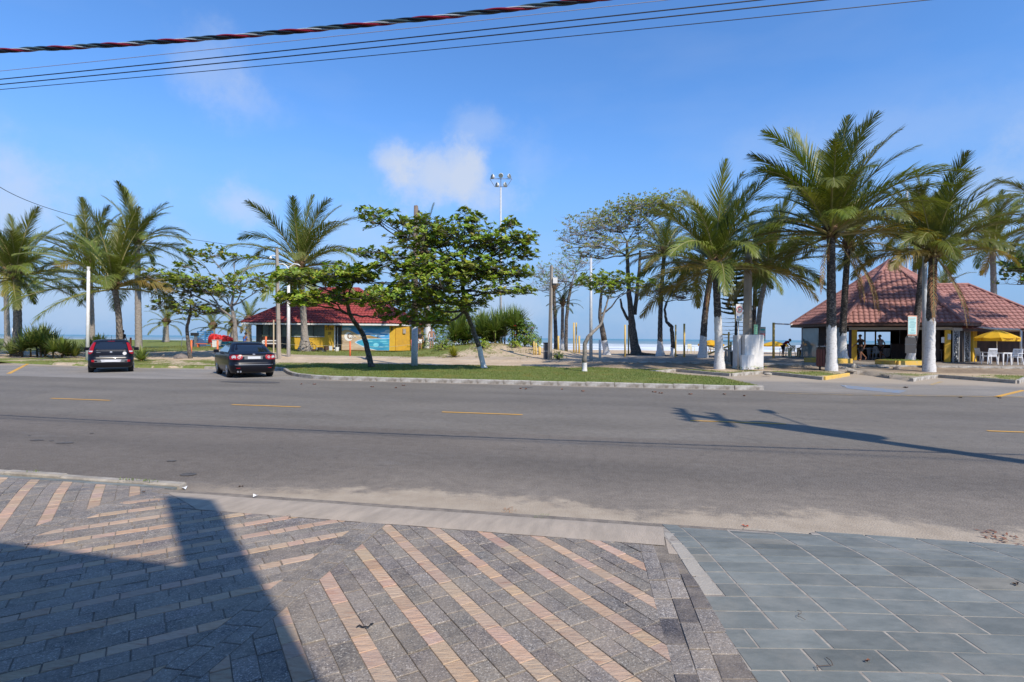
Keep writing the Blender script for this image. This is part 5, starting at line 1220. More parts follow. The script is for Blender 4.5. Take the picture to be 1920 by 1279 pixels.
# left side: glazed screen, dark slab as the shade of an opening
panel(A_, B_, .02, .38, .02, H_ - .12, mat('glass_screen', (.22, .30, .31), .08, (.17, .22, .22), .8, spec=.8), 'glass_screen', .03, .05); panel(A_, B_, .0, .02, 0, H_, M_lgrey, 'post', .08, .05)
panel(A_, B_, .38, .60, 0, H_ - .12, M_dark, 'doorway_shade', .05, 0); panel(A_, B_, .60, .96, .0, .8, M_yel_d, 'wall', .08, 0); panel(A_, B_, .60, .96, .8, H_ - .12, mat('blue_grey_pane', (.10, .14, .17), .1, spec=.8), 'glass_screen', .03, 0); panel(B_, C_, .0, .03, 0, H_, mat('navy_panel', (.02, .025, .10), .6), 'corner_panel', .1, .02)
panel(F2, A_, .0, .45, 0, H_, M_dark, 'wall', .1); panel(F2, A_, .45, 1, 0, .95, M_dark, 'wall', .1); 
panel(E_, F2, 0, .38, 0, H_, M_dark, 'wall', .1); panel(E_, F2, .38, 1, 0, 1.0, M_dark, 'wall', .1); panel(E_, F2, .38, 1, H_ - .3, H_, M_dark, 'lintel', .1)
for k in range(7): panel(E_, F2, .4, .98, .15 + k * .13, .2 + k * .13, M_yel_d, 'rail', .03, -.1)
for t in (.55, .68): panel(E_, F2, t, t + .02, 1.0, H_ - .3, bpy.data.materials['cream_post'] if 'cream_post' in bpy.data.materials else M_yel_d, 'post', .08)
panel(F2, A_, 0, .001, 0, .01, M_dark, 'foot'); panel(D_, E_, 0, 1, 0, H_, M_yel_d, 'wall', .12); panel(F2, A_, .72, .75, 0, H_, mat('cream_post', (.45, .36, .2), .7), 'post', .1)
for k in range(7): panel(F2, A_, .5, .98, 1.0 + k * .13, 1.05 + k * .13, M_yel_d if k % 2 else M_dwood, 'rail', .03, .1)
# inner service block that closes the right half of the pavilion
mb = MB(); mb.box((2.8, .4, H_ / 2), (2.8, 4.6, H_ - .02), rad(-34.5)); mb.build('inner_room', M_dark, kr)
mb = MB(); mb.box((1.0, -1.6, .55), (3.2, .6, 1.1), rad(-28)); mb.build('counter', M_dwood, kr)
# wing walls: dark panel standing in for the shaded open front, white downpipe, price board
def wpt(du, dv, z): return (RR + u2 * du + v2 * dv) * 1 + Vector((0, 0, z - RR.z))
for a, c, m_, nm in ((wpt(-2.2, -2.3, 0), wpt(3.2, -2.3, 0), M_dwood, 'wall'), (wpt(3.2, -2.3, 0), wpt(3.2, 3, 0), M_yel_d, 'wall')):
    d = c - a; b_ = MB(); b_.box(((a.x + c.x) / 2, (a.y + c.y) / 2, (ez - FZ) / 2 - .02), (d.length, .1, ez - FZ), atan2(d.y, d.x)); b_.build(nm, m_, kr)
for du, dv in ((-2.0, -3.1), (2.75, -3.1)):
    q = wpt(du, dv, 0); b_ = MB(); b_.box((q.x, q.y, (ez - FZ) / 2), (.16, .16, ez - FZ)); b_.build('post', M_dwood, kr)
q = D(1914, 665, 33.2) - o_; b_ = MB(); b_.tube([(q.x, q.y, 0), (q.x, q.y, 1.95), (q.x - .12, q.y, 2.03), (q.x - 1.1, q.y + .9, 2.1), (q.x - 1.9, q.y + 1.8, 2.28)], .055, 8); b_.build('downpipe', M_white, kr, smooth=True)
q = D(1932, 650, 33.4) - o_; b_ = MB(); b_.box((q.x, q.y, 1.25), (.75, .04, 1.2)); pb = b_.build('price_board', M_white, kr)
for k, (m_, z) in enumerate(((M_orange, 1.6), (M_yel_w, 1.3), (M_orange, 1.0))): b_ = MB(); b_.box((q.x - .2, q.y - .03, z), (.28, .02, .2)); b_.build('price_card', m_, pb)
b_ = MB(); b_.tube([(-.05, -.5, 5.0), (-.05, -.5, 7.5)], .018, 5); b_.tube([(-.5, -.5, 7.2), (.35, -.5, 7.28)], .012, 4); ant = b_.build('roof_antenna', M_grey, kr)
# ---- left kiosk
M_tiler = mat('glossy_red_roof_tile', (.33, .060, .050), .65, (.22, .035, .032), 3.5, vary=.06)
LY = 48.0; K0 = onground(-16.4, LY); kz = th(*UV(K0)); kl = thing('kiosk', 'yellow beach kiosk with a red tiled hip roof, tinted windows and a painted lagoon mural', 'kiosk', (-16.4, LY, kz))
def lx(px): return D(px, 640, LY).x + 16.4
ZE = 2.89 - kz
FL = Vector((-6.9, -.75, ZE)); FR_ = Vector((6.0, -.75, ZE)); CR = Vector((7.6, 1.6, ZE)); BR = Vector((7.6, 10, ZE)); BL = Vector((-6.9, 10, ZE)); K1 = Vector((-1.9, 4.6, 6.3 - kz)); K2 = Vector((1.7, 4.6, 6.3 - kz))
mb = MB(); mb.add([FL, FR_, K2, K1], [(0, 1, 2, 3)]); mb.add([FR_, CR, K2], [(0, 1, 2)]); mb.add([CR, BR, K2], [(0, 1, 2)]); mb.add([BR, BL, K1, K2], [(0, 1, 2, 3)]); mb.add([BL, FL, K1], [(0, 1, 2)])
mb.add([q + Vector((0, 0, -.07)) for q in (FL, FR_, CR, BR, BL)], [(4, 3, 2, 1, 0)]); rl = mb.build('roof', M_tiler, kl); rest = MB(); TR = tile_mesh('roof_tile', .31, .40, .06, M_tiler)
tiles(rl, FL, FR_, [K1, K2], .31, .40, TR, [300], rest); tiles(rl, FR_, CR, [K2], .31, .40, TR, [0], rest); tiles(rl, CR, BR, [K2], .31, .4, TR, [0], rest); tiles(rl, BL, FL, [K1], .31, .40, TR, [0], rest)
r_ = rest.build('more_roof_tiles', M_tiler, rl); r_['kind'] = 'stuff'
hp = MB(); caps(hp, FL, K1, .11); caps(hp, FR_, K2, .11); caps(hp, CR, K2, .11); caps(hp, K1, K2, .11); hp.build('hip_cap', M_tiler, rl)
mb = MB()
for a, c in ((FL, FR_), (FR_, CR), (CR, BR), (BL, FL)): d = c - a; m_ = (a + c) / 2; mb.box((m_.x, m_.y, ZE - .12), (d.length, .05, .14), atan2(d.y, d.x))
mb.build('fascia', M_white, rl)
mb = MB(); mb.lathe([(.0, .12), (.09, .1), (.12, 0)], FL.lerp(FR_, .22) + Vector((0, 1.2, .75)), 8); mb.build('roof_ball', M_white, rl)
def fb(px0, px1, z0, z1, m_, nm, dep=.12, off=0., par=None, y=0.):
    a, c = lx(px0), lx(px1); b_ = MB(); b_.box(((a + c) / 2, y - off, (z0 + z1) / 2), (c - a, dep, z1 - z0)); return b_.build(nm, m_, par or kl)
ZT = ZE - .08; SZ = 1.66 - kz
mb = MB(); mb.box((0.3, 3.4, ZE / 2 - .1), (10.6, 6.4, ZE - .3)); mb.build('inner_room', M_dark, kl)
fb(483, 492, 0, ZT, M_black, 'post', .2); fb(492, 528, SZ, ZT - .12, M_glass, 'window', .04); fb(492, 528, 0, SZ, M_dwood, 'wall', .1); fb(528, 537, SZ, ZT - .1, M_glass, 'window', .04); fb(528, 538, 0, SZ - .02, M_black, 'doorway_shade', .05)  # black slab below the glass stands in for the shaded opening
for x in (504, 517, 527.5): fb(x, x + 1.2, SZ, ZT - .12, M_black, 'mullion', .07, .02)
fb(538, 546, 0, ZT, M_yel_w, 'wall', .14); fb(546, 609, 0, SZ, M_yel_w, 'wall', .14); 
for a, c in ((546.6, 566), (567.4, 587), (588.4, 608.6)):
    wf = fb(a - .7, c + .7, SZ, ZT - .1, M_black, 'window_frame', .07, -.01); fb(a, c, SZ + .05, ZT - .15, M_glass, 'pane', .03, .03, wf)
fb(546, 609, SZ, SZ + .05, M_lgrey, 'sill', .2, .04)
fb(609, 627.5, 0, ZT, M_yel_w, 'wall', .14); fb(546, 609, ZT - .1, ZT, M_dwood, 'lintel', .12)
fb(627, 629, 0, ZT - .15, M_white, 'door_frame', .17); dr = fb(629, 639.5, 0, ZT - .15, M_black, 'door', .06); b_ = MB(); b_.tube([(lx(634), -.14, .1), (lx(634), -.14, 2.0)], .03, 6); b_.build('handle', M_lgrey, kl); fb(639.5, 641, 0, ZT, M_black, 'post', .2, .02)
for t_, px, z, s_ in (('2336', 618, 1.58, .34), ('20', 618, 1.18, .30)): text(t_, s_, M_black, 'house_number', Matrix.Translation((lx(px), -.085, z + .28)) @ Matrix.Rotation(rad(90), 4, 'X'), kl, .006)
b_ = MB(); b_.box((lx(616), -.1, 2.12), (.12, .06, .12)); b_.build('outlet_box', M_black, kl)
# mural: flat layers of paint on the wall
fb(641, 731, 0, ZT - .12, M_yel_w, 'mural_wall', .14); fb(641, 732, ZT - .14, ZT, M_white, 'mural_header', .16, .02)
X0, X1 = lx(641.5), lx(730.5); ZM0, ZM1 = .02, ZT - .15; MW, MHt = X1 - X0, ZM1 - ZM0
def paint(pts, m_, lay, nm='mural_paint'):
    b_ = MB(); b_.add([(X0 + x * MW, -.074 - lay * .003, ZM0 + z * MHt) for x, z in pts], [tuple(range(len(pts)))]); return b_.build(nm, m_, mural)
mural = bpy.data.objects.new('mural', None); COL.objects.link(mural); mural.parent = kl; mural['label'] = 'painted lagoon, dunes, sky and a white crescent-and-star sign'
def grad(name, c1, c2, sc, st, lo=.35, hi=.65): return mat(name, c1, .7, c2, sc, lo=lo, hi=hi, stretch=st)
paint([(0, .35), (1, .35), (1, 1), (0, 1)], grad('mural_sky', (.03, .20, .52), (.10, .38, .68), .8, (1, 1, 2.5)), 0)
M_mc = grad('mural_cloud', (.62, .72, .80), (.30, .52, .75), 1.5, (1, 1, 3)); 
for cx, cz, rx, rz in ((.10, .88, .10, .05), (.92, .72, .12, .05), (.80, .60, .1, .03), (.70, .66, .12, .025), (.42, .80, .08, .04), (.97, .80, .07, .05), (.55, .70, .1, .025)): paint([(min(1, max(0, cx + rx * cos(a * .449) * (1 + .2 * nz(a, cx * 9, .7)))), cz + rz * sin(a * .449) * (1 + .3 * nz(a, cz * 9, .9))) for a in range(14)], M_mc, 1)
paint([(.0, .78), (.07, .84), (.14, .83), (.22, .77), (.32, .66), (.45, .62), (.58, .62), (.72, .54), (.80, .50), (.80, .40), (0, .30)], grad('mural_dune', (.52, .33, .12), (.60, .44, .24), 1.3, (.6, 1, 3)), 2)
paint([(.5, .56), (.62, .60), (.72, .55), (.84, .50), (.8, .46), (.62, .46)], grad('mural_far_dune', (.24, .15, .06), (.36, .25, .10), 2, (1, 1, 3)), 3)
paint([(0, .60), (.16, .52), (.36, .50), (.52, .47), (.52, .1), (.98, -.0), (0, 0)], grad('mural_sand', (.58, .46, .32), (.38, .27, .17), 1.1, (.5, 1, 3.5)), 3)
paint([(.5, .47), (.62, .48), (.80, .49), (1, .50), (1, 0), (.72, .0), (.6, .05), (.44, .14), (.30, .28), (.27, .33), (.34, .41), (.42, .45)], M_mc, 4)
paint([(.52, .445), (.62, .46), (.80, .47), (1, .48), (1, .01), (.74, .01), (.62, .07), (.46, .16), (.33, .28), (.30, .33), (.36, .39), (.44, .43)], grad('mural_water', (.02, .20, .38), (.06, .38, .50), 1.8, (.6, 1, 2.6)), 5)
M_mw = grad('mural_glint', (.25, .62, .72), (.12, .48, .62), 3, (1, 1, 3))
for cx, cz, rx, rz in ((.72, .22, .06, .09), (.88, .36, .08, .02), (.92, .28, .07, .015), (.60, .36, .06, .015), (.83, .14, .05, .02), (.95, .18, .04, .015), (.86, .43, .1, .012)): paint([(min(1, cx + rx * cos(a * .524)), cz + rz * sin(a * .524)) for a in range(12)], M_mw, 6)
M_sign = mat('sign_white', (.78, .77, .73), .6); M_sdark = mat('sign_shadow', (.30, .22, .16), .7)
cx, cz, r = .145, .56, .092; k_ = MW / MHt
ring = [(cx + r * cos(a), cz + r * k_ * sin(a)) for a in [rad(38) + i * rad(284) / 30 for i in range(31)]]; inn = [(cx + .028 + .064 * cos(a), cz + .012 + .064 * k_ * sin(a)) for a in [rad(322) - i * rad(284) / 30 for i in range(31)]]
o1 = [(x + .006, z - .012) for x, z in ring]; b_ = MB()
for pts_, lay, m_ in ((ring, 8, M_sign),):
    vs = [(X0 + x * MW, -.074 - lay * .003, ZM0 + z * MHt) for x, z in ring] + [(X0 + x * MW, -.074 - lay * .003, ZM0 + z * MHt) for x, z in reversed(inn)]; n_ = 31; b_.add(vs, [(i, i + 1, n_ + i + 1, n_ + i) for i in range(n_ - 1)]); b_.build('crescent', m_, mural)
paint([(cx + .028 + .070 * cos(a * .449), cz + .01 + .070 * k_ * sin(a * .449)) for a in range(14)], M_sdark, 7)
paint([(cx + .03 + (.05 if i % 2 == 0 else .021) * cos(rad(100 + i * 36)), cz + .012 + (.05 if i % 2 == 0 else .021) * k_ * sin(rad(100 + i * 36))) for i in range(10)], M_sign, 9, 'star')
text('RACTEUS', .36, M_sdark, 'sign_lettering', Matrix.Translation((X0 + .335 * MW, -.098, ZM0 + .565 * MHt)) @ Matrix.Rotation(rad(90), 4, 'X') @ Matrix.Rotation(rad(6), 4, 'Z'), mural, .002, sx=.78); text('RACTEUS', .33, M_sign, 'sign_lettering', Matrix.Translation((X0 + .335 * MW, -.104, ZM0 + .57 * MHt)) @ Matrix.Rotation(rad(90), 4, 'X') @ Matrix.Rotation(rad(6), 4, 'Z'), mural, .002, sx=.78)
# right-hand end
a, c = Vector((lx(731), 0, 0)), Vector((lx(740), -.0, 0)); fb(731, 741, 0, ZT, M_yel_w, 'wall', .14)
e_ = Vector((lx(741), 0, 0)); f_ = Vector((lx(741) + 1.15, 1.3, 0)); d = f_ - e_
b_ = MB(); m_ = (e_ + f_) / 2; b_.box((m_.x, m_.y, ZT / 2), (d.length, .14, ZT), atan2(d.y, d.x)); b_.build('wall', M_yel_d, kl)
b_ = MB(); b_.box((m_.x + .1, m_.y - .1, 1.72), (.3, .08, .42), atan2(d.y, d.x)); b_.build('meter_box', M_polec, kl); b_ = MB(); b_.box((lx(735), -.1, 1.9), (.12, .08, .28)); b_.build('meter_box', M_dwood, kl)
b_ = MB(); b_.box((f_.x + .35, f_.y + .3, 1.0), (.9, .1, 2.0), .3); b_.build('door', M_dwood, kl)
b_ = MB(); b_.box((f_.x + .05, 4.5, ZT / 2), (.12, 6.5, ZT)); b_.build('wall', M_yel_d, kl); b_ = MB(); b_.box((-5.9, 3.6, ZT / 2), (.12, 7.2, ZT)); b_.build('wall', M_dwood, kl); b_ = MB(); b_.box((.5, 7.0, ZT / 2), (12, .12, ZT)); b_.build('wall', M_yel_d, kl)
# ---- house behind the photographer: casts the wedge of shade on the footway
hb = thing('house', 'two-storey house behind the camera whose shade falls on the footway', 'building', (1.95, -1.36, 0), rz=rad(180 - 14.0))
M_render = mat('low_bounce_render', (.22, .20, .175), .85, (.18, .16, .14), 3)  # kept dark so the unseen house bounces little light onto the footway
b_ = MB(); b_.box((14.57, 6.05, 3.0), (28, 12.1, 6.0)); b_.box((.285, 6.095, 3.0), (.57, 12.0, 6.0)); b_ = b_.build('wall', M_render, hb); b_ = MB(); b_.box((8.1, -.86, 3.48), (12, 1.68, .14)); b_.build('sky_blocking_slab', M_render, hb)  # unseen front slab added to block sky light and deepen the footway shade
b2 = MB(); b2.box((.27, .042, 4.1), (.54, .08, 8.2)); b2.build('pillar', M_render, hb)
for k in range(5):
    b2 = MB(); b2.box((3 + k * 4.6, -.02, 4.4), (1.6, .06, 1.3)); f3 = b2.build('window', M_white, hb); b2 = MB(); b2.box((3 + k * 4.6, -.05, 4.4), (1.4, .03, 1.1)); b2.build('pane', M_glass, f3)
b2 = MB(); b2.box((14.57, 6, 6.06), (28.0, 12.0, .1)); b2.build('roof', M_conc, hb)
# ================================================================ POSTS, CABLES, STREET FURNITURE
def post(name, label, px, py, ytop, rpx, m_, cat='post', Y=None, r2=None, sides=10, white=None, group=None, square=False, dx=0, sink=.2):
    b0 = PT(px, py) if Y is None else onground(*D(px, py, Y).to_2d()); top = D(px + dx, ytop, b0.y); H = top.z - b0.z; r = rpx / FPX * b0.y; root = thing(name, label, cat, b0, group=group)
    off = Vector((top.x - b0.x, 0, H)); mb = MB(); n_ = 4 if square else sides
    if white:
        hw = white; m1 = MB(); m1.tube([Vector((0, 0, -sink)), off * (hw / H)], [r, r - (r - (r2 or r)) * hw / H], n_); m1.build('white_base', M_lime, root, smooth=not square); mb.tube([off * (hw / H), off], [r - (r - (r2 or r)) * hw / H, r2 or r], n_)
    else: mb.tube([Vector((0, 0, -sink)), off], [r, r2 or r], n_)
    p_ = mb.build('shaft', m_, root, smooth=not square); return root, off, b0
# concrete pole and lamp beside the left kiosk
r0_, off, b0 = post('utility_pole', 'square weathered concrete pole between the black saloon and the white lamp post', 523, 673, 466, 4.6, M_polec, 'pole', r2=.11, square=True, dx=-4); pole523 = b0 + off
b_ = MB(); b_.tube([off * .93, off * .93 + Vector((-.25, -.1, .05)), off * .93 + Vector((-.38, -.12, -.06))], .03, 6); b_.tube([off * .93 + Vector((-.36, -.12, .0)), off * .93 + Vector((-.36, -.12, -.16))], [.03, .1], 8); b_.build('floodlamp', M_white, r0_)
for k in (.35, .5, .72): b_ = MB(); b_.tube([off * k + Vector((0, 0, -.03)), off * k + Vector((0, 0, .03))], [.155 - .045 * k] * 2, 4); b_.build('strap', M_black, r0_)
post('stake', 'thin pale wooden stake left of the concrete pole', 513, 676, 600, 1.3, mat('pale_wood', (.50, .40, .26), .8), square=True)
r0_, off, b0 = post('street_lamp', 'white lamp post with two curved arms in front of the red-roofed kiosk', 541, 668, 503, 3.6, M_white, 'street lamp', r2=.085)
for sx in (-1, 1): b_ = MB(); b_.tube([off + Vector((0, 0, -.12)), off + Vector((sx * .14, 0, .16)), off + Vector((sx * .38, 0, .30)), off + Vector((sx * .66, 0, .26)), off + Vector((sx * .80, 0, .16))], [.05, .045, .04, .05, .03], 7); a_ = b_.build('lamp_arm', M_white, r0_, smooth=True)
r0_, off, b0 = post('utility_pole', 'tall brown pole with white-painted base standing through the largest almond tree', 777, 686, 386, 6.4, mat('brown_pole', (.20, .15, .115), .9, (.13, .10, .08), 3, bump=.4), 'pole', r2=.115, white=2.15, dx=3)
b_ = MB(); b_.box(off * .965 + Vector((.16, 0, 0)), (.1, .06, .1)); b_.build('bracket', M_black, r0_)
r0_, off, b0 = post('utility_pole', 'square pale concrete pole carrying a white box, in front of the surf', 1031, 661, 498, 4.4, M_polec, 'pole', r2=.09, square=True, dx=3, Y=34.5)
b_ = MB(); b_.box(off * .83 + Vector((.24, -.1, .05)), (.28, .2, .36)); b_.build('white_box', M_white, r0_); b_ = MB(); b_.box(off * .83 + Vector((.22, -.1, -.2)), (.18, .15, .1)); b_.build('bracket', M_black, r0_)
q = onground(*D(1023, 658, 34.9).to_2d()); rt = thing('switch_cabinet', 'narrow dark grey cabinet leaning on the concrete pole', 'cabinet', q); b_ = MB(); b_.box((0, 0, .5), (.27, .25, 1.0)); b_.build('body', mat('grey_cabinet', (.09, .09, .10), .6), rt); b_ = MB(); b_.box((0, 0, 1.02), (.31, .29, .05)); b_.build('lid', M_black, rt); b_ = MB(); b_.box((0, -.13, .5), (.24, .012, .03)); b_.build('strap', M_white, rt)
r0_, off, b0 = post('street_lamp', 'plain light grey lamp post behind the bent young tree', 1108, 676, 484, 3.4, M_lgrey, 'street lamp', r2=.075)
b_ = MB(); b_.tube([off + Vector((0, 0, 0)), off + Vector((0, 0, .16))], [.06, .13], 8); b_.build('lamp_head', M_grey, r0_)
r0_, off, b0 = post('floodlight_mast', 'tall thin floodlight mast rising above the largest almond tree', 939, 650, 352, 2.4, M_lgrey, 'floodlight mast', Y=62, r2=.10)
b_ = MB(); b_.box(off + Vector((0, 0, 1.0)), (2.5, .07, .06)); b_.box(off + Vector((0, 0, .1)), (1.4, .07, .06)); b_.tube([off, off + Vector((0, 0, 1.0))], .05, 6)
for sx in (-1, 1): b_.tube([off + Vector((sx * 1.25, 0, 1.0)), off + Vector((sx * .7, 0, .12))], .025, 4)
b_.build('crossbar', M_grey, r0_); M_lampw = mat('lamp_shell', (.75, .74, .70), .3); M_lens = mat('dull_lens', (.13, .15, .13), .3)
for x, z, sx in ((-.85, 1.2, -1), (0, 1.32, 0), (.85, 1.25, 1), (-.32, .28, -1), (.4, .3, 1)):
    c = off + Vector((x, -.05, z)); dr = Vector((sx * .9, -.55, .25 if sx else .1)).normalized() if sx else Vector((0, -1, -.15)).normalized(); b_ = MB(); b_.tube([c - dr * .16, c - dr * .05, c + dr * .2], [.05, .17, .28], 10); fl = b_.build('floodlight', M_lampw, r0_, smooth=True); b_ = MB(); b_.tube([c + dr * .19, c + dr * .205], [.25, .25], 10); b_.build('lens', M_lens, fl)
r0_, off, b0 = post('street_lamp', 'white post standing between the big spiky bushes and the hatchback', 164, 662, 508, 3.2, M_white, 'street lamp', Y=33.5, r2=.085, dx=2)
b_ = MB(); b_.tube([off, off + Vector((0, 0, .25))], [.06, .10], 8); b_.build('lamp_head', M_white, r0_)
post('bollard', 'short white painted post far behind the dark palm trunk at the left', 25, 650, 615, 2.2, M_white, Y=46)
r0_, off, b0 = post('street_lamp', 'tall white lamp post right in front of the brown-tiled kiosk', 1734, 691, 440, 4.4, M_lgrey, 'street lamp', r2=.10)
b_ = MB(); b_.tube([off, off + Vector((0, 0, .3))], [.08, .16], 8); b_.build('lamp_head', M_grey, r0_)
post('street_lamp', 'thin grey pole rising behind the apex of the brown-tiled roof', 1701, 650, 352, 2.4, M_lgrey, 'street lamp', Y=55, r2=.09)
# concrete pole on its white block
q0 = onground(*D(1408, 693, 28.8).to_2d()); rt = thing('pole_plinth', 'big white rendered block with a step, at the foot of a thick concrete pole', 'plinth', q0)
M_wblock = mat('white_render', (.70, .69, .67), .85, (.56, .54, .51), 3, lo=.45, hi=.8, bump=.2); kx = 28.8 / FPX
b_ = MB(); b_.box((.12, .35, .85), (.98, .9, 1.9)); b_.build('block', M_wblock, rt); b_ = MB(); b_.box((-.26, -.14, .34), (.66, .22, .82)); b_.build('step', M_wblock, rt); b_ = MB(); b_.box((-.52, .55, .85), (.2, .6, 1.86)); b_.build('side_slab', M_wblock, rt)
rt = thing('utility_pole', 'thick brown concrete pole rising from the white block', 'pole', q0 + Vector((-.03, .4, 1.8))); b_ = MB(); b_.tube([(0, 0, -1.7), (0, 0, 5.0)], [.27, .19], 4); b_.build('shaft', M_polec, rt)
rt = thing('poster', 'small pale green notice fixed beside the thick concrete pole', 'notice', q0 + Vector((.28, .1, 1.82))); b_ = MB(); b_.box((0, 0, .26), (.2, .02, .52)); pn = b_.build('panel', mat('green_paper', (.35, .68, .38), .7), rt)
for k in range(4): b_ = MB(); b_.box((.01, -.014, .12 + k * .1), (.13, .004, .02)); b_.build('print_line', mat('grey_print', (.25, .4, .3), .7) if k == 0 else bpy.data.materials['grey_print'], pn)
q = PT(1428, 668); q = onground(*D(1428, 668, 33.5).to_2d()); rt = thing('sign_board', 'teal and grey notice board on a leaning wooden post behind the white block', 'sign', q); b_ = MB(); b_.tube([(-.05, 0, -.1), (0, 0, 1.95)], .07, 6); b_.build('post', M_polec, rt); b_ = MB(); b_.box((0, -.09, 1.72), (.36, .03, .86)); pn = b_.build('panel', mat('grey_board', (.34, .36, .36), .6), rt)
for z, h, m_ in ((1.98, .1, mat('teal_print', (.02, .28, .30), .6)), (1.72, .05, M_red), (1.64, .06, M_red), (1.38, .12, mat('aqua_print', (.10, .55, .50), .6)), (1.52, .02, M_black), (2.08, .02, M_yel_w)): b_ = MB(); b_.box((0, -.11, z), (.28, .008, h)); b_.build('print_band', m_, pn)
# parking sign
q = onground(*D(1384, 694, 28.1).to_2d()); rt = thing('parking_sign', 'white parking sign with a letter E in a red ring on a grey pole', 'sign', q)
b_ = MB(); b_.tube([(0, .02, -.1), (0, .02, 2.6)], .028, 8); b_.build('pole', M_grey, rt, smooth=True); b_ = MB(); b_.box((.02, -.02, 2.94), (.34, .02, .88)); pn = b_.build('plate', M_white, rt)
b_ = MB(); n_ = 32
for i in range(n_): a = 2 * pi * i / n_; b_.v.append((.02 + .15 * cos(a), -.034, 3.10 + .165 * sin(a))); b_.v.append((.02 + .118 * cos(a), -.034, 3.10 + .133 * sin(a)))
for i in range(n_): j = (i + 1) % n_; b_.f.append((2 * i, 2 * j, 2 * j + 1, 2 * i + 1)); b_.m.append(0); b_.c.append(None)
b_.build('red_ring', mat('sign_red', (.62, .02, .03), .5), pn); text('E', .31, mat('sign_black', (.02, .02, .022), .5), 'letter', Matrix.Translation((.02, -.034, 3.10)) @ Matrix.Rotation(rad(90), 4, 'X'), pn, .003)
b_ = MB(); b_.box((-.06, -.034, 2.72), (.07, .006, .10)); b_.build('blue_symbol', mat('sign_blue', (.04, .16, .50), .5), pn)
for z, w_, x in ((2.75, .12, .07), (2.69, .10, .07), (2.60, .24, .02), (2.55, .22, .02)): b_ = MB(); b_.box((x, -.034, z), (w_, .004, .018)); b_.build('print_line', bpy.data.materials['grey_print'], pn)
# litter bins
def slat_bin(label, q, rz=0, R=.30, H=.98, z0=.14, n=16):
    rt = thing('litter_bin', label, 'litter bin', q, rz); M_sl = mat('brown_slat', (.15, .045, .035), .55, (.10, .03, .025), 3, vary=.15); sm_ = MB(); sm_.box((0, 0, 0), (.098, .03, H - .12)); me = sm_.mesh('slat', M_sl)
    for i in range(n):
        a = 2 * pi * i / n; share('slat', me, rt, (cos(a) * R, sin(a) * R, z0 + H / 2), (0, 0, a + pi / 2))
    for z in (z0 + .1, z0 + H - .14): b_ = MB(); b_.tube([(0, 0, z), (0, 0, z + .04)], [R - .02] * 2, 18); b_.build('hoop', M_black, rt)
    b_ = MB(); b_.lathe([(R - .05, z0 + .03), (R - .03, z0 + H - .02), (R + .035, z0 + H - .02), (R + .035, z0 + H + .03), (R - .04, z0 + H + .03), (R - .06, z0 + .1)], (0, 0, 0), 20); b_.build('rim', M_dwood, rt)
    for sx in (-1, 1): b_ = MB(); b_.box((sx * (R * .72), -.1, .62), (.07, .07, 1.30)); b_.build('leg', M_black, rt)
    b_ = MB(); b_.box((-.02, 0, z0 + H + .10), (.46, .3, .025), .2); b_.build('lid', M_white, rt); return rt
slat_bin('dark brown slatted litter bin on legs, under the tallest palm', onground(*D(1543, 695, 28.3).to_2d()))
q = onground(*D(1378, 688, 31).to_2d()); rt = thing('litter_bin', 'low dark bin behind the white block step', 'litter bin', q); b_ = MB(); b_.lathe([(.22, 0), (.26, .75), (.28, .75), (.28, .8), (.2, .8)], (0, 0, 0), 12); b_.build('body', M_black, rt)
# yellow posts of the volleyball courts and the exercise frame
for k, (x, yt, yb, r, lb) in enumerate([(1047, 630, 663, 1.9, 'short yellow post just right of the concrete pole'), (1076, 605, 661, 1.5, 'tall yellow net post, left one of the close pair by the grey lamp post'), (1080.5, 605, 661, 1.3, 'tall yellow net post, right one of the close pair by the grey lamp post'), (1086, 630, 665, 1.8, 'short yellow post just left of the bent young tree'),
     (1172, 609, 661, 1.7, 'tall yellow net post touching the left side of the huge trunk'), (1178.5, 609, 664, 1.4, 'thinner tall yellow post almost hidden by the huge trunk'), (1267, 609, 663, 1.5, 'yellow net post right behind the crooked little tree stump'), (1283, 607, 665, 1.9, 'yellow net post standing alone on the sand between two palms'), (1450.5, 605, 663, 2.3, 'thick yellow net post left of the brown-tiled kiosk')]):
    r_, o_f, b_0 = post('net_post', lb, x, yb, yt, r, M_yelp, 'post', Y=(40 if r > 1.45 else 46), group='yellow posts on the beach'); 
q1 = D(1450.5, 607, 40); q2 = D(1520, 610, 44); rt = thing('net_tape', 'white tape running from the yellow post towards the kiosk roof', 'net', q1); b_ = MB(); b_.box((q2 - q1) / 2, ((q2 - q1).length, .02, .10), M=(q2 - q1).to_track_quat('X', 'Z').to_matrix()); b_.build('tape', M_white, rt)
q = onground(*D(1360, 660, 42).to_2d()); rt = thing('exercise_frame', 'yellow wooden exercise frame on the sand behind the front palm', 'exercise frame', q)
for x, h in ((.25, 1.9), (.42, 1.15), (-.3, 1.75)): b_ = MB(); b_.tube([(x, 0, -.1), (x, 0, h)], .07, 7); b_.build('post', M_yelp, rt)
b_ = MB(); b_.box((-.05, 0, 1.7), (.8, .07, .08)); b_.build('bar', M_yelp, rt); b_ = MB(); b_.tube([(-1.7, -.3, .1), (.35, 0, .85)], .07, 5); b_.build('brace', M_yelp, rt); b_ = MB(); b_.tube([(-1.3, .2, .85), (.3, .1, .45)], .06, 5); b_.build('brace', M_yelp, rt)
for k, x in enumerate((1001, 1005, 1012)):
    post('bollard', ('short yellow post hard against the hibiscus bush', 'short yellow-white post right of the hibiscus bush', 'stubby fat yellow post right of the hibiscus bush')[k], x, 662, (640, 643, 650)[k], (1.3, 1.6, 2.6)[k], M_yelp, Y=37, group='low yellow posts by the hibiscus bush')
post('bollard', 'white post with rounded top left of the white-footed twin tree', 1125, 664, 637, 2.5, M_white, Y=37)
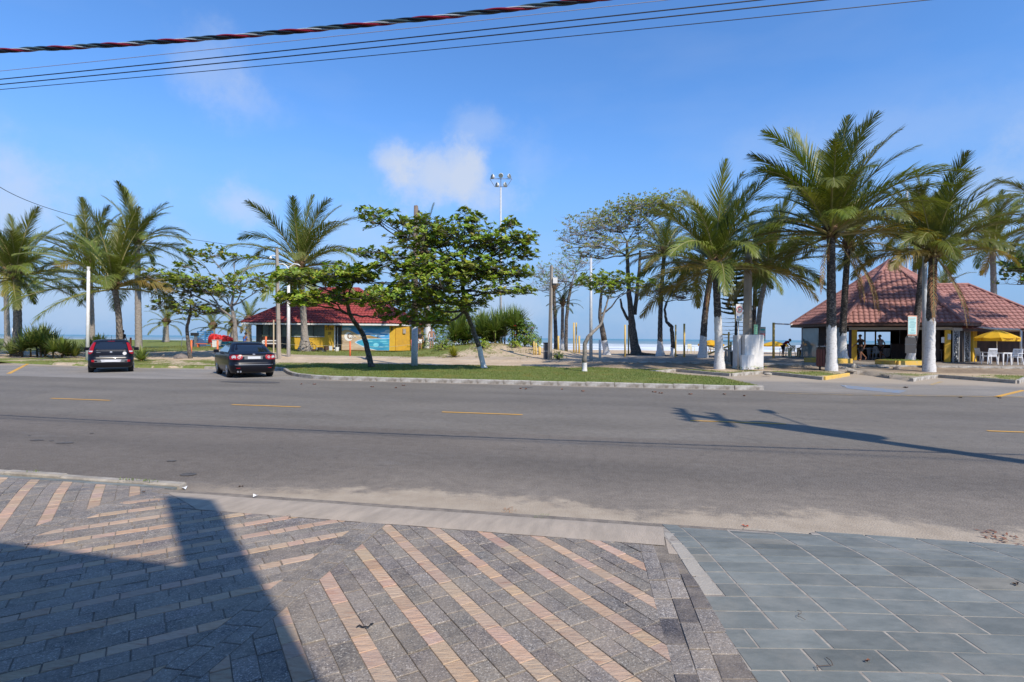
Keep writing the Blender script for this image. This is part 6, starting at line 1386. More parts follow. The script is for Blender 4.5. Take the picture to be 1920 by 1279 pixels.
post('bin_post', 'white round bin wrapped around the crooked tree stump', 1262.5, 667, 654, 3.9, M_white, 'bin', Y=41)
for k, (x, yt) in enumerate(((1366, 655), (1370, 651), (1374, 657), (1361, 654))): post('stump', ('left stake of the row of cut brown stakes behind the parking sign', 'tallest stake of the row of cut brown stakes', 'stake of the brown row nearest the sign pole', 'stake of the brown row nearest the front palm')[k], x, 676, yt, 2.1, M_polec, 'stake', Y=33 + k * .5, group='cut brown stakes behind the parking sign')
for k, (x, yt, yb, tl, lb) in enumerate([(357.5, 637, 663, 1.6, 'orange post right of the small almond tree trunk'), (408, 638, 664, 0, 'orange post left of the black saloon'), (498, 631, 650, .8, 'orange post behind the roof of the black saloon'), (245, 633, 655, 0, 'orange post behind the right corner of the hatchback'), (656.5, 640, 667, 0, 'orange post in front of the black kiosk door'), (774, 637, 665, -2.5, 'leaning orange post left of the white pole base')]):
    post('orange_post', lb, x, yb, yt, 1.7, M_orange, 'post', Y=(36.5, 36.3, 40, 38, 38.5, 38.5)[k], dx=tl * 1, group='orange posts of the rope line')
rt = thing('rope', 'thin rope strung between the orange posts before the yellow kiosk', 'rope', D(498, 640, 40)); b_ = MB(); P0 = D(498, 640, 40)
for a, c in (((408, 645, 36.3), (498, 640, 40)), ((498, 640, 40), (656, 645, 38.5)), ((656, 645, 38.5), (774, 645, 38.5))):
    a, c = D(*a) - P0, D(*c) - P0; b_.tube([a.lerp(c, i / 8) - Vector((0, 0, .22 * sin(pi * i / 8))) for i in range(9)], .008, 4)
b_.build('cord', mat('rope', (.45, .42, .3), .9), rt)
# menu sign, blackboards
q = onground(*D(1705, 674, 33.2).to_2d()); rt = thing('menu_board', 'pale blue menu sign with an orange border fixed to a palm trunk', 'sign', q); kx = 33.2 / FPX
def bz(y): return (D(1707, y, 33.2).z - q.z)
b_ = MB(); b_.box((.08, -.1, (bz(592) + bz(629)) / 2), (.56, .03, bz(592) - bz(629))); pn = b_.build('panel', mat('peach_border', (.72, .38, .28), .6), rt); b_ = MB(); b_.box((.06, -.12, (bz(593) + bz(628)) / 2), (.49, .02, bz(594) - bz(627))); b_.build('sheet', mat('pale_blue_sheet', (.46, .70, .70), .6), pn)
M_pr = mat('teal_ink', (.04, .22, .26), .7)
for k in range(11):
    rw = random.uniform(.2, .40); b_ = MB(); b_.box((.06 + random.uniform(-.03, .03), -.133, bz(597) - k * .093), (rw, .004, .03 if k in (3, 5) else .018)); b_.build('print_line', M_pr if k else M_orange, pn)
q2 = q + Vector((-.18, -.35, 0)); rt = thing('blackboard', 'two stacked blackboards with chalk lettering leaning on the palm trunk', 'blackboard', q2)
for z0, z1 in ((bz(645), bz(633)), (bz(662), bz(646))): b_ = MB(); b_.box((-.02, 0, (z0 + z1) / 2), (.64, .04, z1 - z0)); b_.build('board', mat('slate_board', (.05, .05, .055), .7), rt)
b_ = MB(); b_.box((.02, -.01, bz(631.5)), (.62, .04, .1)); b_.build('header', M_black, rt); text('Porções', .12, mat('chalk', (.7, .7, .7), .9), 'lettering', Matrix.Translation((.02, -.04, bz(631.5))) @ Matrix.Rotation(rad(90), 4, 'X'), rt, .002)
b_ = MB(); b_.box((-.02, .02, bz(645.5)), (.64, .03, .02)); b_.build('trim', M_white, rt)
# yellow planters round the kiosk palms
def planter(label, a, c, dep, h=.22):
    a, c = Vector(a), Vector(c); d = (c - a); L2 = d.length; rt = thing('planter_kerb', label, 'planter', a, atan2(d.y, d.x)); b_ = MB(); b_.box((L2 / 2, 0, h / 2 - .05), (L2, .14, h + .1)); b_.build('front_kerb', M_curby, rt); b_ = MB()
    for x in (0, L2): b_.box((x, dep / 2, h / 2 - .05), (.14, dep - .15, h + .1))
    b_.build('side_kerb', M_curby, rt); b_ = MB(); b_.box((L2 / 2, dep, h / 2 - .05), (L2, .14, h + .1)); b_.build('back_kerb', M_curby, rt); b_ = MB(); b_.box((L2 / 2, dep / 2, h / 2 - .09), (L2 - .16, dep - .16, h)); b_.build('soil', M_bed, rt); gg = MB()
    for k in range(900): x, y = random.uniform(.1, L2 - .1), random.uniform(.08, dep - .1); s = random.uniform(.008, .014); gg.add([(x - s, y, h - .05), (x + s, y, h - .05), (x + random.uniform(-.03, .03), y, h + random.uniform(0, .09))], [(0, 1, 2)], 0, (1.1, 1.2, .8))
    g2 = gg.build('grass', M_blade, rt); g2['kind'] = 'stuff'
planter('yellow kerbed planter round the rusty-fronded palm', G(1562, 680, .40), G(1597, 679.5, .40), 1.9); planter('yellow kerbed planter below the menu board', G(1683, 684, .38), G(1742, 684, .38), 1.5)
# ---- plastic furniture
def chair_parts(m_):
    mb = {}; s = MB(); s.box((0, 0, .43), (.46, .44, .03)); mb['seat'] = s
    s = MB(); 
    for x in (-.215, .215): s.tube([(x, .2, .43), (x * .98, .27, .85)], [.022, .02], 5)
    s.box((0, .28, .86), (.44, .03, .07)); s.box((0, .22, .50), (.42, .025, .05))
    for i in range(6): s.box((-.155 + i * .062, .25, .68), (.03, .018, .34), M=Matrix.Rotation(-.15, 3, 'X'))
    mb['backrest'] = s
    for k, (x, y) in enumerate(((-.22, -.2), (.22, -.2), (-.22, .22), (.22, .22))): s = MB(); s.tube([(x, y, .43), (x * 1.2, y * 1.18, 0)], [.032, .02], 5); mb['leg%d' % k] = s
    for k, x in enumerate((-.25, .25)): s = MB(); s.box((x, .03, .64), (.05, .44, .022)); s.tube([(x, -.19, .64), (x * .95, -.2, .43)], .02, 5); mb['arm%d' % k] = s
    return [(n.rstrip('0123456789'), b.mesh(n.rstrip('0123456789'), m_)) for n, b in mb.items()]
CW, CY_ = chair_parts(M_plast), chair_parts(M_cream)
def chair(label, q, rz, parts=None, group='white plastic chairs on the kiosk terrace', sc=1.0):
    rt = thing('plastic_chair', label, 'chair', q, rz, group=group, scale=sc)
    for n, me in (parts or CW): share(n, me, rt)
    return rt
def table(label, q, rz=0, m_=M_plast, group='white plastic tables on the kiosk terrace', sc=1.0):
    rt = thing('plastic_table', label, 'table', q, rz, group=group, scale=sc); b_ = MB(); b_.box((0, 0, .71), (.74, .74, .03)); b_.box((0, 0, .68), (.7, .7, .04)); b_.build('tabletop', m_, rt)
    for x, y in ((-1, -1), (1, -1), (1, 1), (-1, 1)): b_ = MB(); b_.tube([(x * .31, y * .31, .68), (x * .34, y * .34, 0)], [.055, .025], 5); b_.build('leg', m_, rt)
    return rt
def fl(px, py, z=None):
    p = G(px, py, FZ); p.z = max(th(*UV(p)), FZ - .02 if (p - Vector((C0.x, C0.y, FZ))).to_2d().length < 5.9 else -9); return p
# parasol set at the right
T1 = G(1876, 682, .43); T1.z = th(*UV(T1)); table('white plastic table under the yellow parasol', T1, .3)
chair('white plastic chair left of the parasol table, seen from its side', G(1841, 680, .43), rad(80)); chair('white plastic chair with its back to the camera, front left of the parasol table', G(1855, 682.5, .43), rad(172)); chair('white plastic chair right of the parasol table turned side-on', G(1903, 684, .43), rad(-70)); chair('white plastic chair behind the parasol table', G(1886, 677, .43), rad(-20))
M_par = mat('yellow_parasol_canvas', (.74, .44, .015), .6, trans=.25)
def parasol(label, q, R, zrim, ztop, m_, n=8, pole=True, valance=.2, tilt=0, text_=None):
    rt = thing('parasol', label, 'parasol', q); b_ = MB()
    for i in range(n):
        a0, a1 = 2 * pi * i / n + .2, 2 * pi * (i + 1) / n + .2; am = (a0 + a1) / 2; prev = None
        for j in range(5):
            t0, t1 = j / 5, (j + 1) / 5
            def pt(a, t, sag=0): rr = R * t; return Vector((cos(a) * rr, sin(a) * rr, ztop - (ztop - zrim) * (t ** 1.35) - sag))
            if j == 0: b_.add([pt(a0, 0), pt(a0, t1), pt(am, t1, .01) * 1, pt(a1, t1)], [(0, 1, 2), (0, 2, 3)])
            else: b_.add([pt(a0, t0), pt(a0, t1), pt(am, t1, .012 * (j + 1)), pt(a1, t1), pt(a1, t0), pt(am, t0, .012 * j)], [(0, 1, 2, 5), (5, 2, 3, 4)])
    cn = b_.build('canopy', m_, rt, smooth=False); v_ = MB()
    for i in range(n):
        a0, a1 = 2 * pi * (i + .03) / n + .2, 2 * pi * (i + .97) / n + .2; p, q_ = Vector((cos(a0) * R, sin(a0) * R, zrim - .01)), Vector((cos(a1) * R, sin(a1) * R, zrim - .01)); v_.add([p, q_, q_.lerp(p, .08) * 1.0 - Vector((0, 0, valance)), p.lerp(q_, .08) - Vector((0, 0, valance))], [(0, 1, 2, 3)])
    v_.build('valance', m_, cn); b_ = MB(); b_.tube([(0, 0, 0), (0, 0, ztop)], .022, 8); b_.tube([(0, 0, ztop), (0, 0, ztop + .06)], [.04, .02], 6); b_.build('pole', M_white, rt, smooth=True)
    for i in range(n): a = 2 * pi * i / n + .2; b_ = MB(); b_.tube([(0, 0, ztop - .3), (cos(a) * R * .97, sin(a) * R * .97, zrim + .0)], .008, 4); b_.build('rib', M_grey, rt)
    return rt
pr = parasol('open yellow parasol with a valance over a plastic table', T1 + Vector((-.12, .12, 0)), 1.05, 1.60, 2.04, M_par)
M_ink = mat('brown_ink', (.30, .12, .01), .7)
for k in range(9): b_ = MB(); b_.box((-.30 + k * .075, -1.0, 1.505 + .008 * (k % 2)), (.045, .004, .05 + .015 * (k % 3))); b_.build('print_mark', M_ink, pr)
pr.children[0].rotation_euler = (0, 0, 0)
chair('white plastic chair turned left, right of the middle terrace table', G(1793, 677, .43), rad(-125)); table('small white plastic table beside the right palm foot', G(1764, 675.5, .43), .2); chair('white plastic chair half hidden by the right palm foot', G(1750, 675, .43), rad(95)); chair('white plastic chair seen from behind between blackboard and lamp post', G(1719, 672, .43), rad(175))
chair('white plastic chair with vertical slats between the two walkers', G(1639, 673.5, .43), rad(178)); table('white plastic table partly behind the walker in black', G(1613, 672, .43), .1); chair('white plastic chair beside the wide white palm foot', G(1597, 672, .43), rad(100)); table('white table half hidden behind the walker in black', G(1630, 671, .43), .3)
q = G(1671, 673, .43); rt = thing('covered_table', 'table under a long white cloth next to the blackboards', 'table', q); b_ = MB(); b_.box((0, 0, .73), (.62, .6, .03)); b_.build('tabletop', M_plast, rt); b_ = MB(); pts = []
n_ = 40
for ring, z, k in ((0, .755, 1.0), (1, .74, 1.03), (2, .45, 1.1), (3, .12, 1.2)):
    for i in range(n_): a = 2 * pi * i / n_; s = max(abs(cos(a)), abs(sin(a))); b_.v.append((.32 * k * cos(a) / s * (1 + .05 * ring * sin(a * 9) * .4), .31 * k * sin(a) / s * (1 + .05 * ring * sin(a * 9) * .4), z + (.07 * sin(a * 2) if ring == 3 else 0)))
for r in range(3):
    for i in range(n_): j = (i + 1) % n_; b_.f.append((r * n_ + i, r * n_ + j, (r + 1) * n_ + j, (r + 1) * n_ + i)); b_.m.append(0); b_.c.append(None)
b_.f.append(tuple(range(n_))); b_.m.append(0); b_.c.append(None); b_.build('cloth', M_white, rt, smooth=False)
q = G(1590, 674, .43); rt = thing('floor_sign', 'small yellow folding sign beside the wide palm foot', 'sign', q); b_ = MB(); b_.box((0, -.06, .2), (.22, .02, .42), M=Matrix.Rotation(.2, 3, 'X')); b_.box((0, .06, .2), (.22, .02, .42), M=Matrix.Rotation(-.2, 3, 'X')); b_.build('panel', M_yel_w, rt)
q = G(1512, 667, .45); rt = thing('block_bench', 'yellow block seat outside the left glass screen of the kiosk', 'bench', q); b_ = MB(); b_.box((0, .3, .25), (.9, .5, .5)); b_.build('block', M_yel_d, rt); rt = thing('black_tub', 'black plastic tub on the yellow block seat', 'tub', q + Vector((.1, .3, .5))); b_ = MB(); b_.lathe([(.2, 0), (.26, .5), (.24, .5), (.18, .04)], (0, 0, 0), 12); b_.build('body', M_black, rt)
# beach: cream chairs, parasols
GB = 'cream chairs on the beach'
for k, (x, y, rz, Y, lb) in enumerate([(1470, 662, 175, 43, 'cream plastic chair behind the bending man in red'), (1482, 662, 190, 43, 'cream plastic chair right of the bending man in red'), (1296, 658, 20, 52, 'lone pale chair on the sand before the surf'), (1335, 659, 0, 50, 'pale chair on the sand behind the leaning palm')]): chair(lb, onground(*D(x, y, Y).to_2d()), rad(rz), CY_, GB)
for k, (x, Y, R, lb) in enumerate([(1333, 49, 1.15, 'yellow beach parasol, low on the sand left of the front palm'), (1452, 56, 1.3, 'yellow beach parasol behind the thick yellow net post')]): parasol(lb, onground(*D(x, 650, Y).to_2d()) + Vector((0, 0, -.55)), R, 1.45, 1.85, M_par, valance=.15)
rt = thing('beach_table', 'low pale table between the cream chairs on the beach', 'table', onground(*D(1489, 662, 43.5).to_2d())); b_ = MB(); b_.box((0, 0, .7), (.8, .7, .04)); b_.build('tabletop', M_cream, rt)
for x in (-.35, .35): b_ = MB(); b_.box((x, 0, .35), (.05, .5, .7)); b_.build('leg', M_cream, rt)
# ---- beach huts and tents at the left
q = onground(*D(385, 648, 52).to_2d()); rt = thing('beach_stall', 'blue slatted wooden stall on the dune', 'stall', q)
for x in (-.72, -.02, .70): b_ = MB(); b_.box((x, 0, .75), (.09, .09, 1.5)); b_.build('post', M_blue, rt)
sm_ = MB(); sm_.box((0, 0, 0), (1.5, .03, .075)); me = sm_.mesh('slat', M_blue)
for k in range(9): share('slat', me, rt, (0, -.05, .14 + k * .16))
rt = thing('beach_tent', 'small dark blue dome tent before the slatted stall', 'tent', q + Vector((-.1, -1.0, 0))); b_ = MB(); b_.lathe([(.8, 0), (.7, .35), (.4, .72), (.02, .85)], (0, 0, 0), 6); b_.build('canopy', mat('navy_canvas', (.03, .06, .13), .7), rt)
for k, (x, sx, h) in enumerate(((402, .6, 1.05), (415, .9, .95), (428, .6, .75))):
    q = onground(*D(x, 648, 50).to_2d()); rt = thing('red_canopy', ('upright folded red canopy right of the blue stall', 'slumped red canopy in the middle of the heap', 'low end of the red canopy heap near the saloon')[k], 'canopy', q, group='red canopies heaped on the dune'); b_ = MB()
    for j in range(9):
        a = j / 8 * pi; b_.tube([(cos(a) * sx, .2 * sin(j), .35), (cos(a) * sx * .8, .1, h * (.7 + .3 * sin(a))), (cos(a) * sx * .3, 0, h * (1 + .08 * sin(j * 3)))], [.10, .16, .08], 6)
    b_.build('canvas', M_red, rt, smooth=True)
q = onground(*D(410, 652, 46).to_2d()); rt = thing('cooler_box', 'cream cooler box with a lid beside the red canopies', 'cooler', q); b_ = MB(); b_.box((-.15, 0, .28), (.55, .45, .56)); b_.build('body', M_white, rt); b_ = MB(); b_.box((-.15, 0, .59), (.6, .5, .06)); b_.build('lid', M_lgrey, rt)
rt = thing('storage_crate', 'teal blue crate right of the cooler box', 'crate', q + Vector((.7, .1, 0))); b_ = MB(); b_.box((0, 0, .22), (.8, .5, .44)); b_.build('body', mat('teal_plastic', (.02, .16, .24), .5), rt); b_ = MB(); b_.box((0, 0, .46), (.84, .54, .04)); b_.build('lid', mat('teal_lid', (.05, .3, .28), .5), rt)
q = onground(*D(419, 660, 40).to_2d()); rt = thing('sun_lounger', 'white plastic sun lounger lying left of the saloon roof', 'sun lounger', q); b_ = MB(); b_.box((0, 0, .32), (.95, .5, .04)); b_.build('seat', M_plast, rt)
for x in (-.35, 0, .35): b_ = MB(); b_.tube([(x - .12, -.2, .32), (x + .06, -.2, 0)], .03, 4); b_.build('leg', M_plast, rt)
q = onground(*D(385, 650, 47).to_2d()); rt = thing('orange_bench', 'low orange board bench before the blue stall', 'bench', q); b_ = MB(); b_.box((0, 0, .3), (1.5, .3, .06)); b_.build('seat', M_orange, rt)
for x in (-.6, .6): b_ = MB(); b_.box((x, 0, .13), (.08, .25, .28)); b_.build('leg', M_orange, rt)
rt = thing('grey_stand', 'grey box on a post left of the blue stall', 'stand', onground(*D(367, 647, 50).to_2d())); b_ = MB(); b_.box((0, 0, .5), (.22, .2, 1.0)); b_.build('post', M_grey, rt); b_ = MB(); b_.box((-.1, 0, 1.12), (.6, .3, .28)); b_.build('box', M_black, rt)
rt = thing('goal_frame', 'small grey metal frame on the dune grass', 'frame', onground(*D(340, 645, 50).to_2d())); b_ = MB(); b_.tube([(0, 0, 0), (.1, 0, .85), (.9, .3, .85), (.9, .3, 0)], .03, 5); b_.build('bar', M_grey, rt)
# bench, bicycle and parts before the yellow kiosk
q = onground(*D(507, 657, 43.5).to_2d()); rt = thing('bench', 'white framed bench behind the concrete pole at the kiosk', 'bench', q)
for z in (.72, .5): b_ = MB(); b_.box((0, .2, z), (1.35, .05, .08)); b_.build('rail', M_white, rt)
b_ = MB(); b_.box((0, 0, .42), (1.35, .4, .05)); b_.build('seat', M_dwood, rt)
for x in (-.62, .62): b_ = MB(); b_.box((x, 0.1, .36), (.06, .3, .72)); b_.build('leg', M_white, rt)
q = onground(*D(578, 660, 44.2).to_2d()); rt = thing('bicycle', 'small dark bicycle parked against the yellow wall by the palm foot', 'bicycle', q, rad(62)); M_ty = mat('tyre_rubber', (.02, .02, .02), .8)
for x in (-.5, .5):
    b_ = MB(); b_.tube([(x + .3 * cos(a * .449), 0, .31 + .3 * sin(a * .449)) for a in range(15)], .022, 5, cap=False); wh = b_.build('wheel', M_ty, rt); b_ = MB()
    for a in range(6): b_.tube([(x, 0, .31), (x + .29 * cos(a * 1.05), 0, .31 + .29 * sin(a * 1.05))], .004, 3)
    b_.build('spokes', M_grey, wh)
b_ = MB(); b_.tube([(-.5, 0, .31), (-.15, 0, .35), (.38, 0, .75), (.5, 0, .31)], .022, 5); b_.tube([(-.15, 0, .35), (-.3, 0, .8), (.38, 0, .75)], .02, 5); b_.build('frame', M_black, rt); b_ = MB(); b_.box((-.3, 0, .84), (.24, .12, .05)); b_.build('saddle', M_black, rt); b_ = MB(); b_.tube([(.36, -.25, .98), (.38, 0, .92), (.36, .25, .98)], .015, 5); b_.build('handlebar', M_black, rt)
rt = thing('engine_part', 'heap of grey and rusty machine parts on the grass below the kiosk windows', 'scrap heap', onground(*D(604, 659, 45.2).to_2d())); random.seed(3)
for k in range(8): b_ = MB(); b_.box((-.9 + k * .26, random.uniform(-.2, .2), random.uniform(.1, .3)), (random.uniform(.15, .4), .25, random.uniform(.12, .4)), random.random()); b_.build('piece', (M_grey, M_dwood, M_lgrey, M_black)[k % 4], rt)
rt = thing('bucket', 'small white bucket beside the kiosk door', 'bucket', onground(*D(632, 658, 46.8).to_2d())); b_ = MB(); b_.lathe([(.14, 0), (.18, .36), (.16, .36), (.12, .03)], (0, 0, 0), 12); b_.build('body', M_white, rt)
# rocks and rubble
def rock(label, q, sx, sy, sz, seed, m_=None, name='rock'):
    bm = bmesh.new(); bmesh.ops.create_icosphere(bm, subdivisions=2, radius=1)
    for v in bm.verts: v.co *= 1 + .3 * noise.noise(v.co * 1.7 + Vector((seed, 0, 0))); v.co = Vector((v.co.x * sx, v.co.y * sy, v.co.z * sz))
    me = bpy.data.meshes.new(name); bm.to_mesh(me); bm.free(); me.materials.append(m_ or M_curbg); o = bpy.data.objects.new(name, me); COL.objects.link(o); o.location = q; return tag(o, label, 'rock' if name == 'rock' else name.replace('_', ' '))
M_rock = mat('dark_rock', (.13, .11, .10), .9, (.22, .19, .17), 5, bump=.6)
rock('dark rounded rock at the foot of the small almond tree', PT(340, 672) + Vector((0, 0, .02)), .55, .35, .28, 1, M_rock); rock('small pale stone block at the left edge of the walkway', PT(1601, 690) + Vector((0, 0, .08)), .14, .12, .18, 2, M_curbw); rock('grey stone lump at the right edge of the walkway', PT(1682, 692), .22, .16, .16, 3, M_rock); rock('sawn stump knob beside the leaning almond trunk', PT(688, 671), .10, .1, .12, 4, M_rock)
for k in range(5): rock(('half-buried kerb fragment left of the walkway', 'flat broken stone beside the walkway', 'small rubble stone near the pale block', 'rubble stone on the path edge', 'broken kerb lump by the first bay corner')[k], PT((1590, 1583, 1597, 1662, 1440)[k], (693, 690, 695, 690, 701)[k]), .2, .12, .07, 5 + k, M_curbg)
# ---- cables over the near footway
PL = lambda X: 5.6 - .194 * X
def cpt(px, py):
    d = ray(px, py); t = 5.6 / (d.y + .194 * d.x); return Vector((0, 0, CH)) + d * t
def wire(name, label, pix, r, m_, parent=None, ext=(-24, 14)):
    P = [cpt(*p) for p in pix]; (x0, z0), (x1, z1), (x2, z2) = [(p.x, p.z) for p in P]
    # parabola through three points
    A = Matrix(((x0 * x0, x0, 1), (x1 * x1, x1, 1), (x2 * x2, x2, 1))); a, b_, c = A.inverted() @ Vector((z0, z1, z2)); a = max(a, .0006)
    c = z1 - a * x1 * x1 - b_ * x1
    return [Vector((x, PL(x), a * x * x + b_ * x + c)) for x in [ext[0] + (ext[1] - ext[0]) * i / 120 for i in range(121)]]
base_line = wire('', '', [(0, 95), (500, 63), (1110, -1)], 0, None)
rt = thing('power_cable', 'thick twisted cable of red, black and grey strands across the top of the sky', 'cable', (0, 0, 0))
ms = [mat('red_insulation', (.22, .006, .015), .35), mat('black_insulation', (.01, .01, .012), .35), mat('green_grey_insulation', (.045, .07, .07), .35), mat('pale_conductor', (.42, .46, .48), .35)]
fine = []
for i in range(len(base_line) - 1):
    for j in range(14): fine.append(base_line[i].lerp(base_line[i + 1], j / 14))
for k in range(4):
    b_ = MB(); pts = []; s = 0
    for i, p in enumerate(fine):
        if i: s += (p - fine[i - 1]).length
        a = s * 2 * pi / .78 + k * pi / 2; R = .0165 if k < 3 else .0135; pts.append(p + Vector((0, cos(a) * R, sin(a) * R)))
    b_.tube(pts, .0135 if k < 3 else .008, 6, cap=False); b_.build('strand', ms[k], rt, smooth=True)
M_wire = mat('black_wire', (.012, .012, .016), .5); M_wireg = mat('grey_wire', (.30, .30, .36), .5)
for lb, pix, r, m_ in (('thin pale grey wire just below the twisted cable', [(0, 141), (600, 71), (1245, 0)], .0035, M_wireg), ('upper of the two thicker black wires below the twisted cable', [(0, 153), (600, 88), (1425, 0)], .006, M_wire), ('lower of the two thicker black wires below the twisted cable', [(0, 158.5), (600, 99.5), (1545, 0)], .006, M_wire), ('lowest thin black wire crossing the upper sky', [(0, 168), (600, 113.5), (1740, 0)], .004, M_wire)):
    rt = thing('overhead_wire', lb, 'wire', (0, 0, 0), group='overhead wires'); b_ = MB(); b_.tube(wire('', '', pix, r, m_), r, 5, cap=False); b_.build('conductor', m_, rt)
rt = thing('overhead_wire', 'black wire slanting down from the left edge to the concrete pole at the kiosk', 'wire', (0, 0, 0)); a, m1, c = D(-260, 235, 16), D(170, 404, 26.5), pole523 - Vector((0, 0, .15)); b_ = MB(); pts = []
for i in range(41):
    t = i / 40; pts.append(a.lerp(c, t) - Vector((0, 0, 1)) * 0 + (m1 - a.lerp(c, .6)) * 0); 
qa, qb, qc = D(0, 351, 20), D(225, 425, 28), c
pts = []
for i in range(61):
    t = -0.12 + 1.12 * i / 60; pts.append(qa * (1 - t) * (1 - 2 * t) + qb * 4 * t * (1 - t) + qc * t * (2 * t - 1))
b_.tube(pts, .012, 5, cap=False); b_.build('conductor', M_wire, rt)
# ---- utility pole beside the photographer (outside the frame): its shade lies on the road
up = thing('utility_pole', 'tall street pole with crossarms and a transformer, outside the right edge, shading the road', 'pole', (10.3, 3.6, 0)); b_ = MB(); b_.tube([(0, 0, -.3), (0, 0, 10.7)], [.22, .16], 12); b_.build('shaft', M_polec, up, smooth=True)
M_arm = M_dwood; pu = Vector((UA.x, UA.y, 0)); pv = Vector((VA.x, VA.y, 0))
for z, l in ((10.5, 2.2), (9.6, 2.0)):
    b_ = MB(); b_.box((0, 0, z), (l, .11, .11), ROT + rad(90)); ar = b_.build('crossarm', M_arm, up)
    for k in (-.9, -.45, .45, .9): b_ = MB(); p = pv * k * l / 2 + Vector((0, 0, z)); b_.lathe([(.04, .05), (.09, .1), (.05, .16), (.09, .2), (.03, .28)], p, 8); b_.build('insulator', M_lgrey, ar)
for k, (du, dv) in enumerate(((.38, .1), (-.1, .42))): b_ = MB(); p = pu * du + pv * dv; b_.lathe([(.0, 7.3), (.36, 7.3), (.38, 8.5), (.25, 8.62), (.0, 8.62)], p, 14); b_.build('transformer', M_grey, up)
b_ = MB(); b_.tube([(0, 0, 6.9), tuple(pv * 1.0 + Vector((0, 0, 7.6))), tuple(pv * 2.6 + Vector((0, 0, 7.9)))], .03, 6); b_.box(pv * 2.9 + Vector((0, 0, 7.88)), (.25, .6, .1), ROT); b_.build('lamp_arm', M_grey, up)
for z in (9.85, 10.78):
    for k in (-.9, .45, .9):
        rt = thing('overhead_wire', '%s wire on the %s crossarm of the pole outside the right edge' % ({-.9: 'house-side', .45: 'middle', .9: 'sea-side'}[k], 'lower' if z < 10 else 'upper'), 'wire', (0, 0, 0), group='high wires at the off-frame pole'); b_ = MB(); p0 = Vector((10.3, 3.6, z)) + pv * k
        b_.tube([p0 + pu * x + Vector((0, 0, .0009 * x * x - .01 * abs(x))) for x in range(0, 45, 3)], .006, 4, cap=False); b_.build('conductor', M_wire, rt)
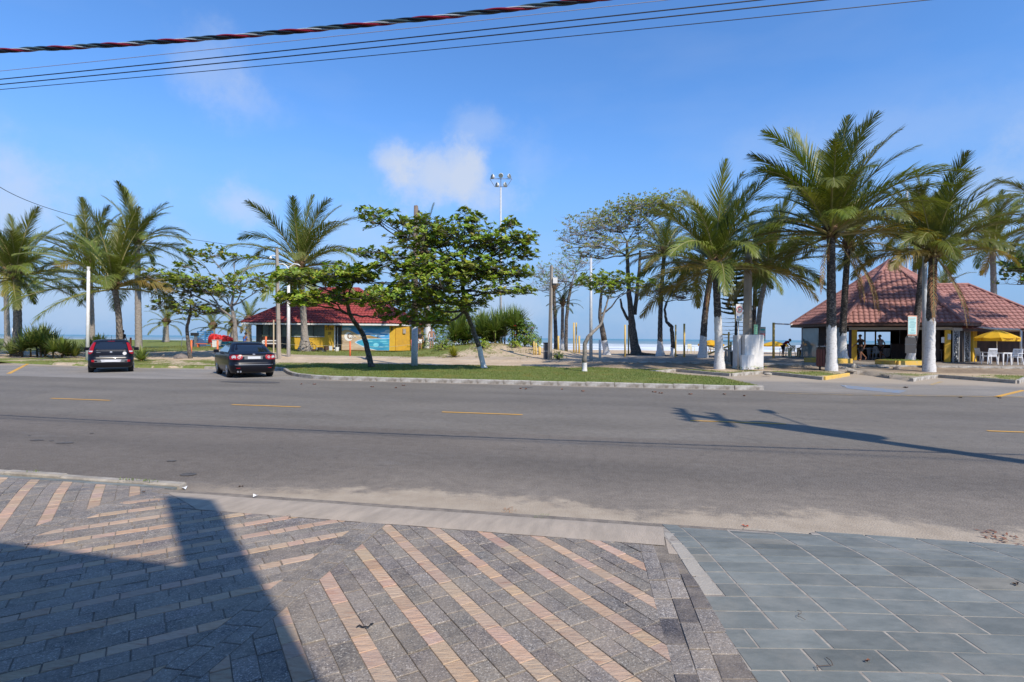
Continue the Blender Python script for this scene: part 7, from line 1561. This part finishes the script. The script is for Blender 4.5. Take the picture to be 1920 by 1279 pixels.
# ================================================================ CARS
M_paint = mat('black_car_paint', (.006, .006, .010), .28, spec=.25, coat=.12)
M_cglass = mat('car_glass', (.010, .013, .018), .04, spec=.8, coat=.6); M_rlight = mat('red_lens', (.36, .006, .010), .3, (.26, .004, .008), 20, spec=.4); M_wlight = mat('clear_lens', (.5, .5, .52), .3, spec=.4)
M_chrome = mat('chrome', (.32, .32, .33), .35, metal=.6); M_plate = mat('number_plate', (.5, .51, .53), .5); M_gplas = mat('grey_plastic', (.10, .105, .11), .5); M_tyre = mat('tyre', (.015, .015, .015), .85); M_rim = mat('alloy', (.45, .46, .48), .3, metal=.8)
class Car:
    def __init__(s, label, q, az, sl, name='parked_car', scale=1):
        s.sl = sl; s.root = thing(name, label, 'car', q, -rad(az)); s.q = q
    def at(s, z):
        a = s.sl
        if z <= a[0][0]: return a[0][1:]
        for i in range(len(a) - 1):
            if z <= a[i + 1][0]: t = (z - a[i][0]) / (a[i + 1][0] - a[i][0]); return tuple(a[i][k] + (a[i + 1][k] - a[i][k]) * t for k in range(1, 5))
        return a[-1][1:]
    def outline(s, z, n=9):
        w_, y0, y1, r = s.at(z); pts = []
        for cx, cy, a0 in ((w_ - r, y0 + r, -90), (w_ - r, y1 - r * 1.3, 0), (-w_ + r, y1 - r * 1.3, 90), (-w_ + r, y0 + r, 180)):
            for i in range(n): a = rad(a0 + 90 * i / (n - 1)); ry = r * (1.3 if cy > 1.5 else 1); pts.append((cx + r * cos(a), cy + ry * sin(a)))
        return pts
    def body(s):
        b_ = MB(); zs = []
        for i in range(len(s.sl) - 1):
            for j in range(2): zs.append(s.sl[i][0] + (s.sl[i + 1][0] - s.sl[i][0]) * j / 2)
        zs.append(s.sl[-1][0]); rings = [s.outline(z) for z in zs]; n = len(rings[0])
        for z, r in zip(zs, rings): b_.v += [(x, y, z) for x, y in r]
        for i in range(len(zs) - 1):
            for j in range(n): b_.f.append((i * n + j, i * n + (j + 1) % n, (i + 1) * n + (j + 1) % n, (i + 1) * n + j)); b_.m.append(0); b_.c.append(None)
        b_.f.append(tuple(range((len(zs) - 1) * n, len(zs) * n))); b_.m.append(0); b_.c.append(None); b_.f.append(tuple(reversed(range(n)))); b_.m.append(0); b_.c.append(None)
        return b_.build('body', M_paint, s.root, smooth=True)
    def yr(s, z, x):
        w_, y0, y1, r = s.at(z); d = abs(x) - (w_ - r); return y0 + (r * (1 - sqrt(max(0, 1 - (d / r) ** 2))) if d > 0 else 0)
    def rear(s, nm, m_, prof, off=.008, par=None, nx=8):
        """prof: [(z, x0, x1)] from bottom to top"""
        b_ = MB()
        for z, x0, x1 in prof:
            for i in range(nx + 1): x = x0 + (x1 - x0) * i / nx; b_.v.append((x, s.yr(z, x) - off, z))
        for r in range(len(prof) - 1):
            for i in range(nx): a = r * (nx + 1) + i; b_.f.append((a, a + 1, a + nx + 2, a + nx + 1)); b_.m.append(0); b_.c.append(None)
        return b_.build(nm, m_, par or s.root, smooth=True)
    def side(s, nm, m_, sg, prof, off=.006, par=None):
        b_ = MB(); n = 6
        for z, y0, y1 in prof:
            for i in range(n + 1): b_.v.append((sg * (s.at(z)[0] + off), y0 + (y1 - y0) * i / n, z))
        for r in range(len(prof) - 1):
            for i in range(n): a = r * (n + 1) + i; b_.f.append((a, a + 1, a + n + 2, a + n + 1) if sg > 0 else (a, a + n + 1, a + n + 2, a + 1)); b_.m.append(0); b_.c.append(None)
        return b_.build(nm, m_, par or s.root, smooth=True)
    def wheels(s, ys, x, R=.31, wd=.2):
        for y in ys:
            for sg in (-1, 1):
                b_ = MB(); prof = [(R * .6, -wd / 2), (R * .93, -wd / 2), (R, -wd * .3), (R, wd * .3), (R * .93, wd / 2), (R * .6, wd / 2)]; n = 22
                for r, t in prof:
                    for j in range(n): a = 2 * pi * j / n; b_.v.append((sg * x + t, y + r * cos(a), R + r * sin(a)))
                for i in range(len(prof) - 1):
                    for j in range(n): b_.f.append((i * n + j, i * n + (j + 1) % n, (i + 1) * n + (j + 1) % n, (i + 1) * n + j)); b_.m.append(0); b_.c.append(None)
                wh = b_.build('wheel', M_tyre, s.root, smooth=True); b_ = MB(); xo = sg * (x + wd * .42)
                for k in range(5): a = k * 1.2566; b_.tube([(xo, y, R), (xo, y + R * .6 * cos(a), R + R * .6 * sin(a))], [.05, .035], 5)
                b_.tube([(xo - sg * .02, y, R), (xo + sg * .01, y, R)], [.07, .06], 10); b_.tube([(xo + 0, y + R * .62 * cos(q * .2855), R + R * .62 * sin(q * .2855)) for q in range(23)], .02, 5, cap=False); b_.build('rim', M_rim, wh)
                b_ = MB(); vs = []
                for j in range(16): a = 2 * pi * j / 15; vs.append((sg * (s.at(.42)[0] + .004), y + (R + .07) * cos(a), max(.22, R + .02 + (R + .07) * sin(a))))
                b_.add(vs, [tuple(range(16))] if sg > 0 else [tuple(reversed(range(16)))]); b_.build('wheel_arch', M_gplas, s.root)
S1 = [(.22, .76, .14, 3.92, .25), (.32, .82, .03, 4.0, .30), (.5, .845, 0, 4.03, .32), (.60, .85, .02, 4.02, .32), (.65, .85, .08, 4.0, .32), (.85, .85, .10, 3.9, .33), (.95, .84, .11, 3.35, .33), (1.02, .82, .13, 3.0, .31), (1.18, .765, .29, 2.72, .28), (1.32, .70, .38, 2.36, .26), (1.41, .65, .47, 2.08, .25), (1.47, .58, .66, 1.9, .25), (1.50, .46, .95, 1.7, .22)]
h = Car('black hatchback with tall red tail lights parked nose-in at the left bay', G(208, 699, 0), -35, S1); h.body()
h.rear('rear_window', M_cglass, [(1.0, -.60, .60), (1.1, -.60, .60), (1.2, -.575, .575), (1.3, -.54, .54), (1.38, -.50, .50)])
for sg in (-1, 1):
    tl = h.rear('tail_light', M_rlight, [(.84, sg * .74, sg * .83), (.92, sg * .66, sg * .835), (1.0, sg * .645, sg * .81), (1.12, sg * .625, sg * .77), (1.25, sg * .59, sg * .715), (1.36, sg * .56, sg * .65)], .014, nx=4); h.rear('clear_lens', M_wlight, [(.93, sg * .68, sg * .80), (.99, sg * .66, sg * .80)], .02, tl, nx=3)
    h.rear('reflector', M_rlight, [(.49, sg * .60, sg * .70), (.58, sg * .60, sg * .71)], .016, nx=2); h.side('side_window', M_cglass, sg, [(1.0, .75, 2.75), (1.15, .75, 2.6), (1.3, .78, 2.3), (1.39, .85, 2.05)])
    b_ = MB(); b_.box((sg * .97, 2.55, 1.03), (.2, .12, .15)); b_.build('wing_mirror', M_paint, h.root)
h.rear('bumper_strip', M_gplas, [(.47, -.62, .62), (.60, -.62, .62)], .010); h.rear('plate_recess', mat('silver_trim', (.45, .45, .47), .4), [(.48, -.34, .34), (.595, -.38, .38)], .014); h.rear('number_plate', M_plate, [(.49, -.235, .235), (.585, -.235, .235)], .022)
h.rear('chrome_strip', M_chrome, [(.735, -.42, .52), (.755, -.42, .52)], .012); h.rear('emblem', M_chrome, [(.895, -.035, .035), (.93, -.05, .05), (.965, -.03, .03)], .016, nx=2); h.rear('brake_light', M_rlight, [(1.41, -.13, .13), (1.425, -.13, .13)], .01)
h.rear('lettering_strip', M_chrome, [(.905, -.53, -.38), (.917, -.53, -.38)], .012, nx=2)
b_ = MB(); c_ = (.50, .87)
b_.add([(c_[0] + .075 * cos(a * .349), h.yr(c_[1], c_[0]) - .018, c_[1] + .075 * sin(a * .349)) for a in range(18)], [tuple(range(18))]); b_.build('round_sticker', M_white, h.root)
b_ = MB(); b_.tube([(.0, .8, 1.49), (.0, .70, 1.68)], .006, 4); b_.build('aerial', M_black, h.root); h.wheels((.72, 3.2), .74, .305)
S2 = [(.2, .80, .14, 4.5, .3), (.33, .86, .03, 4.55, .35), (.45, .88, 0, 4.55, .38), (.56, .885, .01, 4.55, .38), (.60, .885, .05, 4.54, .38), (.75, .89, .06, 4.5, .4), (.92, .88, .09, 4.3, .4), (.99, .86, .16, 3.9, .4), (1.02, .82, .55, 3.45, .38), (1.08, .78, .68, 3.3, .35), (1.2, .72, .90, 2.98, .3), (1.33, .655, 1.16, 2.6, .28), (1.41, .59, 1.38, 2.3, .28), (1.46, .44, 1.7, 2.05, .25)]
s = Car('black saloon with round red and white tail lights parked left of the grass island', G(477, 709, 0), -36, S2); s.body()
s.rear('rear_window', M_cglass, [(1.05, -.62, .62), (1.12, -.62, .62), (1.22, -.58, .58), (1.32, -.53, .53), (1.39, -.48, .48)])
for sg in (-1, 1):
    tl = s.rear('tail_light', M_rlight, [(.75, sg * .52, sg * .84), (.79, sg * .44, sg * .865), (.88, sg * .42, sg * .865), (.94, sg * .46, sg * .83)], .014, nx=6)
    for x, r in ((.56, .055), (.735, .075)):
        b_ = MB(); b_.add([(sg * x + r * cos(a * .39), s.yr(.85, sg * (abs(x) + r * cos(a * .39) * sg)) - .026, .85 + r * sin(a * .39)) for a in range(16)], [tuple(range(16))]); b_.build('round_lens', M_wlight, tl); b_ = MB(); b_.add([(sg * x + r * .45 * cos(a * .39), s.yr(.85, x) - .034, .85 + r * .45 * sin(a * .39)) for a in range(16)], [tuple(range(16))]); b_.build('lens_centre', M_rlight if x < .6 else M_lgrey, tl)
    s.side('side_window', M_cglass, sg, [(1.03, 1.0, 3.2), (1.15, 1.1, 2.95), (1.28, 1.28, 2.6), (1.38, 1.5, 2.3)]); b_ = MB(); b_.box((sg * .98, 2.95, 1.04), (.2, .12, .14)); b_.build('wing_mirror', M_paint, s.root)
    s.rear('reflector', M_rlight, [(.40, sg * .52, sg * .66), (.425, sg * .52, sg * .66)], .014, nx=2)
s.rear('plate_recess', M_gplas, [(.76, -.36, .32), (.89, -.36, .32)], .008); s.rear('number_plate', M_plate, [(.775, -.24, .24), (.875, -.24, .24)], .018); s.rear('emblem', M_chrome, [(.93, -.03, .03), (.96, -.055, .055), (.985, -.03, .03)], .016, nx=2); s.rear('chrome_strip', M_chrome, [(.535, -.70, .70), (.55, -.72, .72)], .012)
for x in (-.60, -.50): b_ = MB(); b_.tube([(x, .02, .27), (x, .2, .27)], .035, 10); b_.build('exhaust', M_chrome, s.root)
b_ = MB(); b_.box((0, 1.36, 1.36), (.3, .03, .03)); b_.build('brake_light', M_gplas, s.root); s.wheels((.92, 3.5), .77, .32, .21)
# ================================================================ PEOPLE
def skin_mesh(name, verts, edges, m_, parent, root=0, sub=1):
    me = bpy.data.meshes.new(name); me.from_pydata([v[0] for v in verts], edges, []); o = bpy.data.objects.new('tmp', me); COL.objects.link(o)
    md = o.modifiers.new('s', 'SKIN'); md.use_smooth_shade = True; md.branch_smoothing = .3
    if not me.skin_vertices: return None
    for i, v in enumerate(verts):
        d = me.skin_vertices[0].data[i]; r = v[1]; d.radius = (r, r) if not isinstance(r, tuple) else r; d.use_root = (i == root)
    if sub: sd = o.modifiers.new('u', 'SUBSURF'); sd.levels = sub; sd.render_levels = sub
    dg = bpy.context.evaluated_depsgraph_get(); dg.update(); m2 = bpy.data.meshes.new_from_object(o.evaluated_get(dg)); bpy.data.objects.remove(o)
    m2.materials.clear(); m2.materials.append(m_); m2.polygons.foreach_set('use_smooth', [True] * len(m2.polygons)); ob = bpy.data.objects.new(name, m2); COL.objects.link(ob); ob.parent = parent; return ob
M_sk1 = mat('brown_skin', (.24, .11, .065), .55); M_sk2 = mat('tan_skin', (.36, .19, .12), .55); M_hair = mat('black_hair', (.012, .010, .009), .7)
def person(label, q, face, J, skin, shirt, pants, hair=M_hair, bare=False, sleeve=.55, pl=.8, lower=True):
    """J: joints in the figure's own frame, +X is where it faces"""
    rt = thing('person', label, 'person', q, face); V = lambda k: Vector(J[k])
    vs, es = [], []
    def add(p, r, to=None): vs.append((Vector(p), r)); i = len(vs) - 1; (es.append((to, i)) if to is not None else None); return i
    pel = add(V('pel'), .115); ab = add(V('pel').lerp(V('chest'), .5), .105, pel); ch = add(V('chest'), .13, ab); nk = add(V('neck'), .055, ch); hd0 = add(V('head') + Vector((0, 0, -.08)), .062, nk); hd = add(V('head'), .088, hd0); top = add(V('head') + Vector((-.01, 0, .08)), .07, hd)
    nose = add(V('head') + Vector((.095, 0, -.02)), .014, hd)
    for sd in ('L', 'R'):
        s_ = 1 if sd == 'L' else -1; sh = add(V('chest') + Vector((0, s_ * .17, .09)), .052, ch); el = add(V('el' + sd), .038, sh); wr = add(V('ha' + sd), .026, el); dr = (V('ha' + sd) - V('el' + sd)).normalized(); pm = add(V('ha' + sd) + dr * .07, .030, wr); sdv = dr.cross(Vector((0, 0, 1))).normalized() if abs(dr.z) < .95 else Vector((1, 0, 0))
        for f in range(4):
            o = sdv * (f - 1.5) * .019; a = add(V('ha' + sd) + dr * .10 + o, .010, pm); b = add(V('ha' + sd) + dr * (.13 + .012 * (f in (1, 2))) + o * 1.2 + Vector((.02, 0, -.01)), .009, a)
        th0 = add(V('ha' + sd) + dr * .05 + sdv * .045, .011, wr); add(V('ha' + sd) + dr * .09 + sdv * .055, .009, th0)
        ear = add(V('head') + Vector((-.005, s_ * .088, -.01)), .018, hd)
        if lower:
            hp_ = add(V('pel') + Vector((0, s_ * .09, -.05)), .085, pel); kn = add(V('kn' + sd), .056, hp_); cf = add(V('kn' + sd).lerp(V('fo' + sd), .35), .05, kn); an = add(V('fo' + sd), .034, cf); fd = Vector(J.get('fd' + sd, (.16, 0, -.04))); add(V('fo' + sd) + fd * .4 + Vector((0, 0, -.03)), .038, an); add(V('fo' + sd) + fd, .028, len(vs) - 1)
    skin_mesh('body', vs, es, skin, rt)
    # hair cap, eyes, mouth
    b_ = MB(); b_.lathe([(.097, -.02), (.103, .03), (.085, .09), (.045, .122), (.001, .13)], V('head') + Vector((-.018, 0, 0)), 12); b_.build('hair', hair, rt, smooth=True)
    b_ = MB()
    for y in (-.032, .032): b_.box(V('head') + Vector((.085, y, .01)), (.012, .02, .01))
    b_.build('eyes', M_hair, rt); b_ = MB(); b_.box(V('head') + Vector((.075, 0, -.055)), (.012, .04, .008)); b_.build('mouth', M_red, rt)
    if not bare:
        vs, es = [], []; pel = add(V('pel') + Vector((0, 0, .02)), .140); ab = add(V('pel').lerp(V('chest'), .5), .132, pel); ch = add(V('chest'), .150, ab); add(V('chest').lerp(V('neck'), .7), .075, ch)
        for sd in ('L', 'R'):
            s_ = 1 if sd == 'L' else -1; sh = add(V('chest') + Vector((0, s_ * .175, .09)), .072, ch); add((V('chest') + Vector((0, s_ * .17, .09))).lerp(V('el' + sd), sleeve), .060, sh)
        skin_mesh('shirt', vs, es, shirt, rt)
    if lower:
        vs, es = [], []; pel = add(V('pel') + Vector((0, 0, .0)), .135)
        for sd in ('L', 'R'):
            s_ = 1 if sd == 'L' else -1; hp_ = add(V('pel') + Vector((0, s_ * .09, -.08)), .108, pel); add((V('pel') + Vector((0, s_ * .09, -.08))).lerp(V('kn' + sd), pl), .09, hp_)
        skin_mesh('shorts', vs, es, pants, rt)
    return rt
WALK = dict(pel=(0, 0, .93), chest=(.03, 0, 1.28), neck=(.05, 0, 1.46), head=(.08, 0, 1.60), elL=(-.12, .24, 1.12), haL=(-.02, .26, .90), elR=(.12, -.24, 1.12), haR=(.32, -.22, .98), knL=(.10, .09, .50), foL=(.08, .09, .08), knR=(-.12, -.09, .50), foR=(-.44, -.09, .20), fdR=(.08, 0, -.14))
WALK2 = dict(WALK); WALK2.update(elR=(-.05, -.26, 1.12), haR=(.17, -.16, 1.12), haL=(.05, .25, .88))
STAND = dict(pel=(0, 0, .93), chest=(0, 0, 1.28), neck=(0, 0, 1.46), head=(.02, 0, 1.60), elL=(0, .27, 1.10), haL=(.10, .27, .86), elR=(0, -.27, 1.10), haR=(.14, -.25, .88), knL=(.02, .10, .5), foL=(0, .11, .08), knR=(.02, -.10, .5), foR=(0, -.11, .08))
BEND = dict(pel=(0, 0, .92), chest=(.30, 0, 1.12), neck=(.43, 0, 1.22), head=(.55, 0, 1.30), elL=(.42, .22, .92), haL=(.62, .20, .78), elR=(.42, -.22, .92), haR=(.64, -.18, .80), knL=(.03, .10, .5), foL=(-.02, .11, .08), knR=(.03, -.10, .5), foR=(-.02, -.11, .08))
SIT = dict(pel=(0, 0, .52), chest=(.05, 0, .88), neck=(.09, 0, 1.06), head=(.13, 0, 1.20), elL=(.08, .25, .74), haL=(.30, .20, .72), elR=(.08, -.25, .74), haR=(.30, -.18, .72), knL=(.42, .12, .50), foL=(.45, .12, .08), knR=(.42, -.12, .50), foR=(.45, -.12, .08))
mk = lambda n, c: mat(n, c, .85)
M_bks, M_gys, M_bls = mk('black_cloth', (.015, .015, .018)), mk('grey_patterned_cloth', (.30, .32, .38)), mk('blue_cloth', (.02, .11, .42))
def ps(px, py, Y=None, z=.43): p = G(px, py, z); p.z = th(*UV(p)); return p
person('man in black shirt and black shorts striding left before the kiosk', ps(1614, 675.5), rad(186), WALK, M_sk1, M_bks, M_bks)
person('person in grey shirt and dark shorts walking left behind the man in black', ps(1651, 675), rad(184), WALK2, M_sk1, M_gys, M_bks)
person('man in black standing behind the slatted litter bin and palm', onground(*D(1551, 665, 37.0).to_2d()), rad(170), STAND, M_sk2, M_bks, M_bks)
M_rdc = mk('dark_red_cloth', (.30, .008, .015)); M_rdl = mk('red_cloth', (.55, .03, .04))
person('man in dark red shirt bending over a cream chair on the beach', onground(*D(1468, 662, 42.6).to_2d()), 0, BEND, M_sk2, M_rdc, M_bks)
person('seated person in red at the left corner of the brown-tiled kiosk', onground(*D(1507, 664, 43).to_2d()), rad(190), SIT, M_sk2, M_rdl, M_bks)
person('person in a bright blue shirt sitting behind the black saloon', onground(*D(458, 650, 43).to_2d()) + Vector((0, 0, .0)), rad(60), SIT, M_sk1, M_bls, M_bks)
person('dark-haired man in black standing behind the palm at the hatchback', onground(*D(230, 655, 40).to_2d()), rad(80), STAND, M_sk1, M_bks, M_bks)
person('person in white trousers with a dark top between the kiosk and the tall palm', onground(*D(787, 658, 46).to_2d()), rad(-60), STAND, M_sk2, M_bks, M_white)
person('bare-chested man in grey shorts right of the white-footed palm', onground(*D(809, 656, 45).to_2d()), rad(-90), STAND, M_sk2, M_bks, M_gys, bare=True)
# ================================================================ LITTER AND LEAVES
M_dleaf = mat('dry_leaf', (.26, .10, .05), .7, (.16, .06, .03), 9); M_dstick = mat('dry_stick', (.10, .065, .045), .9); M_paper = mat('white_paper', (.75, .75, .74), .7)
def litter(name, label, cat, px, py, kind, s=.05, m_=None, seed=1):
    rnd = random.Random(seed); p = G(px, py, .05); p.z = (zn(p.x, p.y) if UV(p)[1] < 5.1 else .0) + .006; rt = thing(name, label, cat, p, rnd.random() * 3); b_ = MB()
    if kind == 'leaf':
        for k in range(3):
            a = rnd.uniform(0, 6); o = Vector((cos(a), sin(a), 0)); sd = Vector((-sin(a), cos(a), 0)); b_.add([Vector((0, 0, 0)), o * s * .5 + sd * s * .3 + Vector((0, 0, s * .4)), o * s + Vector((0, 0, s * .15)), o * s * .5 - sd * s * .3 + Vector((0, 0, s * .3)), o * s * .5], [(0, 4, 1), (1, 4, 2), (4, 3, 2), (0, 3, 4)])
        b_.build('blade', m_ or M_dleaf, rt)
    elif kind == 'stick':
        pts = [Vector(((i / 6 - .5) * s * 2, s * .35 * sin(i * 1.1 + seed), .004 + .006 * (i % 2))) for i in range(7)]; b_.tube(pts, [s * (.018 if m_ is not M_black else .09) + .0004] * 7, 5); b_.build('twig', m_ or M_dstick, rt)
    elif kind == 'paper':
        b_.add([(-s, -s * .5, .003), (s, -s * .4, .02), (s * .8, s * .6, .004), (-s * .6, s * .5, .03), (0, 0, .012)], [(0, 1, 4), (1, 2, 4), (2, 3, 4), (3, 0, 4)]); b_.build('sheet', m_ or M_paper, rt)
    elif kind == 'heap':
        for k in range(60):
            a = rnd.uniform(0, 6.3); r = s * rnd.random() ** .5 * 3; c = Vector((cos(a) * r * 1.6, sin(a) * r * .7, rnd.random() * s * .5 * (1 - r / s / 3))); q_ = rnd.uniform(0, 6.3); o = Vector((cos(q_), sin(q_), rnd.uniform(-.1, .3))) * s * .8; sd = Vector((-sin(q_), cos(q_), 0)) * s * .12; b_.add([c - sd, c + o * .6 - sd, c + o, c + o * .5 + sd], [(0, 1, 2, 3)])
        b_.build('leaves', m_ or M_dleaf, rt)
    return rt
litter('twig', 'dark bent strap-like twig lying across a pink stripe in the foreground', 'twig', 685, 1188, 'stick', .045, M_black, 1)
litter('dry_leaf', 'curled brown leaf on the gutter sand above the concrete apron, left one', 'leaf', 527, 928, 'leaf', .05, seed=2); litter('dry_leaf', 'curled brown leaf on the gutter sand, right of the other brown leaf', 'leaf', 682, 940, 'leaf', .055, seed=3)
litter('paper_scrap', 'white paper scrap on the concrete apron near the dropped kerb', 'paper', 479, 930, 'paper', .028, seed=4); litter('paper_scrap', 'torn white card lying against the end of the near kerb', 'paper', 346, 909, 'paper', .045, seed=5)
litter('twig', 'thin hooked twig on the grey stones above the wide shadow', 'twig', 543, 978, 'stick', .06, seed=6); litter('twig', 'curved pale brown twig left of the hooked twig', 'twig', 493, 993, 'stick', .06, mat('rust_stick', (.25, .12, .07), .9), seed=7)
litter('leaf_clump', 'small clump of dry green weed on the apron edge', 'weed', 1014, 967, 'heap', .022, mat('dry_weed', (.20, .22, .10), .8), 8); litter('rust_fibre', 'spread of rusty fibres on the gutter sand', 'debris', 953, 950, 'heap', .03, mat('rust_fibre', (.36, .20, .10), .9), 9)
litter('fallen_flower', 'tiny orange-red petal on the sand near the slate', 'petal', 1398, 977, 'leaf', .035, mat('orange_petal', (.75, .12, .03), .6), 10)
litter('leaf_heap', 'heap of dry palm debris at the right edge of the gutter', 'leaf heap', 1902, 1010, 'heap', .075, M_dleaf, 11)
litter('twig', 'long thin dark curved twig on a slate tile', 'twig', 1500, 1166, 'stick', .055, seed=12); litter('twig', 'forked dark stem lying over a slate joint at the bottom', 'twig', 1548, 1262, 'stick', .075, seed=13); litter('dry_leaf', 'small brown dry leaf on slate near the bottom edge', 'leaf', 1623, 1251, 'leaf', .022, seed=14); litter('dry_leaf', 'dark dry leaf lying on a slate joint at the right', 'leaf', 1908, 1106, 'leaf', .035, M_dstick, 15)
litter('twig', 'short rusty twig in the shaded mosaic near the left edge', 'twig', 88, 1110, 'stick', .035, seed=16); litter('dry_leaf', 'small dark leaf on the shadow edge of the mosaic at the left', 'leaf', 50, 1030, 'leaf', .02, M_dstick, 17)
rnd = random.Random(21)
for k in range(14):
    x, y = rnd.uniform(560, 1400), 0; y = 713 + (x - 560) * .0235 + rnd.uniform(3, 9); litter('dry_leaf', 'fallen reddish leaf in the gutter of the grass island', 'leaf', x, y, 'leaf', .09, seed=30 + k)['group'] = 'fallen leaves along the island kerb'
for k, (x, y, s_) in enumerate([(1583, 723, .09), (1800, 743, .08), (1876, 744, .09), (1700, 725, .14), (1313, 707, .12), (452, 905, .03), (270, 925, .03)]): litter('dry_leaf', ('white scrap on the parking area', 'dark leaf on the parking line', 'dark leaf beside the yellow bay line', 'dark palm sheath on the parking area', 'yellow leaf in the pocket between island and kerb', 'small leaf by the near gutter', 'small leaf by the near kerb end')[k], 'leaf', x, y, 'leaf', s_, (M_paper, M_dstick, M_dstick, M_dstick, M_yel_w, M_dstick, M_dstick)[k], 60 + k)
